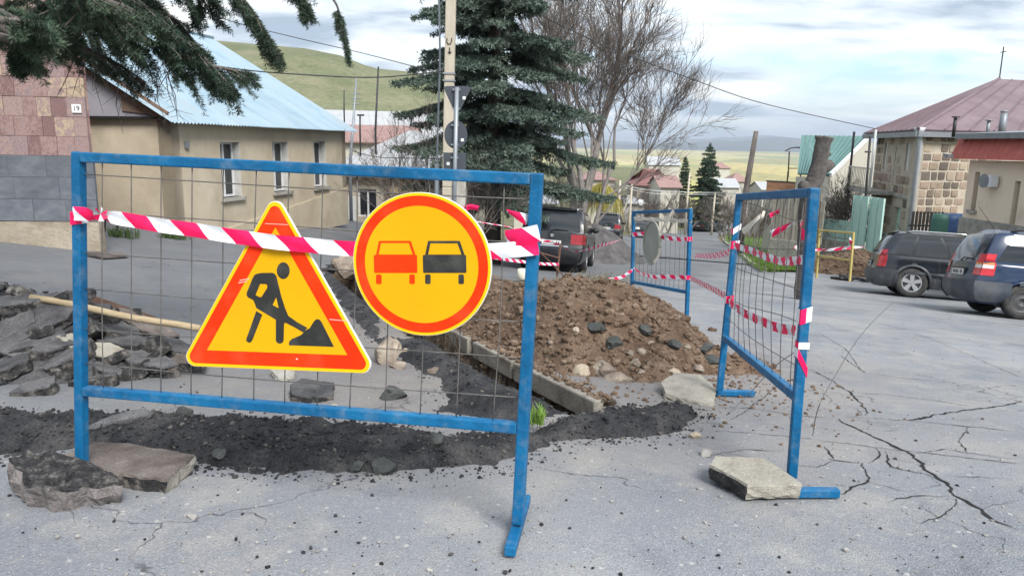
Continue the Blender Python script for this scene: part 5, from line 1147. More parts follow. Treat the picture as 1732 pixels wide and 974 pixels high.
for i, o in enumerate(opL):
    if i == 1: mb = MB(); fL.box(mb, o[0], o[1], o[2], o[3], -.2, -.15); mb.build('balcony_door', WFR, rh_)
    else:
        mb = MB(); fL.box(mb, o[0], o[1], o[2], o[3], -.12, -.08); w_ = mb.build('shutter', WFR, rh_)
for g0 in gnd: mb = MB(); fL.box(mb, g0[0], g0[1], max(0, g0[2]), min(zm - .1, g0[3]), -.2, -.15); mb.build('ground_floor_door', MINT, rh_)
# stones (three shapes shared, scaled per stone)
def stone_proto(seed):
    rr = random.Random(seed); mb = MB(); P = [(-.5 + rr.uniform(0, .07), -.5 + rr.uniform(0, .09)), (rr.uniform(-.1, .1), -.5 + rr.uniform(0, .03)), (.5 - rr.uniform(0, .07), -.5 + rr.uniform(0, .09)), (.5 - rr.uniform(0, .03), rr.uniform(-.1, .1)), (.5 - rr.uniform(0, .08), .5 - rr.uniform(0, .09)), (-.5 + rr.uniform(0, .08), .5 - rr.uniform(0, .07)), (-.5 + rr.uniform(0, .03), rr.uniform(-.1, .1))]
    k = len(P); V = [(a, 0, b) for a, b in P] + [(a * .93, .8, b * .93) for a, b in P] + [(rr.uniform(-.1, .1), 1, rr.uniform(-.1, .1))]
    mb.add(V, [(i, (i + 1) % k, k + (i + 1) % k, k + i) for i in range(k)] + [(k + i, k + (i + 1) % k, 2 * k) for i in range(k)]); me = mb.mesh('stone', CREST)
    bm = bmesh.new(); bm.from_mesh(me); bmesh.ops.recalc_face_normals(bm, faces=bm.faces); bm.to_mesh(me); bm.free(); return me
protos = [stone_proto(i) for i in range(5)]
def stones(f_, a0, a1, z0, z1, rowh, wr, parent, holes, rr):
    z = z0
    while z < z1 - .15:
        h = rowh * rr.uniform(.85, 1.15); a_ = a0 + rr.uniform(0, .1)
        while a_ < a1 - .15:
            w_ = rr.uniform(*wr); e = min(a_ + w_, a1)
            if not any(h0 - .12 < e and a_ < h1 + .12 and hz0 - .1 < z + h and z < hz1 + .1 for h0, h1, hz0, hz1 in holes) and rr.random() < .98:
                s = rr.uniform(.84, .94); M_ = Matrix((f_.u, f_.n, Vector((0, 0, 1)))).transposed().to_4x4()
                M_ = Matrix.Translation(f_.p((a_ + e) / 2, z + h / 2, -.01)) @ M_ @ Matrix.Diagonal(((e - a_) * s, rr.uniform(.03, .06), h * rr.uniform(.76, .90), 1)); inst(rr.choice(protos), 'stone', parent, M_)
            a_ = e
        z += h
rr = random.Random(17)
zlow = fpx(fR, 1600, 352)[1]; aR = fpx(fR, 1680, 300)[0]
stones(fR, .1, min(LR, aR + .3), zlow - .6, ZK - .05, .36, (.30, .52), rh_, [], rr)
stones(fL, .1, LL - .1, max(.2, zm - 2.2), ZK - .1, .42, (.42, .85), rh_, opL + gnd, rr)
mb = MB(); fL.box(mb, 0, LL, zm - .12, zm + .02, 0, .07); mb.build('string_course', CONC, rh_)
# roof
ov = .55; e0 = fL.p(-.0, ZK) + (fL.n + fR.n) * ov; eL = fL.p(LL, ZK) + fL.n * ov + fL.u * .3; eR = fR.p(LR + 6, ZK) + fR.n * ov
apx = at(1690, 136, 36.0); apx2 = apx + fR.u * 9
for nm, q in (('roof', [e0, eL, apx]), ('roof', [e0, eR, apx2, apx]), ('roof', [eL, eL + fR.u * 16, apx2, apx])):
    n = (q[1] - q[0]).cross(q[2] - q[0]).normalized(); n = n if n.z > 0 else -n; k = len(q); mb = MB(); mb.add([p for p in q] + [p + n * .06 for p in q], [tuple(range(k))[::-1], tuple(range(k, 2 * k))] + [(i, (i + 1) % k, k + (i + 1) % k, k + i) for i in range(k)]); R_ = mb.build(nm, MAUVE, rh_, recalc=True)
    for i in range(1, 12):
        t = i / 12; lo = q[0].lerp(q[1], t); top = q[2] if k == 3 else q[3].lerp(q[2], t)
        if k == 3: hi = lo.lerp(top, .97)
        else: hi = lo.lerp(top, .995)
        mb = MB(); mb.bar(lo + n * .075, hi + n * .075, .04, .05); mb.build('seam', MAUVE, R_)
mb = MB(); mb.tube([e0 + Vector((0, 0, .08)), apx + Vector((0, 0, .08))], .07, 6); mb.build('hip_cap', MAUVE, rh_)
for a_, b_ in ((e0, eL), (e0, eR)): mb = MB(); mb.bar(a_ - Vector((0, 0, .12)), b_ - Vector((0, 0, .12)), .12, .2); mb.build('eave_gutter', GREYM, rh_)
mb = MB(); mb.tube([apx, apx + Vector((0, 0, 1.5))], .03, 6); mb.tube([apx + Vector((-.12, 0, 1.25)), apx + Vector((.15, 0, 1.3))], .02, 5); mb.build('antenna_mast', DKM, rh_)
# downpipe
P = [fL.p(-.0, ZK - .05) + (fL.n + fR.n) * .35, fL.p(0, ZK - .45) + (fL.n + fR.n) * .12, fL.p(0, .2) + (fL.n + fR.n) * .12]; mb = MB(); mb.tube(P, .10, 10); mb.lathe([(.0, -.1), (.1, -.1), (.22, .18), (.2, .18)], P[0], (0, 0, 1), 12); mb.build('downpipe', mat('pale_zinc', [(.42, .44, .46), (.52, .54, .56)], 4, .5, metal=.2), rh_, smooth=True)
# vents on the eave
for px, hh, m_ in ((1614, .55, DKM), (1671, .4, GREYM), (1695, .8, GREYM)):
    p = at(px, 218, 27.6); mb = MB(); mb.tube([p - Vector((0, 0, .3)), p + Vector((0, 0, hh * .7))], .12 if px == 1695 else .06, 10); mb.tube([p + Vector((0, 0, hh * .72)), p + Vector((0, 0, hh * .8))], .13, 10); mb.build('vent_pipe', m_, rh_, smooth=True)
# balcony
CREAM = mat('cream_iron', [(.50, .45, .36), (.58, .53, .44)], 4, .6)
b0 = fpx(fL, 1512, 318); b1 = fpx(fL, 1472, 318); za = fpx(fL, 1500, 322)[1]; ba, bb = min(b0[0], b1[0]) - .2, LL + .3; bal = MB(); fL.box(bal, ba, bb, za - .14, za, .03, 1.1); bo = bal.build('balcony', CONC, rh_)
mb = MB(); fL.box(mb, ba, bb, za + .92, za + .98, 1.03, 1.08); fL.box(mb, ba, bb, za + .1, za + .14, 1.03, 1.08); mb.build('handrail', CREAM, bo)
for i in range(15): a_ = lerp(ba + .03, bb - .03, i / 14); mb = MB(); fL.box(mb, a_ - .015, a_ + .015, za, za + .92, 1.04, 1.07); mb.build('baluster', CREAM, bo)
for a_ in (ba + .05, bb - .1): mb = MB(); mb.bar(fL.p(a_, -.2, 1.0), fL.p(a_, ZK + .1, 1.0), .08); mb.build('balcony_post', DKM if a_ > ba + 1 else WFR, bo)

# ---- low peach house with red tile fascia at the right edge
Kp = at(1624, 395, 22.5); zP = gz(Kp.x, Kp.y) - .3; Rp = at(1860, 395, 17.5); Kp.z = zP
fP, LP_ = frame2(Kp, (Rp.x, Rp.y, zP), (0, 0, 0)); lh = empty('peach_house', Kp); tag(lh, 'low peach rendered house with red tile fascia at the right edge', 'house')
def ppx(px, py):
    d = ray(px, py); t = (fP.o - CAM).dot(fP.n) / d.dot(fP.n); p = CAM + d * t; return ((p - fP.o).dot(fP.u), p.z - zP)
def prect(l, t, r, b): q = [ppx(x, y) for x in (l, r) for y in (t, b)]; c = sorted(v[0] for v in q); return (c[1], c[2], (q[1][1] + q[3][1]) / 2, (q[0][1] + q[2][1]) / 2)
ZP = ppx(1660, 272)[1]; w1 = prect(1641, 291, 1658, 356); w2 = prect(1706, 306, 1727, 382); w1 = (max(.12, w1[0]), w1[1], w1[2], w1[3])
mb = MB(); wall_open(mb, fP, LP_, 0, ZP, [w1, w2], .35); mb.build('wall', PEACH, lh)
mb = MB(); Fr(Kp, -fP.n, -fP.u).box(mb, .36, 7, 0, ZP, -.3, 0); mb.build('side_wall', PEACH, lh)
window(lh, fP, w1, dep=.15, fr=.05, mull=0, sillm=CONC, fm=BOARD); mb = MB(); fP.box(mb, w2[0], w2[1], w2[2], w2[3], -.3, -.25); mb.build('door', BOARD, lh)
mb = MB(); fP.box(mb, 0, LP_, -.3, ppx(1660, 372)[1], 0, .1); mb.build('plinth', CONC, lh)
P = []; e_ = .32
n_ = 90
for i in range(n_ + 1):
    a_ = lerp(-.5, LP_, i / n_); row = []
    for j in range(13):
        t = j / 12; row.append(fP.p(a_, ZP + .02 + .62 * t + .02 * (1 - (t * 4) % 1), e_ * (1 - t * .75) + .03 * abs(math.sin(math.pi * i * 1.0)) + .025 * math.sin(i * math.pi / 2)))
    P.append(row)
mb = MB(); mb.grid(P); mb.build('tile_fascia', REDT, lh, smooth=False)
mb = MB(); P = [fP.p(-.3, ZP + .62, .35), fP.p(LP_, ZP + .62, .35), fP.p(LP_, ZP + 1.0, -6), fP.p(-.3, ZP + 1.0, -6)]; mb.add(P + [p + Vector((0, 0, .16)) for p in P], [(3, 2, 1, 0), (4, 5, 6, 7), (0, 1, 5, 4), (1, 2, 6, 5), (2, 3, 7, 6), (3, 0, 4, 7)]); mb.build('roof', GREYM, lh)
q = prect(1666, 296, 1688, 316); mb = MB(); q = (q[0] + .15, q[1] + .15, q[2], q[3]); fP.box(mb, q[0], q[1], q[2], q[3], .06, .30); ac = mb.build('air_conditioner', WFR, lh, bevel=.02)
mb = MB(); cc = fP.p(lerp(q[0], q[1], .42), (q[2] + q[3]) / 2, .305); mb.lathe([(0.02, 0), (.2, 0), (.2, .012), (.02, .012)], cc, fP.n, 16); mb.build('fan_grille', GREYM, ac)
mb = MB(); c2 = fP.p(-.1, ZP + .12, .6); mb.box(c2, (.16, .2, .1)); mb.tube([c2, c2 + Vector((0, .3, .05))], .03, 6); tag(mb.build('wall_lamp', GREYM, lh), 'grey outdoor lamp', 'lamp') if 0 else mb.build('wall_lamp', GREYM, lh)
# bins and bundle by the stone house
BINB = mat('blue_plastic', [(.02, .06, .16), (.035, .09, .22)], 4, .5); BING = mat('green_plastic', [(.03, .11, .08), (.05, .15, .11)], 4, .5)
for px, m_, lab, cw in ((1589, BING, 'green barrel against the stone house wall', .30), (1605, BINB, 'blue barrel left of the peach house', .34), (1620, BINB, 'second blue barrel beside the peach house corner', .30)):
    p = at(px, 392, 25.5); p.z = gz(p.x, p.y); t_ = at(px, 362, 25.5).z - p.z; mb = MB(); mb.lathe([(0, 0), (cw * .9, 0), (cw, t_ * .1), (cw, t_ * .45), (cw * 1.05, t_ * .5), (cw, t_ * .55), (cw, t_ * .92), (cw * .85, t_), (0, t_)], p, (0, 0, 1), 18); tag(rootmesh(mb, 'barrel', m_, p, smooth=True), lab, 'barrel')
mb = MB(); p = at(1565, 392, 26.5); p.z = gz(p.x, p.y); t_ = at(1565, 358, 26.5).z - p.z
for i in range(9): mb.bar(p + Vector((-.5 + i * .13, 0, 0)), p + Vector((-.5 + i * .13, 0, t_)), .09, .03)
mb.bar(p + Vector((-.6, .05, t_ * .8)), p + Vector((.65, .05, t_ * .8)), .03, .06); tag(rootmesh(mb, 'board_screen', DKM, p), 'dark board screen standing beside the downpipe', 'screen')

# ---- green-roofed house
gA, gB = at(1352, 400, 44), at(1404, 420, 40.0)
zG = gz(gA.x, gA.y) - .5; gr = empty('green_roofed_house', (gA.x, gA.y, zG)); tag(gr, 'beige house with large green metal roof behind the cut tree trunk', 'house')
pt_ = lambda px, py, Y: at(px, py, Y)
G = [pt_(1350, 296, 42), pt_(1405, 297, 40), pt_(1470, 233, 45), pt_(1357, 231, 47)]
n = (G[1] - G[0]).cross(G[2] - G[0]).normalized(); n = n if n.z > 0 else -n
mb = MB(); mb.add(G + [p + n * .08 for p in G], [(3, 2, 1, 0), (4, 5, 6, 7), (0, 1, 5, 4), (1, 2, 6, 5), (2, 3, 7, 6), (3, 0, 4, 7)]); R_ = mb.build('roof', GREENR, gr, recalc=True)
for i in range(0, 15): t = i / 14; mb = MB(); mb.bar(G[0].lerp(G[1], t) + n * .1, G[3].lerp(G[2], t) + n * .1, .05, .05); mb.build('seam', GREENR, R_)
mb = MB(); mb.bar(G[1] + n * .04, G[2] + n * .04, .12, .22); mb.build('verge_board', WFR, gr)
# gable wall under the verge
w0, w1_, w2_ = G[1] - Vector((0, 0, .1)), G[2] - Vector((0, 0, .1)), at(1500, 262, 44)
wall = [w0, w1_, w1_ + (w1_ - w0) * .45 - Vector((0, 0, 1.6))]; base = [Vector((p.x, p.y, zG - 2)) for p in wall]; d = Vector((-.2, .3, 0))
mb = MB(); V = wall + base; mb.add(V + [p + d for p in V], [(0, 1, 4, 3), (1, 2, 5, 4), (6, 9, 10, 7), (7, 10, 11, 8), (0, 6, 7, 1), (1, 7, 8, 2), (0, 3, 9, 6), (2, 8, 11, 5)]); mb.build('gable_wall', BEIGE, gr, recalc=True)
fw = [G[0] - Vector((0, 0, .1)), G[1] - Vector((0, 0, .1))]; mb = MB(); V = fw + [Vector((p.x, p.y, zG - 2)) for p in fw[::-1]]; mb.add(V + [p + Vector((0, .3, 0)) for p in V], [(0, 1, 2, 3), (7, 6, 5, 4), (0, 4, 5, 1), (1, 5, 6, 2), (2, 6, 7, 3), (3, 7, 4, 0)]); mb.build('front_wall', BEIGE, gr, recalc=True)
# orange brick parapet building left of it
oA, oB = at(1296, 326, 46), at(1352, 326, 44); zO = gz(oA.x, oA.y) - .4; fo, LO = frame2((oA.x, oA.y, zO), (oB.x, oB.y, zO), (0, 0, 0)); zt1 = at(1300, 307, 46).z - zO; ob_ = empty('brick_annexe', fo.o); tag(ob_, 'low annexe with orange brick parapet left of the green-roofed house', 'building')
mb = MB(); fo.box(mb, 0, LO, 0, zt1 - 1.1, -4, 0); mb.build('wall', BEIGE, ob_); bme = MB(); bme.box((0, 0, 0), (1, 1, 1)); brm = bme.mesh('brick', ORBR)
for r in range(6):
    k = int(LO / .42)
    for i in range(k): tile(brm, 'brick', LO * i / k, LO * (i + 1) / k, zt1 - 1.1 + r * .185, zt1 - 1.1 + (r + 1) * .185, .03, ob_, fo)
mb = MB(); fo.box(mb, 0, LO, zt1 - 1.1, zt1, -.3, -.03); mb.build('parapet', ORBR, ob_); mb = MB(); fo.box(mb, -.05, LO + .05, zt1, zt1 + .06, -.35, .06); mb.build('coping', DKM, ob_)
mb = MB()
for a_ in (1333, 1354): mb.bar(at(a_, 300, 46), at(a_ + 2, 252 + (1354 - a_) * .2, 46), .06)
P = catmull([at(1328, 256, 46), at(1340, 250, 46), at(1356, 250, 46)], 5); mb.tube(P, .04, 5); mb.bar(at(1333, 285, 46), at(1354, 285, 46), .05); mb.bar(at(1333, 290, 46), on(at(1333, 290, 46).x, 46, 0), .06)
tag(rootmesh(mb, 'canopy_frame', DKM, at(1333, 300, 46)), 'small arched iron frame above the orange brick parapet', 'frame')
# grey block wall, mint gates and picket fence
gw = [gp(1345, 440), gp(1375, 452)]
mnt = [(1437, 1462, 330, 408, 31.0, 'narrow mint gate leaf left of the stone house'), (1466, 1489, 333, 408, 30.0, 'wide mint gate leaf beside the stone house')]
for l, r, t, b, Y, lab in mnt:
    p0, p1 = at(l, b, Y), at(r, b, Y - 1); zt1 = at(l, t, Y).z; g = empty('mint_gate', p0); tag(g, lab, 'gate', 'mint gates'); P = [p0, p1]; zb_ = gz(p0.x, p0.y) - .05
    fq, Lq = frame2((p0.x, p0.y, zb_), (p1.x, p1.y, zb_), (0, 0, 0)); hq = zt1 - zb_; mb = MB(); fq.box(mb, 0, Lq, 0, hq, -.03, 0); mb.build('panel', MINT, g)
    for a_ in (0, Lq / 2 - .03, Lq - .06): mb = MB(); fq.box(mb, a_, a_ + .06, 0, hq, .001, .04); mb.build('stile', MINT, g)
p0, p1 = at(1386, 405, 33), at(1436, 405, 31.5); zb_ = min(gz(p0.x, p0.y), gz(p1.x, p1.y)); fq, Lq = frame2((p0.x, p0.y, zb_), (p1.x, p1.y, zb_), (0, 0, 0)); hq = at(1410, 372, 32).z - zb_
g = empty('picket_fence', fq.o); tag(g, 'pale mint picket fence behind the yellow barrier', 'fence')
for z_ in (hq - .15, hq - .75): mb = MB(); fq.box(mb, 0, Lq, z_ - .04, z_ + .04, -.03, 0); mb.build('rail', MINT, g)
for i in range(22): a_ = Lq * i / 21; mb = MB(); fq.box(mb, a_ - .025, a_ + .025, hq - .9, hq, .002, .022); mb.build('picket', MINT, g)
mb = MB(); fq.box(mb, -1, Lq + .5, -.5, hq - .9, -.25, .05); mb.build('base_wall', CONC, g)
a_, b_ = at(1300, 425, 33), at(1385, 425, 31); zb_ = gz(a_.x, a_.y) - .2; fq, Lq = frame2((a_.x, a_.y, zb_), (b_.x, b_.y, zb_), (0, 0, 0)); g = empty('yard_wall', fq.o); tag(g, 'low grey block wall behind the tilted barrier', 'wall'); hq = at(1340, 408, 32).z - zb_
blk = bme.mesh('block', CONC)
for r in range(3):
    k = 6
    for i in range(k): tile(blk, 'block', Lq * i / k, Lq * (i + 1) / k, hq / 3 * r, hq / 3 * (r + 1), .08, g, fq)
mb = MB()
for i in range(12): aa = Lq * (i + .5) / 12; fq.box(mb, aa - .1, aa + .1, hq, hq + 1.3 + .15 * math.sin(i * 2), -.06, -.02)
# (paling above the wall)
g2 = empty('board_fence', fq.o + Vector((0, 0, hq))); tag(g2, 'weathered upright board fence above the grey block wall', 'fence')
for i in range(14): aa = Lq * (i + .5) / 14; mb = MB(); fq.box(mb, aa - .13, aa + .11, hq, hq + 2.0 + .2 * math.sin(i * 2.3), -.10, -.06); mb.build('board', mat('pale_board', [(.30, .26, .21), (.42, .38, .32)], 4, .9, .3, 40, rnd=.25), g2)

# ---- houses further down the hill
pxhouse('red_roofed_house', 'distant house with dark red hipped roof at the bottom of the street', 1078, 1140, 92, 92, 315, 8, 26, mat('weathered_wall', [(.28, .24, .2), (.36, .31, .26)], 1, .9), PKROOF if 0 else mat('dark_red_roof', [(.17, .075, .07), (.24, .11, .10)], 1.5, .8), hip=3.5)
for i, (l, r, Y, py, rp, wm, rm, lab) in enumerate([(1118, 1150, 84, 318, 18, BEIGE, PKROOF, 'pale house with low red roof right of the dark red hipped one'), (1050, 1090, 84, 345, 10, mat('grey_wall', [(.30, .29, .27), (.38, .37, .35)], 1, .9), WHROOF, 'low grey garage beside the street with a white dish on its wall'),
                         (1215, 1250, 130, 318, 14, BEIGE, WHROOF, 'small white house with pale roof beyond the far spruces'), (1238, 1268, 150, 308, 14, BEIGE, PKROOF, 'distant house with pink roof left of the leaning pole'), (1290, 1330, 120, 322, 12, BEIGE, WHROOF, 'distant low house right of the leaning pole'),
                         (985, 1040, 75, 305, 14, BEIGE, PKROOF, 'house with red roof behind the bare tree'), (1098, 1150, 190, 280, 14, BEIGE, WHROOF, 'far pale-roofed house behind the dark red roof'), (1205, 1235, 220, 285, 9, BEIGE, PKROOF, 'tiny far house right of the tall spruce'), (870, 940, 60, 345, 20, BEIGE, WHROOF, 'pale wall of a house behind the big spruce trunk')]):
    pxhouse('far_house', lab, l, r, Y, Y, py, 7, rp, wm, rm, hip=2.0 if i % 2 else 0)
mb = MB(); c = at(1084, 343, 82); mb.lathe([(0, .05), (.25, .03), (.45, -.05), (.46, -.05), (.25, .06), (0, .08)], c, (.2, -1, .3), 18); mb.tube([c, c + Vector((0, .5, -.3))], .04, 6); tag(rootmesh(mb, 'satellite_dish', WFR, c, smooth=True), 'white satellite dish on the grey garage down the street', 'dish')
# ================================================================ CARS
def paint(name, c, dirtc=(.16, .15, .14), da=.35): return mat(name, [tuple(v * .9 for v in c), tuple(v * 1.1 for v in c)], 2, .28, spec=.35, coat=.5, dirt=(dirtc, da), dscale=1.6)
TYRE = mat('tyre_rubber', [(.018, .018, .018), (.04, .039, .037)], 12, .85, .3, 60, dirt=((.12, .11, .10), .5), dscale=5)
RIM = mat('alloy_rim', [(.48, .48, .48), (.58, .58, .58)], 6, .35, metal=.7)
STEEL = mat('steel_rim', [(.05, .05, .052), (.085, .085, .088)], 8, .6, metal=.3)
CGL = mat('car_glass', [(.010, .012, .015), (.02, .023, .028)], 1, .04, spec=.8)
TRIM = mat('black_trim', [(.015, .015, .016), (.03, .03, .031)], 6, .55)
TAIL = mat('tail_red', [(.22, .005, .010), (.32, .010, .016)], 6, .18, spec=.6, coat=.5)
TAILW = mat('tail_white', [(.60, .55, .50), (.70, .66, .62)], 6, .2, coat=.5); TAILO = mat('tail_amber', [(.60, .18, .05), (.66, .22, .06)], 6, .2)
PLATE = mat('licence_plate', [(.62, .62, .60), (.70, .70, .68)], 6, .5); CHR = mat('chrome', [(.55, .55, .55), (.65, .65, .65)], 4, .15, metal=.9)
def cr(P, t):      # catmull over list of floats/tuples at parameter t in [0,len-1]
    k = len(P); i = min(int(t), k - 2); f = t - i; a, b, c, d = [np.array(P[max(0, min(k - 1, j))], float) for j in (i - 1, i, i + 1, i + 2)]
    return .5 * (2 * b + (c - a) * f + (2 * a - 5 * b + 4 * c - d) * f * f + (3 * b - a - 3 * c + d) * f ** 3)
class Loft:
    """rows: (xr, xf, z_rear, z_front, halfwidth); surface point for s along the length, v up the rows"""
    def __init__(s, rows, er=.10, ef=.16): s.r = rows; s.er, s.ef = er, ef
    def pt(s, u, v, side, off=0.0):
        def raw(u, v):
            xr, xf, zr, zf, w = cr(s.r, clamp(v, 0, len(s.r) - 1)); w = max(0, w); x = lerp(xr, xf, u); z = lerp(zr, zf, u)
            k = 1 - s.er * max(0, 1 - u / .12) ** 2.2 - s.ef * max(0, (u - .86) / .14) ** 2.2; return Vector((x, w * k, z))
        p = raw(u, v)
        if off:
            du = raw(min(1, u + .01), v) - raw(max(0, u - .01), v); dv = raw(u, min(len(s.r) - 1, v + .03)) - raw(u, max(0, v - .03)); n = dv.cross(du)
            if n.length > 1e-9: n.normalize(); n = n if n.y >= 0 else -n; p = p + n * off
        return Vector((p.x, p.y * side, p.z))
    def end(s, t, v, rear=True, off=0.0, bulge=.07):
        u = 0 if rear else 1; p = s.pt(u, v, 1); q = abs(t) ; sg = -1 if rear else 1
        return Vector((p.x + sg * (bulge * (1 - q ** 2.6) + off), p.y * t, p.z))
def build_car(name, label, M_, c, body_m, trim_m, group=None):
    root = bpy.data.objects.new(name, None); COL.objects.link(root); root.matrix_world = M_; tag(root, label, 'car', group)
    L_, Wd, H, belt, hood = c['L'], c['W'] / 2, c['H'], c['belt'], c['hood']; rg_ = c.get('gc', .24); R_ = c['R']; wx = (c['wr'], c['wf'])
    low = Loft([(.14, L_ - .20, rg_, rg_, Wd * .86), (.02, L_ - .02, .42, .40, Wd * .97), (.0, L_, .62, .58, Wd), (.05, L_ - .04, .82, .74, Wd * .995), (.09, L_ - .22, belt, hood, Wd * .955), (.10, L_ - .30, belt + .015, hood + .05, Wd * .6), (.10, L_ - .32, belt + .015, hood + .08, 0)])
    xw = c['ws']; rb = c['rb']; xt = c['wt']
    upr = Loft([(.09, xw, belt - .02, belt - .06 + (hood - belt) * .2, Wd * .955), (lerp(.09, rb, .35), lerp(xw, xt, .4), lerp(belt, H, .42), lerp(belt, H, .42), Wd * .90), (lerp(.09, rb, .85), lerp(xw, xt, .88), lerp(belt, H, .82), lerp(belt, H, .80), Wd * .80), (rb + .05, xt + .03, H - .07, H - .09, Wd * .70), (rb + .12, xt + .10, H - .012, H - .05, Wd * .42), (rb + .14, xt + .12, H, H - .035, 0)], .05, .05)
    # body shell with wheel openings
    NU, NV = 84, 6; mb = MB()
    for side in (-1, 1):
        P = [[low.pt(i / NU, j / NV * 6, side) for j in range(NV * 6 // 2 * 2 + 1)] for i in range(NU + 1)] if 0 else [[low.pt(i / NU, 6 * j / 30, side) for j in range(31)] for i in range(NU + 1)]
        for x_ in wx:
            for i in range(NU + 1):
                for j in range(31):
                    p = P[i][j]; d = Vector((p.x - x_, 0, p.z - R_)); r = d.length; RO = R_ * 1.14
                    if abs(r - RO) < .035 and abs(p.y) > Wd * .6: d *= RO / r; P[i][j] = Vector((x_ + d.x, p.y, R_ + d.z))
        b = len(mb.v); mb.v += [tuple(p) for r in P for p in r]
        for i in range(NU):
            for j in range(30):
                q = [(i, j), (i + 1, j), (i + 1, j + 1), (i, j + 1)]; cx = sum(P[a][b_].x for a, b_ in q) / 4; cz_ = sum(P[a][b_].z for a, b_ in q) / 4
                if any(math.hypot(cx - x_, cz_ - R_) < R_ * 1.12 for x_ in wx) and cz_ < R_ * 2.2 and j < 22: continue
                f = tuple(b + a * 31 + b_ for a, b_ in q); mb.f.append(f if side < 0 else f[::-1]); mb.m.append(1 if j < c.get('clad', 0) else 0)
    for rear in (True, False):
        mb.grid([[low.end(t, 6 * j / 30, rear) for j in range(31)] for t in np.linspace(-1, 1, 17)], 0, not rear)
    mb.build('body', [body_m, trim_m], root, smooth=True)
    mb = MB()
    for side in (-1, 1): mb.grid([[upr.pt(i / 40, 5 * j / 25, side) for j in range(26)] for i in range(41)], 0, side > 0)
    for rear in (True, False): mb.grid([[upr.end(t, 5 * j / 25, rear, bulge=.06) for j in range(26)] for t in np.linspace(-1, 1, 13)], 0, not rear)
    mb.build('cabin', body_m, root, smooth=True)
    mb = MB(); mb.box((L_ / 2, 0, rg_ + .10), (L_ - .5, Wd * 1.5, .2)); mb.build('underbody', TRIM, root)
    def side_patch(lf, u0, u1, v0, v1, side, off, nu=10, nv=6, slant=0.0, slant1=0.0):
        m_ = MB(); P = [[lf.pt(lerp(u0 + slant * j / nv, u1 + slant1 * j / nv, i / nu), lerp(v0, v1, j / nv), side, off) for j in range(nv + 1)] for i in range(nu + 1)]; m_.grid(P, 0, side > 0); return m_
    for side in (-1, 1):
        for (u0, u1, sl0, sl1) in c['wins']: side_patch(upr, u0, u1, .22, 2.15, side, .006, slant=sl0, slant1=sl1).build('side_window', CGL, root, smooth=True)
        for u in c['doors']:
            m_ = MB(); P = [[low.pt(u + (du), v, side, .003) for v in np.linspace(.9, 4, 9)] for du in (0, .003)]; m_.grid(P, 0, side > 0); m_.build('door_gap', TRIM, root)
        for u in c['handles']: m_ = MB(); p = low.pt(u, 3.45, side, .025); m_.tube([p - Vector((.09, 0, 0)), p, p + Vector((.09, 0, 0))], [.012, .018, .012], 6); m_.build('door_handle', c.get('hm', TRIM), root, smooth=True)
        if c.get('mold'): side_patch(low, .16, .84, 2.0, 2.35, side, .012, 20, 2).build('side_moulding', c['mold'], root)
        m_ = MB(); p = upr.pt(.90, .35, side, .1); rock(m_, p, .12, 3, 2, (.7, 1.0, .75), .1); m_.build('mirror', c.get('mirm', TRIM), root, smooth=True)
        if c.get('rails'):
            P = [upr.pt(u, 3.35, side, .05 if 0 < i < 8 else .0) for i, u in enumerate(np.linspace(.08, .92, 9))]; m_ = MB(); m_.tube(P, .022, 6); m_.build('roof_rail', c['rails'], root, smooth=True)
        # tail lamp wrapping the corner
        v0, v1 = c['lampv']; lf = low; m_ = MB()
        def lp(t, v): return (low.end(t, v, True, .008) if v <= 4 else upr.end(t, (v - 4) * .9, True, .008, .06))
        ts = c['lampt']; m_.grid([[lp(side * t, v) for v in np.linspace(v0, v1, 9)] for t in np.linspace(ts, 1.0, 6)], 0, side > 0)
        def sp(u, v): return (low.pt(u, v, side, .008) if v <= 4 else upr.pt(u, (v - 4) * .9, side, .008))
        m_.grid([[sp(u, v) for v in np.linspace(v0, v1, 9)] for u in np.linspace(0, c['lampu'], 5)], 0, side > 0); lamp = m_.build('tail_lamp', c.get('tailm', TAIL), root, smooth=True)
        if c.get('lamp2'):
            for mm, a0, a1 in c['lamp2']:
                m_ = MB(); m_.grid([[lp(side * t, v) + Vector((-.006, side * .002, 0)) for v in np.linspace(lerp(v0, v1, a0), lerp(v0, v1, a1), 3)] for t in np.linspace(ts + .02, 1.0, 5)], 0, side > 0); m_.grid([[sp(u, v) + Vector((0, side * .006, 0)) for v in np.linspace(lerp(v0, v1, a0), lerp(v0, v1, a1), 3)] for u in np.linspace(0, c['lampu'] * .85, 4)], 0, side > 0); m_.build('lamp_lens', mm, lamp, smooth=True)
        # front lamp
        m_ = MB(); m_.grid([[low.end(side * t, v, False, .008) for v in np.linspace(2.7, 3.6, 5)] for t in np.linspace(.55, .98, 6)], 0, side < 0); m_.build('headlamp', TAILW, root, smooth=True)
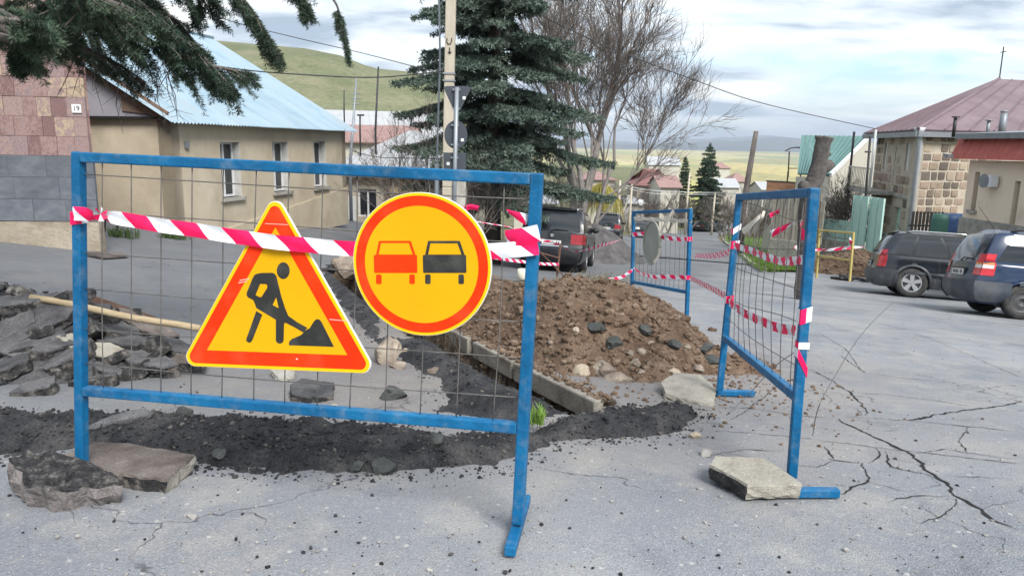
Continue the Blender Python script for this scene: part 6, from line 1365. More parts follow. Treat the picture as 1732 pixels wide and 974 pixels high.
        for x_ in wx:
            y_ = side * (Wd - .11); w = MB(); hw = .105
            w.lathe([(R_ * .60, -hw * .8), (R_ * .70, -hw), (R_ * .93, -hw), (R_, -hw * .6), (R_, hw * .6), (R_ * .93, hw), (R_ * .70, hw), (R_ * .60, hw * .8)], (x_, y_, R_), (0, 1, 0), 32); wo = w.build('wheel', TYRE, root, smooth=True)
            rm = MB(); yo = y_ + side * hw * .75; r1 = R_ * .62
            if c['rim'] == 'alloy':
                rm.lathe([(r1, -.06), (r1, .015), (r1 * .9, .015), (r1 * .88, -.04)], (x_, yo, R_), (0, side, 0), 32)
                for k in range(5):
                    a = 2 * math.pi * k / 5 + .3; d = Vector((math.cos(a), 0, math.sin(a))); e = Vector((-math.sin(a), 0, math.cos(a))); cc = Vector((x_, yo, R_)); yv = Vector((0, side * .012, 0))
                    P = [cc + d * r1 * .1 + e * r1 * .16, cc + d * r1 * .1 - e * r1 * .16, cc + d * r1 * .92 - e * r1 * .24, cc + d * r1 * .92 + e * r1 * .24]; rm.hexa([p - yv for p in P] + [p + yv for p in P])
                rm.lathe([(0, .02), (r1 * .2, .018), (r1 * .22, -.01)], (x_, yo, R_), (0, side, 0), 16); rm.build('rim', RIM, wo, recalc=True)
                bk = MB(); bk.lathe([(0, -.03), (r1 * .9, -.03)], (x_, yo, R_), (0, side, 0), 24); bk.build('brake_disc', STEEL, wo)
            else:
                rm.lathe([(r1, -.05), (r1, .01), (r1 * .92, .005), (r1 * .78, -.03), (r1 * .45, .01), (r1 * .3, .012), (r1 * .25, -.01), (0, -.01)], (x_, yo, R_), (0, side, 0), 32); rm.build('rim', STEEL, wo, smooth=True)
                for k in range(14):
                    a = 2 * math.pi * k / 14; h_ = MB(); h_.lathe([(0, 0), (r1 * .055, 0)], Vector((x_, yo - side * .012, R_)) + Vector((math.cos(a), 0, math.sin(a))) * r1 * .68, (0, side, 0), 8); h_.build('rim_hole', TRIM, wo)
            # arch liner and lip
            al = MB(); n = 24; lipP = []
            for k in range(n + 1):
                a = math.pi * (-.12 + 1.24 * k / n); lipP.append(Vector((x_ + R_ * 1.13 * math.cos(a), 0, R_ + R_ * 1.13 * math.sin(a))))
            al.grid([[Vector((p.x, side * (Wd - .04), p.z)), Vector((p.x, side * (Wd - .34), p.z))] for p in lipP], 0); al.add([Vector((x_, side * (Wd - .34), R_))] + [Vector((p.x, side * (Wd - .34), p.z)) for p in lipP], [(0, k, k + 1) for k in range(1, n + 1)]); al.build('wheel_arch', TRIM, root)
            if c.get('flare'):
                fl = MB(); pts = []
                for p in lipP[1:-1]:
                    # half width of the body at this height
                    v_ = min(np.linspace(0, 4, 81), key=lambda q: abs(low.pt(clamp(p.x / L_), q, 1).z - p.z)); pts.append(Vector((p.x, side * (abs(low.pt(clamp(p.x / L_), v_, 1).y) - .005), p.z)))
                fl.tube(pts, c.get('flr', .03), 6); fl.build('arch_flare', c['flare'], root, smooth=True)
    # rear glass, plate, bumper, wiper
    g0, g1 = c['rglass']; m_ = MB(); m_.grid([[upr.end(t, v, True, .008, .06) for v in np.linspace(g0, g1, 8)] for t in np.linspace(-.90, .90, 11)], 0); m_.build('rear_window', c.get('rgm', CGL), root, smooth=True)
    m_ = MB(); m_.grid([[upr.end(t, v, False, .008, .06) for v in np.linspace(.2, 2.6, 8)] for t in np.linspace(-.92, .92, 11)], 0, True); m_.build('windscreen', CGL, root, smooth=True)
    bm_ = MB(); v0, v1 = c['bump']; bm_.grid([[low.end(t, v, True, .03) for v in np.linspace(v0, v1, 6)] for t in np.linspace(-1, 1, 17)], 0)
    for side in (-1, 1): bm_.grid([[low.pt(u, v, side, .03) + Vector((-.03 * max(0, 1 - u / .03), 0, 0)) for v in np.linspace(v0, v1, 6)] for u in np.linspace(0, c['bumpu'], 8)], 0, side > 0)
    bm_.build('rear_bumper', c['bumpm'], root, smooth=True)
    pv = c['platev']; pc = low.end(0, pv, True, .02); m_ = MB(); m_.box(pc, (.02, .52, .115)); po = m_.build('licence_plate', PLATE, root)
    m_ = MB()
    for k in range(8):
        if k != 2: m_.box(pc + Vector((-.012, -.20 + k * .056, 0)), (.004, .03, .065))
    m_.build('plate_digits', SB, po)
    m_ = MB(); m_.box(pc + Vector((.012, 0, .0)), (.02, .6, .17)); m_.build('plate_recess', TRIM, root)
    wp = upr.end(0, g0 + .05, True, .03, .06); m_ = MB(); m_.tube([wp + Vector((0, .05, 0)), wp + Vector((0, -.1, .06)), wp + Vector((.02, -.42, .04))], .013, 5); m_.build('wiper', TRIM, root)
    if c.get('emblem'): e = low.end(0, c['emblem'], True, .012); m_ = MB(); m_.lathe([(0, .01), (.05, .008), (.055, 0)], e, (-1, 0, 0), 16); m_.build('emblem', CHR, root)
    if c.get('strip'): v = c['strip']; m_ = MB(); m_.grid([[low.end(t, q, True, .014) for q in (v, v + .14)] for t in np.linspace(-.55, .55, 7)], 0); m_.build('tailgate_trim', CHR, root)
    if c.get('spoiler'): m_ = MB(); m_.grid([[upr.end(t, v, True, o_, .06) + Vector((0, 0, 0)) for v, o_ in ((2.75, .01), (2.95, .16), (3.2, .10), (3.6, .0))] for t in np.linspace(-.95, .95, 9)], 0); m_.build('roof_spoiler', body_m, root, smooth=True)
    if c.get('aerial'): p = upr.pt(.05, 4.6, 1); m_ = MB(); m_.tube([p, p + Vector((-.35 * c['aerial'], 0, .45 * c['aerial']))], [.008, .004], 5); m_.build('aerial', TRIM, root)
    return root
def car_mat(p, head, width=1.6, length=2.6):   # place rear-centre point p, heading angle measured from +Y clockwise
    h = Vector((math.sin(head), math.cos(head), 0)); s = Vector((h.y, -h.x, 0)); q = Vector((p[0], p[1], 0))
    z = lambda v: gz(v.x, v.y); a, b = q + h * .8, q + h * (.8 + length); fx = (Vector((b.x, b.y, z(b))) - Vector((a.x, a.y, z(a)))).normalized()
    l, r = q + h * 2 - s * width / 2, q + h * 2 + s * width / 2; fy = (Vector((l.x, l.y, z(l))) - Vector((r.x, r.y, z(r)))).normalized(); fz = fx.cross(fy).normalized(); fy = fz.cross(fx)
    M_ = Matrix((fx, fy, fz)).transposed().to_4x4(); o = (Vector((a.x, a.y, z(a))) - fx * .8); M_.translation = o; return M_
SUV = dict(L=4.65, W=1.9, H=1.76, belt=1.10, hood=1.02, R=.37, wr=.95, wf=3.75, ws=3.35, wt=2.55, rb=.42, wins=[(.03, .16, .10, .02), (.19, .47, .03, .0), (.50, .80, .0, -.06)], doors=[.36, .58, .80], handles=[.42, .62], lampv=(2.85, 3.75), lampt=.62, lampu=.05, rim='alloy', rglass=(.1, 2.7), bump=(.3, 2.1), bumpu=.12, platev=2.95, flare=None, rails=CHR, emblem=3.55, strip=2.45, spoiler=True)
BLK = paint('black_paint', (.012, .013, .016), (.10, .095, .085), .45)
pA_ = at(929, 466, 19.6); build_car('off_roader', 'black off-roader parked beside the dark gravel pile with rear towards us', car_mat((pA_.x, pA_.y), rad(10)), dict(SUV, W=1.84, bumpm=BLK, mold=None), BLK, TRIM)
sB = dict(SUV, H=1.80, W=1.88); pB_ = at(1024, 404, 47.5); build_car('off_roader', 'dark off-roader with pale roof farther down the street', car_mat((pB_.x, pB_.y), rad(11)), dict(sB, bumpm=BLK), paint('dark_teal_paint', (.02, .025, .03)), TRIM)
DG = paint('charcoal_paint', (.012, .015, .020), (.06, .06, .062), .12); CLAD = mat('grey_cladding', [(.028, .031, .038), (.045, .05, .058)], 3, .5, dirt=((.16, .155, .15), .4), dscale=3)
sC = dict(L=4.33, W=1.83, H=1.73, belt=1.08, hood=1.0, R=.385, wr=.88, wf=3.49, ws=3.1, wt=2.3, rb=.45, wins=[(.05, .235, .10, .03), (.265, .52, .03, .0), (.55, .84, .0, -.08)], doors=[.335, .57, .80], handles=[.395, .60], hm=TRIM, lampv=(2.7, 4.6), lampt=.86, lampu=.045, rim='alloy', rglass=(.3, 2.6), bump=(.35, 2.45), bumpu=.125, bumpm=CLAD, platev=3.0, flare=CLAD, flr=.045, rails=CHR, mold=CLAD, clad=8, spoiler=True, aerial=.7)
pC_ = at(1484, 494, 19.4); build_car('sport_utility_car', 'charcoal sport utility car with silver five-spoke wheels parked on the right', car_mat((pC_.x, pC_.y + .5), rad(109)), sC, DG, CLAD)
NV_ = paint('navy_paint', (.010, .026, .066), (.12, .125, .13), .18); CLN = mat('dusty_bumper', [(.030, .040, .058), (.065, .075, .09)], 2, .55, dirt=((.15, .15, .15), .5), dscale=2)
sD = dict(L=4.32, W=1.75, H=1.66, belt=1.02, hood=.92, R=.32, wr=.78, wf=3.47, ws=3.35, wt=2.25, rb=.36, wins=[(.06, .25, .07, .02), (.28, .55, .02, .0), (.57, .86, .0, -.08)], doors=[.35, .56, .80], handles=[.42, .62], lampv=(2.75, 4.7), lampt=.74, lampu=.05, tailm=mat('tail_bright', [(.48, .012, .02), (.58, .02, .03)], 6, .2, coat=.5), lamp2=[(TAILO, .50, .60), (TAILW, .32, .48)], rim='steel', rglass=(.12, 2.75), rgm=CGL, bump=(.4, 2.2), bumpu=.13, bumpm=CLN, platev=2.95, flare=NV_, flr=.02, mold=CLN, rails=TRIM, aerial=1.0)
pD_ = at(1612, 535, 14.2); build_car('family_van', 'navy blue family van with rear window reflecting sky cut by the right edge', car_mat((pD_.x + .1, pD_.y + .1), rad(101)), sD, NV_, CLN)
sE = dict(SUV, H=1.45, belt=.95, hood=.9, W=1.75, L=4.3, R=.31, rails=None, bumpm=BLK)
pE_ = at(1090, 385, 62); build_car('parked_car', 'dark car seen far down the street through the farthest barrier', car_mat((pE_.x, pE_.y), rad(190)), sE, BLK, TRIM)
pE_ = at(1182, 372, 96); build_car('parked_car', 'small dark car parked at the far bend by the spruces', car_mat((pE_.x, pE_.y), rad(60)), sE, BLK, TRIM)
pE_ = at(1207, 368, 104); build_car('parked_car', 'small pale car parked at the far bend under the tall spruce', car_mat((pE_.x, pE_.y), rad(60)), sE, paint('silver_paint', (.45, .46, .47)), TRIM)

# dark gravel pile beside the off-roader, small brown heap by the yellow barrier
GRAV = mat('dark_gravel', [(.055, .053, .055), (.095, .09, .09), (.14, .13, .125)], 3, .95, .8, 30, fine=.3, fscale=40, spec=.15, world=True)
def cone(cx, cy, r, h, ex=1.0, rot=0.0):
    ca, sa = math.cos(rot), math.sin(rot)
    def f_(x, y): dx_, dy_ = x - cx, y - cy; u, v = (dx_ * ca + dy_ * sa) / ex, -dx_ * sa + dy_ * ca; d = math.hypot(u, v); return h * (1 - (math.sqrt(d * d + .1 * r * r) - .3 * r) / (.75 * r)) + .09 * fbm(x * 1.3, y * 1.3) + .03 * fbm(x * 5, y * 5)
    return f_
pg = at(1000, 395, 25.0); pg_ = at(1030, 425, 25.5)
stuff(mound('gravel_pile', GRAV, 0, 8, 21, 32, .12, cone(2.9, 26.6, 1.75, 1.35, 1.2, .6), on(2.9, 26.6)), 'dark grey gravel pile on the street beside the black off-roader', 'gravel pile')
ph_ = gp(1445, 468); hf2 = cone(ph_.x + .5, ph_.y + 1.3, 1.3, 1.05, 1.5, -.3)
h2 = stuff(mound('soil_heap', SOIL, ph_.x - 3, ph_.x + 4, ph_.y - 2, ph_.y + 4.5, .09, hf2, on(ph_.x + .5, ph_.y + 1)), 'small dark soil heap behind the yellow barrier beside the parked cars', 'soil heap')
rg = random.Random(5); mb = MB(); k = 0
while k < 900:
    x, y = rg.uniform(ph_.x - 2.5, ph_.x + 3.4), rg.uniform(ph_.y - 1.5, ph_.y + 3); h = hf2(x, y)
    if h < -.12: continue
    r = .025 + .08 * rg.random() ** 3; rock(mb, (x, y, gz(x, y) + max(0, h)), r, k % 50, 1, (1, .9, .7), .5, 1.2, rg.uniform(0, 6)); k += 1
c_ = mb.build('clods', CLOD, h2); c_['kind'] = 'stuff'
for i, (px, py) in enumerate(((1440, 472), (1462, 476), (1425, 474))):
    p = gp(px, py); rr = random.Random(i); slab('asphalt_slab', p + Vector((0, 0, .06)), rpoly(rr, .45, .25), .08, .1 * i, .15, i, ('black broken slab at the foot of the yellow barrier', 'grey broken slab beside the small soil heap', 'small broken slab left of the yellow barrier post')[i], [SLABTOP, TARSIDE], i)
p = at(1437, 402, 18.5); tape('pink tape scraps tangled on the yellow barrier and its soil heap', [p, p + Vector((.1, .2, -.25)), p + Vector((-.5, .5, -.4)), p + Vector((-1.0, .9, -.35)), p + Vector((-.6, 1.2, -.5)), p + Vector((.9, 1.0, -.35))], .07, .2, .5, tw=lambda t: 3 * math.sin(9 * t))
# ================================================================ TREES
NEED = mat('spruce_needles', [(.020, .040, .027), (.042, .070, .046), (.085, .12, .075)], 1.4, .75, fine=.35, fscale=14, spec=.25)
NEEDB = mat('blue_spruce_needles', [(.050, .080, .062), (.098, .135, .108), (.17, .21, .165)], .9, .75, fine=.35, fscale=10, spec=.25)
BARK = mat('bark', [(.055, .045, .04), (.10, .085, .075), (.15, .13, .115)], 6, .95, .8, 25, fine=.2, stretch=(1, 1, .25))
GBARK = mat('grey_bark', [(.11, .097, .088), (.17, .152, .138), (.23, .205, .185)], 5, .95, .6, 25)
TWIG = mat('twig_bark', [(.10, .082, .072), (.16, .135, .118)], 5, .95)
class NB:      # needle builder: collects twig segments, emits thin triangles round them
    def __init__(s, seed): s.seg = []; s.rg = np.random.default_rng(seed)
    def twig(s, a, b, k=1.0): s.seg.append((*a, *b, k))
    def build(s, name, m, parent, sp, nl, nw, per=3, inv=None):
        g = np.array(s.seg); A, B, K = g[:, :3], g[:, 3:6], g[:, 6]; d = B - A; Ln = np.linalg.norm(d, axis=1); n = np.maximum(2, (Ln / sp).astype(int)) * per
        idx = np.repeat(np.arange(len(g)), n); t = s.rg.random(len(idx)); P = A[idx] + d[idx] * t[:, None]; D = d[idx] / Ln[idx][:, None]
        R = s.rg.normal(size=P.shape); R -= D * (R * D).sum(1)[:, None]; R /= np.linalg.norm(R, axis=1)[:, None]; R[:, 2] += .18
        dirn = D * s.rg.uniform(.35, .95, len(P))[:, None] + R; dirn /= np.linalg.norm(dirn, axis=1)[:, None]; l = nl * K[idx] * s.rg.uniform(.6, 1.15, len(P))
        T = P + dirn * l[:, None]; Wv = np.cross(dirn, s.rg.normal(size=P.shape)); Wv /= np.linalg.norm(Wv, axis=1)[:, None]; Wv *= (nw * K[idx])[:, None] / 2
        M = P + dirn * (l * .45)[:, None]
        V = np.stack([P, M - Wv, T, M + Wv], 1).reshape(-1, 3)
        if parent in WM: o = np.array(WM[parent].translation); V = V - o
        N_ = len(P); me = bpy.data.meshes.new(name); me.vertices.add(4 * N_); me.vertices.foreach_set('co', V.ravel()); me.loops.add(4 * N_); me.loops.foreach_set('vertex_index', np.arange(4 * N_)); me.polygons.add(N_); me.polygons.foreach_set('loop_start', np.arange(N_) * 4); me.polygons.foreach_set('loop_total', np.full(N_, 4)); me.update(); me.validate(); me.materials.append(m)
        ob = bpy.data.objects.new(name, me); COL.objects.link(ob); ob.parent = parent; return ob
def spruce(label, base, H, R, z0, seed, m, dens_=1.0, nl=.10, sp=.03, nw=.022, wh=.28, gap=.0, per=3, jit=.1):
    rr = random.Random(seed); root = empty('spruce_tree', base); tag(root, label, 'tree'); nb = NB(seed); tr = MB(); br = MB(); b = Vector(base)
    tr.tube([b + Vector((0, 0, -.2)), b + Vector((0, 0, H * .3)), b + Vector((0, 0, H * .7)), b + Vector((0, 0, H))], [R * .075, R * .058, R * .03, .01], 10); z = z0
    while z < H - .1:
        q = (z - z0) / (H - z0); nbr = rr.randint(5, 7) if q < .8 else 4
        for k in range(nbr):
            if rr.random() < gap: continue
            az = 6.283 * (k + rr.uniform(-.3, .3)) / nbr + z * 2.1; d = Vector((math.cos(az), math.sin(az), 0)); sd_ = Vector((-d.y, d.x, 0)); Lb = (R * (1 - q) ** .75) * rr.uniform(.62, 1.12) + .12
            if q < .12: Lb *= rr.uniform(.6, 1.0)
            droop = lerp(.42, -.35, q) * rr.uniform(.7, 1.2) + rr.uniform(-jit, jit) * .5; s0 = b + Vector((0, 0, z + rr.uniform(-jit, jit)))
            f = lambda t: s0 + d * (Lb * t) + Vector((0, 0, Lb * (-droop * t * (1.25 - .65 * t * t) + .10 * math.sin(t * 3))))
            br.tube([f(t) for t in (0, .3, .6, 1)], [.012 + .018 * Lb * .5, .018, .012, .005], 4); st = .085 / dens_; t = .12
            while t < 1:
                p = f(t); dd = (f(min(1, t + .05)) - p).normalized() if t < .99 else d
                for s in (-1, 1):
                    l = (.30 * Lb * (1 - t) ** .6 + .10) * rr.uniform(.6, 1.2); e = dd * .62 + sd_ * s * rr.uniform(.5, .9) + Vector((0, 0, rr.uniform(-.45, .05))); e.normalize(); nb.twig(p, p + e * l)
                    if l > .28:
                        for u in (.35, .62): a_ = p + e * l * u; e2 = (e + dd * .5 + sd_ * s * rr.uniform(-.5, .3) + Vector((0, 0, rr.uniform(-.6, 0)))).normalized(); nb.twig(a_, a_ + e2 * l * .45)
                nb.twig(p, f(min(1, t + st / Lb))); t += st / Lb * rr.uniform(.8, 1.2)
            p = f(1); nb.twig(f(.95), p + (p - f(.9)).normalized() * .12)
        z += wh * lerp(1.15, .7, q) * rr.uniform(.85, 1.15)
    for k in range(3): nb.twig(b + Vector((0, 0, H - .3)), b + Vector((0, 0, H + .15)))
    tr.build('trunk', BARK, root, smooth=True); bo_ = br.build('branches', BARK, root); bo_['kind'] = 'stuff'; nb.build('crown', m, root, sp, nl, nw, per); return root
sb = at(833, 402, 21.5); spruce('tall blue-green spruce in the middle beside the concrete pole', on(sb.x + .0, 21.5), 13.5, 3.45, 2.0, 3, NEEDB, .95, .115, .036, .028, .33, gap=.05, per=3, jit=.42)
for px, py, Y, Ht, R_, lab, sd_ in ((1193, 370, 98, 245, 2.9, 'tall dark spruce at the far bend of the street', 5), (1156, 330, 120, 268, 1.7, 'smaller spruce left of the tall one at the far bend', 6)):
    p = at(px, py, Y); H_ = at(px, Ht, Y).z - gz(p.x, p.y); spruce(lab, on(p.x, p.y), H_, R_ * 1.05, .6, sd_, NEED, .38, .30, .10, .10, .55, per=3)
# overhanging spruce at the top left: trunk stands left of the picture, limbs reach into view
ob_ = on(-6.2, 4.6); ot = empty('spruce_tree', ob_); tag(ot, 'near spruce whose drooping branches hang into the top left corner', 'tree')
mb = MB(); mb.tube([ob_ + Vector((0, 0, -.2)), ob_ + Vector((0, 0, 3)), ob_ + Vector((.1, 0, 7)), ob_ + Vector((.1, 0, 11))], [.28, .24, .17, .05], 14); mb.build('trunk', BARK, ot, smooth=True)
nb = NB(44); nbd = MB(); rr = random.Random(44); lim = MB()
def limb(pts, r, n, tl, hang=.6, k=1.0, side=1.0, dens_=1.0, start=.2, bare=0.0):
    P = catmull(pts, 8); lim.tube(P, [lerp(r, .004, i / (len(P) - 1)) for i in range(len(P))], 6); tot = len(P) - 1
    for i in range(n):
        t = lerp(start, 1, (i + rr.random()) / n); q = t * tot; j = min(int(q), tot - 1); p = P[j].lerp(P[j + 1], q - j); d = (P[j + 1] - P[j]).normalized(); s = d.cross(Vector((0, 0, 1))).normalized() * rr.choice((-1, 1)) * side
        l = tl * rr.uniform(.5, 1.15) * (1 - .5 * t ** 3); e = (d * rr.uniform(.3, .9) + s * rr.uniform(.3, 1.2) + Vector((0, 0, -hang * rr.uniform(.1, 1.3)))).normalized(); m_ = p + e * l * .55; e2 = (e + Vector((0, 0, -.35 * hang))).normalized(); q2 = m_ + e2 * l * .45
        nbd.tube([p, m_, q2], [.005, .004, .002], 3)
        if rr.random() < bare: continue
        nb.twig(p + e * l * .12, m_, k); nb.twig(m_, q2, k)
        for u in (.25, .4, .55, .7, .85):
            if rr.random() < .85:
                a_ = p.lerp(q2, u); w = (e + s * rr.uniform(-1.1, 1.1) + d * rr.uniform(-.3, .5) + Vector((0, 0, -rr.uniform(0, .6) * hang))).normalized(); nb.twig(a_, a_ + w * l * .38 * rr.uniform(.6, 1.1), k)
    for i in range(tot - 3, tot): nb.twig(P[i], P[i + 1], k)
o_ = lambda z: ob_ + Vector((0, 0, z - ob_.z))
LB = [([o_(3.3), at(40, -40, 4.9), at(150, 25, 5.1), at(260, 75, 5.3), at(345, 108, 5.4), at(412, 122, 5.5)], .05, 60, .46, .65, 1, .2, 0),
      ([o_(3.1), at(-30, 40, 5.0), at(90, 62, 5.2), at(190, 105, 5.4), at(240, 135, 5.5)], .045, 44, .34, .75, 1, .2, .4),
      ([o_(3.5), at(30, -50, 4.5), at(140, -10, 4.7), at(240, 28, 4.9), at(325, 80, 5.1), at(385, 140, 5.2)], .045, 60, .44, .65, 1, .25, 0),
      ([o_(3.6), at(80, -70, 5.2), at(200, -30, 5.5), at(290, 30, 5.7), at(340, 85, 5.8)], .045, 60, .46, .7, 1, .2, 0),
      ([o_(3.0), at(-60, 20, 4.1), at(0, 20, 4.2), at(40, 35, 4.25), at(66, 52, 4.3)], .03, 60, .24, .3, 1.3, .3, 0),
      ([o_(2.9), at(-60, 50, 4.3), at(0, 60, 4.4), at(25, 80, 4.45), at(42, 100, 4.5)], .03, 46, .24, .45, 1.2, .3, 0),
      ([o_(3.9), at(150, -110, 5.5), at(330, -60, 5.7), at(405, -5, 5.8), at(440, 40, 5.85), at(465, 80, 5.9)], .04, 60, .36, .75, 1, .5, 0),
      ([o_(4.0), at(250, -130, 5.9), at(430, -60, 6.0), at(500, -20, 6.1), at(518, 20, 6.1)], .035, 46, .26, .7, 1, .55, 0),
      ([o_(4.1), at(280, -140, 6.2), at(480, -75, 6.3), at(560, -5, 6.4), at(577, 40, 6.4), at(590, 100, 6.4)], .022, 34, .17, .6, 1, .68, 0),
      ([o_(3.7), at(60, -60, 5.6), at(120, 10, 5.8), at(160, 60, 5.9), at(178, 110, 5.9)], .03, 40, .36, .6, 1, .3, .35),
      ([o_(3.4), at(0, -20, 5.3), at(60, 20, 5.5), at(110, 50, 5.6), at(140, 75, 5.6)], .03, 46, .38, .6, 1, .2, .2),
      ([o_(3.8), at(60, -80, 4.9), at(150, -40, 5.0), at(230, 0, 5.1), at(280, 40, 5.2)], .035, 56, .42, .6, 1, .25, 0),
      ([o_(3.7), at(20, -60, 5.2), at(80, -10, 5.3), at(150, 20, 5.4), at(215, 70, 5.5)], .03, 46, .40, .6, 1, .2, .1),
      ([o_(3.9), at(120, -90, 5.0), at(260, -50, 5.3), at(330, -20, 5.5), at(350, 15, 5.6)], .03, 40, .36, .6, 1, .3, 0)]
for pts_, r_, n_, tl_, hg_, k_, st_, ba_ in LB: limb(pts_, r_, n_, tl_, hg_, k_, start=st_, bare=ba_)
for k in range(28):      # bare hanging twigs
    px = rr.uniform(110, 290); py = rr.uniform(60, 130); p = at(px, py, 5.4); q = p + Vector((rr.uniform(-.12, .16), rr.uniform(-.1, .1), -rr.uniform(.15, .42))); m_ = p.lerp(q, .5) + Vector((rr.uniform(-.04, .04), 0, 0)); nbd.tube([p, m_, q], [.004, .003, .0015], 3)
    for j in range(3): a_ = p.lerp(q, rr.uniform(.3, .9)); nbd.tube([a_, a_ + Vector((rr.uniform(-.12, .12), rr.uniform(-.05, .05), -rr.uniform(0, .1)))], [.002, .001], 3)
lim.build('limbs', BARK, ot, smooth=True); nbd.build('twigs', TWIG, ot); nb.build('needles', NEED, ot, .0060, .036, .0046, 3)

# bare deciduous trees
def bare(label, base, stems, H, seed, m=None, lev=5, r0=.16, name='bare_tree', spread=.5, twigm=None, crownz=0.0, fan=1.0, cat='tree', lean=Vector((0, 0, 0)), minr=.004):
    rr = random.Random(seed); root = empty(name, base); tag(root, label, cat); big, small = MB(), MB()
    def grow(p, d, L, r, lv):
        n = 4 if lv < 3 else 3; P = [p]; q = p; dd = d.copy()
        for i in range(n): dd = (dd + Vector((rr.gauss(0, .11), rr.gauss(0, .11), rr.gauss(.03, .07)))).normalized(); q = q + dd * L / n; P.append(q)
        r1 = max(minr * .5, r * .55); (big if lv < 2 else small).tube(P, [lerp(r, r1, i / n) for i in range(n + 1)], 8 if lv < 2 else 4 if lv < 3 else 3, cap=False)
        if lv >= lev: return
        for k in range(rr.randint(2, 3) + (1 if lv >= 1 else 0) + (1 if lv >= 3 else 0)):
            t = rr.uniform(.35, 1.0); j = min(int(t * n), n - 1); s = P[j].lerp(P[j + 1], t * n - j); a = rr.uniform(0, 6.283); o = dd.orthogonal().normalized(); o = (Matrix.Rotation(a, 3, dd) @ o); nd = (dd + o * rr.uniform(.45, 1.0) * spread * 1.6 + Vector((0, 0, .08)) + Vector((fan - 1, 0, 0)) * .2).normalized(); grow(s, nd, L * rr.uniform(.5, .78), max(minr, lerp(r, r1, t) * rr.uniform(.5, .75)), lv + 1)
        grow(P[-1], (dd + Vector((rr.gauss(0, .2), rr.gauss(0, .2), .1))).normalized(), L * .72, r1, lv + 1)
    for (d, L, r, dx) in stems: grow(Vector(base) + Vector((dx, 0, -.1)), (Vector(d) + lean).normalized(), L, r, 0)
    big.build('trunk', m or GBARK, root, smooth=True); small.build('crown', twigm or TWIG, root); return root
tb = at(975, 395, 27); tb = on(tb.x, 27)
bare('large bare tree with many upright limbs right of the big spruce', tb, [((.05, 0, 1), 4.6, .22, 0), ((-.03, .1, 1), 5.0, .17, -.2), ((.07, -.1, 1), 4.4, .14, .2), ((.14, .1, 1), 4.0, .10, .35)], 11, 8, lev=5, spread=.50, minr=.008)
bare('bare leafless bush between the spruce and the road signs', on(at(715, 380, 20).x, 20), [((-.25, 0, 1), 1.5, .04, 0), ((.1, .1, 1), 1.7, .04, .1), ((-.5, 0, 1), 1.6, .035, -.2), ((.35, 0, 1), 1.4, .035, .2)], 4, 12, lev=4, spread=.5, name='bare_bush', cat='bush', minr=.005)
bare('tangle of bare branches at the foot of the big spruce', on(at(775, 390, 19).x, 19), [((-.4, 0, 1), 1.2, .03, 0), ((.2, .1, 1), 1.3, .03, .1), ((.5, 0, 1), 1.2, .03, .2)], 4, 13, lev=4, spread=.65, name='bare_bush', cat='bush', minr=.005)
bare('gnarled bare fruit tree in the yard before the green-roofed house', on(at(1408, 420, 34).x, 34), [((-.1, 0, 1), 1.5, .14, 0), ((.25, 0, 1), 1.7, .10, .3)], 5, 19, lev=5, spread=.6, minr=.008, m=BARK, twigm=BARK)
bare('second bare fruit tree beside the balcony', on(at(1440, 420, 36).x, 36), [((.1, 0, 1), 1.6, .11, 0), ((-.2, 0, 1), 1.7, .09, -.2)], 5, 23, lev=5, spread=.6, minr=.008, m=BARK, twigm=BARK)
for i, (px, py, Y, L, lab) in enumerate(((950, 380, 33, 1.6, 'bare brown shrub behind the black off-roader'), (985, 375, 36, 1.7, 'bare shrub behind the gravel pile'), (1250, 400, 42, 1.5, 'bare shrub on the verge left of the tilted barrier'), (1275, 410, 36, 1.4, 'bare shrub behind the top of the tilted barrier'), (1230, 385, 60, 1.8, 'bare bush beside the far kerb'), (1300, 390, 50, 1.9, 'bare shrub in front of the orange parapet'),
                                        (1130, 372, 80, 2.0, 'bare tree before the far red-roofed house'), (1095, 372, 78, 1.7, 'bare tree by the far garage'), (1165, 365, 88, 2.0, 'bare tree left of the tall far spruce'), (1045, 365, 70, 2.2, 'bare slender tree beside the yellow willow'), (540, 190, 110, 2.0, 'brownish bare tree below the green hill'), (565, 190, 112, 2.0, 'second brownish bare tree below the green hill'), (1345, 300, 60, 2.0, 'bare crown rising behind the orange parapet'))):
    p = at(px, py, Y); bare(lab, on(p.x, p.y), [((rr.uniform(-.3, .3), 0, 1), L, .05 * Y / 40, 0), ((rr.uniform(-.5, .5), .1, 1), L * .9, .04 * Y / 40, .2), ((rr.uniform(-.6, .6), -.1, 1), L * .9, .035 * Y / 40, -.2)], 4, 40 + i, lev=4, spread=.5, name='bare_bush' if 'ree' not in lab else 'bare_tree', cat='bush' if 'ree' not in lab.split() and 'tree' not in lab else 'tree', minr=.006 * Y / 40)
# yellow willow
WIL = mat('willow_yellow', [(.22, .19, .035), (.32, .28, .06)], 3, .8); p = at(1015, 372, 58); wb = on(p.x, p.y); wr_ = empty('willow_tree', wb); tag(wr_, 'yellowish weeping willow behind the two off-roaders', 'tree'); tr = MB(); tr.tube([wb, wb + Vector((.1, 0, 1.5)), wb + Vector((0, 0, 2.6))], [.18, .14, .1], 8); tr.build('trunk', BARK, wr_, smooth=True); mb = MB(); rr = random.Random(2)
for k in range(420):
    a = rr.uniform(0, 6.283); d = Vector((math.cos(a), math.sin(a), 0)); R_ = 2.0 * math.sqrt(rr.random()); s = wb + Vector((0, 0, 2.2)); t = s + d * R_ * .6 + Vector((0, 0, 1.9 - .28 * R_ * R_ * .8)); e = t + d * R_ * .35 + Vector((0, 0, -rr.uniform(1.0, 2.6))); mb.tube([t - d * .3 - Vector((0, 0, .2)), t, t.lerp(e, .4) + d * .15, e], [.02, .02, .016, .008], 3)
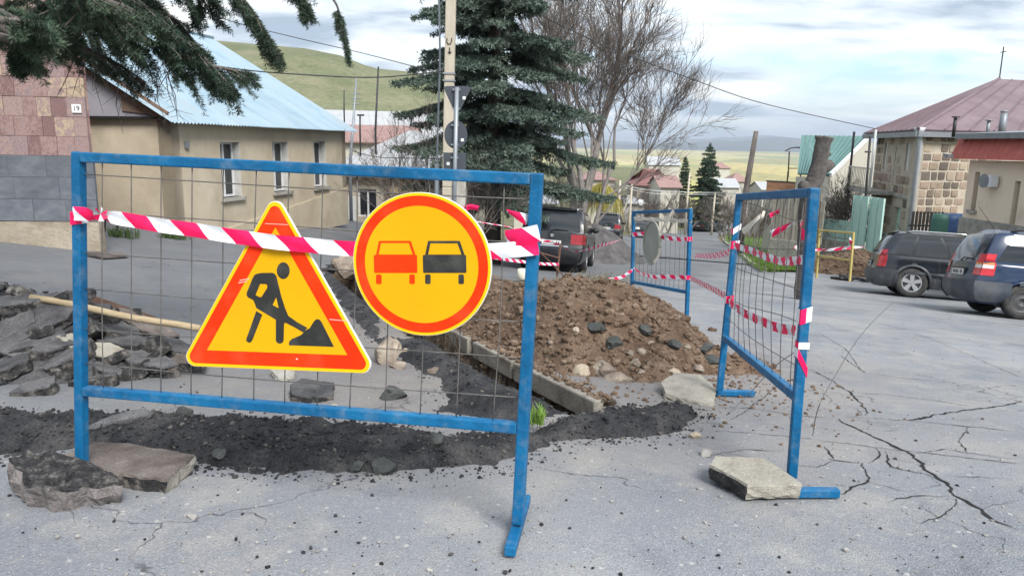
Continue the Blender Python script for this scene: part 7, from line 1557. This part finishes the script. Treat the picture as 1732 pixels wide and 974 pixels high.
mb.build('crown', WIL, wr_)
# evergreen-ish scrub masses down the street (far planting)
SCR = mat('scrub', [(.10, .085, .06), (.15, .13, .09), (.11, .12, .06)], .8, .95); rr = random.Random(31); mb = MB()
for k in range(240):
    px = rr.uniform(990, 1330); Y = rr.uniform(75, 170); p = at(px, 360, Y); b = on(p.x, Y)
    if seg_d(b.x, b.y, CL)[0] < 5.0: continue
    for j in range(26): s = b + Vector((rr.gauss(0, .9), rr.gauss(0, .9), 0)); mb.tube([s, s + Vector((rr.gauss(0, .3), rr.gauss(0, .3), rr.uniform(.8, 2.4)))], [.05, .015], 3, cap=False)
stuff(mb.build('scrub', SCR), 'leafless brown scrub filling the gardens down the hill', 'scrub')
# far settlement in the valley
rr = random.Random(77)

# pollarded trunk
c0 = gp(1362, 432); Yk = 15.0; P = [on(at(1362, 460, Yk).x, Yk, -.1), at(1363, 420, Yk), at(1365, 360, Yk), at(1368, 325, Yk), at(1378, 305, Yk), at(1384, 285, Yk), at(1388, 262, Yk), at(1394, 232, Yk)]
mb = MB(); Q = catmull(P, 6); rad_ = [lerp(.175, .15, i / (len(Q) - 1)) * (1 + .10 * mnoise.noise(Vector((i * .5, 0, 0)))) * (1.2 if i > len(Q) - 3 else 1) for i in range(len(Q))]; n = 14; V = []
mb.tube(Q, rad_, n); mb.v = [tuple(Vector(v) + Vector((.02 * fbm(v[0] * 6, v[2] * 3), .02 * fbm(v[1] * 6, v[2] * 3, 4), .02 * fbm(v[0] * 8, v[1] * 8, 2)))) for v in mb.v]
GBARK2 = mat('cut_trunk_bark', [(.05, .043, .039), (.085, .075, .068), (.125, .11, .10)], 3, .95, 1.0, 14, fine=.25, fscale=18, stretch=(1, 1, .3))
pt0 = empty('tree_stump', P[0]); tag(pt0, 'grey pollarded tree trunk with cut top rising behind the tilted barrier', 'tree'); mb.build('trunk', GBARK2, pt0, smooth=True)
mb = MB(); mb.tube([at(1386, 290, Yk), at(1398, 283, Yk), at(1408, 276, Yk)], [.12, .10, .085], 10); mb.build('branch_stub', GBARK2, pt0, smooth=True); mb = MB(); mb.tube([at(1366, 318, Yk), at(1357, 314, Yk - .1)], [.13, .11], 10); mb.build('branch_stub', GBARK2, pt0, smooth=True)
mb = MB(); mb.tube([at(1388, 270, Yk), at(1402, 262, Yk), at(1405, 260, Yk)], [.06, .035, .03], 8); mb.build('branch_stub', GBARK2, pt0, smooth=True)
# ================================================================ POLES, SIGN BACKS, CABLES
CPOLE = mat('concrete_pole', [(.36, .32, .25), (.44, .39, .31), (.50, .45, .36)], 3, .9, .4, 40, fine=.1, stretch=(1, 1, .3)); SGN = mat('sign_back', [(.045, .055, .068), (.065, .075, .09)], 3, .55, metal=.2); GALV = mat('galvanised', [(.22, .24, .26), (.30, .32, .34)], 6, .5, metal=.4)
Yp = 15.5; b = at(757, 345, Yp); pb = on(b.x, Yp); r = empty('utility_pole', pb); tag(r, 'square concrete utility pole behind the traffic sign backs', 'pole')
t1 = at(764, -60, Yp); mid_ = at(757, 300, Yp); mb = MB(); dirp = (t1 - mid_).normalized(); topp = mid_ + dirp * 7; mb.bar(mid_ + dirp * -.2, topp, .20, .20, up=Vector((1, 0, 0))); mb.build('shaft', CPOLE, r, bevel=.02)
ft_ = at(773, 345, Yp); mb = MB(); mb.bar(on(b.x - .02, Yp, -.3), mid_ - dirp * .2 + Vector((0, 0, .0)), .20, .20, up=Vector((1, 0, 0))); mb.build('base_shaft', CPOLE, r, bevel=.02)
mb = MB(); q = at(781, 332, Yp - .15); mb.bar(on(q.x, Yp - .15, -.3), at(780, 297, Yp - .15), .22, .2, up=Vector((1, 0, 0))); mb.build('stub_post', CONC, r, bevel=.02)
for z_ in (125, 137): mb = MB(); c = at(760, z_, Yp); mb.box(c, (.24, .24, .03)); mb.build('clamp_band', GALV, r)
# painted marks on the shaft
c = at(760, 70, Yp - .115); mb = MB(); P = [c + Vector((a, 0, d)) for a, d in ((-.045, .06), (-.05, -.02), (-.02, -.06), (.02, -.05), (.045, .0), (.05, .06))]; mb.tube(P, .009, 4); c = at(760.5, 86, Yp - .115); mb.tube([c + Vector((0, 0, .06)), c + Vector((.005, 0, -.06))], .009, 4); mb.tube([c + Vector((-.03, 0, -.02)), c + Vector((.005, 0, -.06)), c + Vector((.035, 0, -.02))], .009, 4); mb.build('painted_mark', SB, r)
# slim grey cable conduit by the pole
mb = MB(); P = catmull([at(742, -20, Yp + .4), at(744, 100, Yp + .4), at(741, 200, Yp + .4), at(739, 285, Yp + .4)], 6); mb.tube(P, .022, 6); mb.bar(on(P[-1].x, Yp + .4), P[-1] + Vector((0, 0, .1)), .09); tag(rootmesh(mb, 'cable_conduit', GALV, on(P[-1].x, Yp + .4), smooth=True), 'slim grey cable conduit left of the concrete pole', 'conduit')
# traffic signs from behind
Ys = 13.0; bs = at(768, 345, Ys); sp_ = empty('sign_post', on(bs.x, Ys)); tag(sp_, 'grey steel sign post carrying three traffic signs seen from behind', 'sign post')
mb = MB(); mb.tube([on(bs.x - .02, Ys, -.2), at(769, 300, Ys), at(773, 148, Ys)], .038, 10); mb.build('post', GALV, sp_, smooth=True); X, Z = Vector((1, 0, 0)), Vector((0, 0, 1)); k = Ys / FPX
def backsign(name, label, pxs, dy=.07):
    P = [at(x, y, Ys + dy) for x, y in pxs]; c = sum(P, Vector()) / len(P); mb = MB(); mb.prism([((p - c).x, (p - c).z) for p in P], c, X, Z, -.012, .012); o = empty(name, c); tag(o, label, 'traffic sign'); mb.build('plate', SGN, o); return o, c
tr_, _ = backsign('traffic_sign', 'dark back of a triangular traffic sign on the steel post', [(750, 147), (757, 146), (790, 146), (797, 148), (795, 153), (779, 186), (773, 189), (767, 186), (752, 153)])
cs_, cc = backsign('traffic_sign', 'dark round back of a traffic sign in the middle of the steel post', [(771 + 19.5 * math.cos(a), 228 + 24 * math.sin(a)) for a in np.linspace(0, 6.283, 29)[:-1]])
rc_, _ = backsign('traffic_sign', 'dark square back of a traffic sign lowest on the steel post', [(750, 258), (788, 259), (788, 289), (750, 289)])
for o, pts in ((tr_, [(772, 152), (771, 184)]), (cs_, [(770, 212), (769, 245)]), (rc_, [(769, 267)])):
    for x, y in pts: c = at(x, y, Ys + .04); mb = MB(); mb.box(c, (.13, .05, .03)); mb.build('bracket', GALV, o)
for o, x, y in ((tr_, 785, 166), (cs_, 782, 237), (rc_, 758, 277)): mb = MB(); mb.box(at(x, y, Ys + .055), (.05, .006, .05)); mb.build('sticker', WPL, o)
# masts, poles
def mast(label, bpx, tpx, Y, r0, r1, m, extras=(), name='pole', cat='pole'):
    b_, t_ = at(*bpx, Y), at(*tpx, Y); g = on(b_.x, Y, -.1); root = empty(name, g); tag(root, label, cat); mb = MB(); mb.tube([g, b_, t_], [r0, r0, r1], 8); mb.build('shaft', m, root, smooth=True)
    for e in extras:
        nm, pts, rr_ = e; mb = MB(); mb.tube([at(*p, Y) for p in pts], rr_, 5); mb.build(nm, m, root)
    return root
mast('thin television aerial mast above the tan house eave', (592, 282), (603, 132), 30, .07, .03, GALV, [('aerial_arm', [(594, 160), (610, 158)], .02), ('aerial_arm', [(592, 168), (611, 166)], .02), ('aerial_arm', [(595, 177), (609, 176)], .02)], 'aerial_mast', 'mast')
mast('tall dark mast rising before the green hill', (635, 220), (640, 113), 34, .05, .035, DKM, (), 'aerial_mast', 'mast')
mast('short dark pole on the white roof', (582, 188), (582, 152), 50, .05, .03, DKM, (), 'aerial_mast', 'mast')
mast('small T-shaped pipe on the stone cottage roof', (609, 224), (609, 195), 34, .04, .04, DKM, [('cross_bar', [(604, 195), (616, 195)], .04)], 'roof_pipe', 'pipe')
mast('leaning dark wooden pole above the tilted barrier', (1258, 345), (1279, 222), 38, .17, .12, BARK, (), 'wooden_pole', 'pole')
mast('thin pale pole left of the tall far spruce', (1160, 365), (1167, 292), 82, .12, .09, CPOLE, ()); mast('thin pale pole right of the tall far spruce', (1205, 372), (1210, 325), 82, .12, .09, CPOLE, ())
mast('pale pole beside the yellow willow', (1046, 362), (1049, 305), 66, .11, .09, CPOLE, [('brace', [(1048, 372), (1066, 330)], .07)]); mast('second pale pole right of the yellow willow', (1065, 372), (1069, 312), 68, .1, .08, CPOLE, ())
mast('dark pole between the bare tree and the willow', (1025, 330), (1029, 280), 60, .1, .08, BARK, ())
mast('slim dark pole beside the balcony', (1459, 400), (1472, 231), 31, .05, .05, DKM, [('cross_bar', [(1463, 257), (1473, 257)], .04)])
CAB = mat('cable_black', [(.03, .03, .032), (.05, .05, .052)], 5, .6); CABL = mat('cable_pale', [(.55, .55, .53), (.62, .62, .6)], 5, .6)
def cable(label, pts, r_, m=None):
    P = catmull([at(x, y, Y) for x, y, Y in pts], 8); mb = MB(); mb.tube(P, r_, 4, cap=False); tag(rootmesh(mb, 'overhead_cable', m or CAB, P[0]), label, 'cable')
cable('overhead cable crossing the blue roof towards the concrete pole', [(270, 95, 14), (400, 117, 14.5), (520, 127, 15), (640, 131, 15.3), (757, 120, 15.5)], .012)
cable('thin overhead cable slanting across the sky above the green hill', [(270, -10, 16), (380, 33, 16), (500, 64, 16), (620, 92, 16), (757, 128, 15.6)], .008)
cable('overhead cable slanting down to the mauve-roofed house', [(900, 20, 20), (1040, 85, 23), (1165, 132, 25), (1290, 175, 27), (1480, 218, 29)], .014)
cable('upper pale cable strung across the street at the far spruce', [(1048, 312, 66), (1100, 322, 74), (1160, 325, 82), (1210, 326, 82), (1245, 325, 60)], .035, CABL)
cable('lower pale cable strung across the street at the far spruce', [(1050, 316, 66), (1100, 327, 74), (1160, 329, 82), (1210, 329, 82), (1245, 328, 60)], .03, CABL)
cable('dark cable sagging over the pale cottage roof', [(594, 255, 30), (640, 266, 30), (720, 268, 24), (742, 270, 16)], .015)
# ================================================================ AIR
hz = bpy.data.materials.new('haze_air'); hz.use_nodes = True; t = hz.node_tree; t.nodes.remove(t.nodes['Principled BSDF'])
pv = t.nodes.new('ShaderNodeVolumePrincipled'); pv.inputs['Color'].default_value = (0.80, 0.88, 1.0, 1); pv.inputs['Density'].default_value = 0.00009; pv.inputs['Anisotropy'].default_value = 0.2
t.links.new(pv.outputs[0], t.nodes['Material Output'].inputs['Volume'])
mb = MB(); mb.hexa([(x, y, z) for z in (-200, 520) for x, y in ((-27000, -400), (27000, -400), (27000, 41000), (-27000, 41000))]); o = mb.build('haze', hz); stuff(o, 'thin blue haze over the far valley', 'haze')
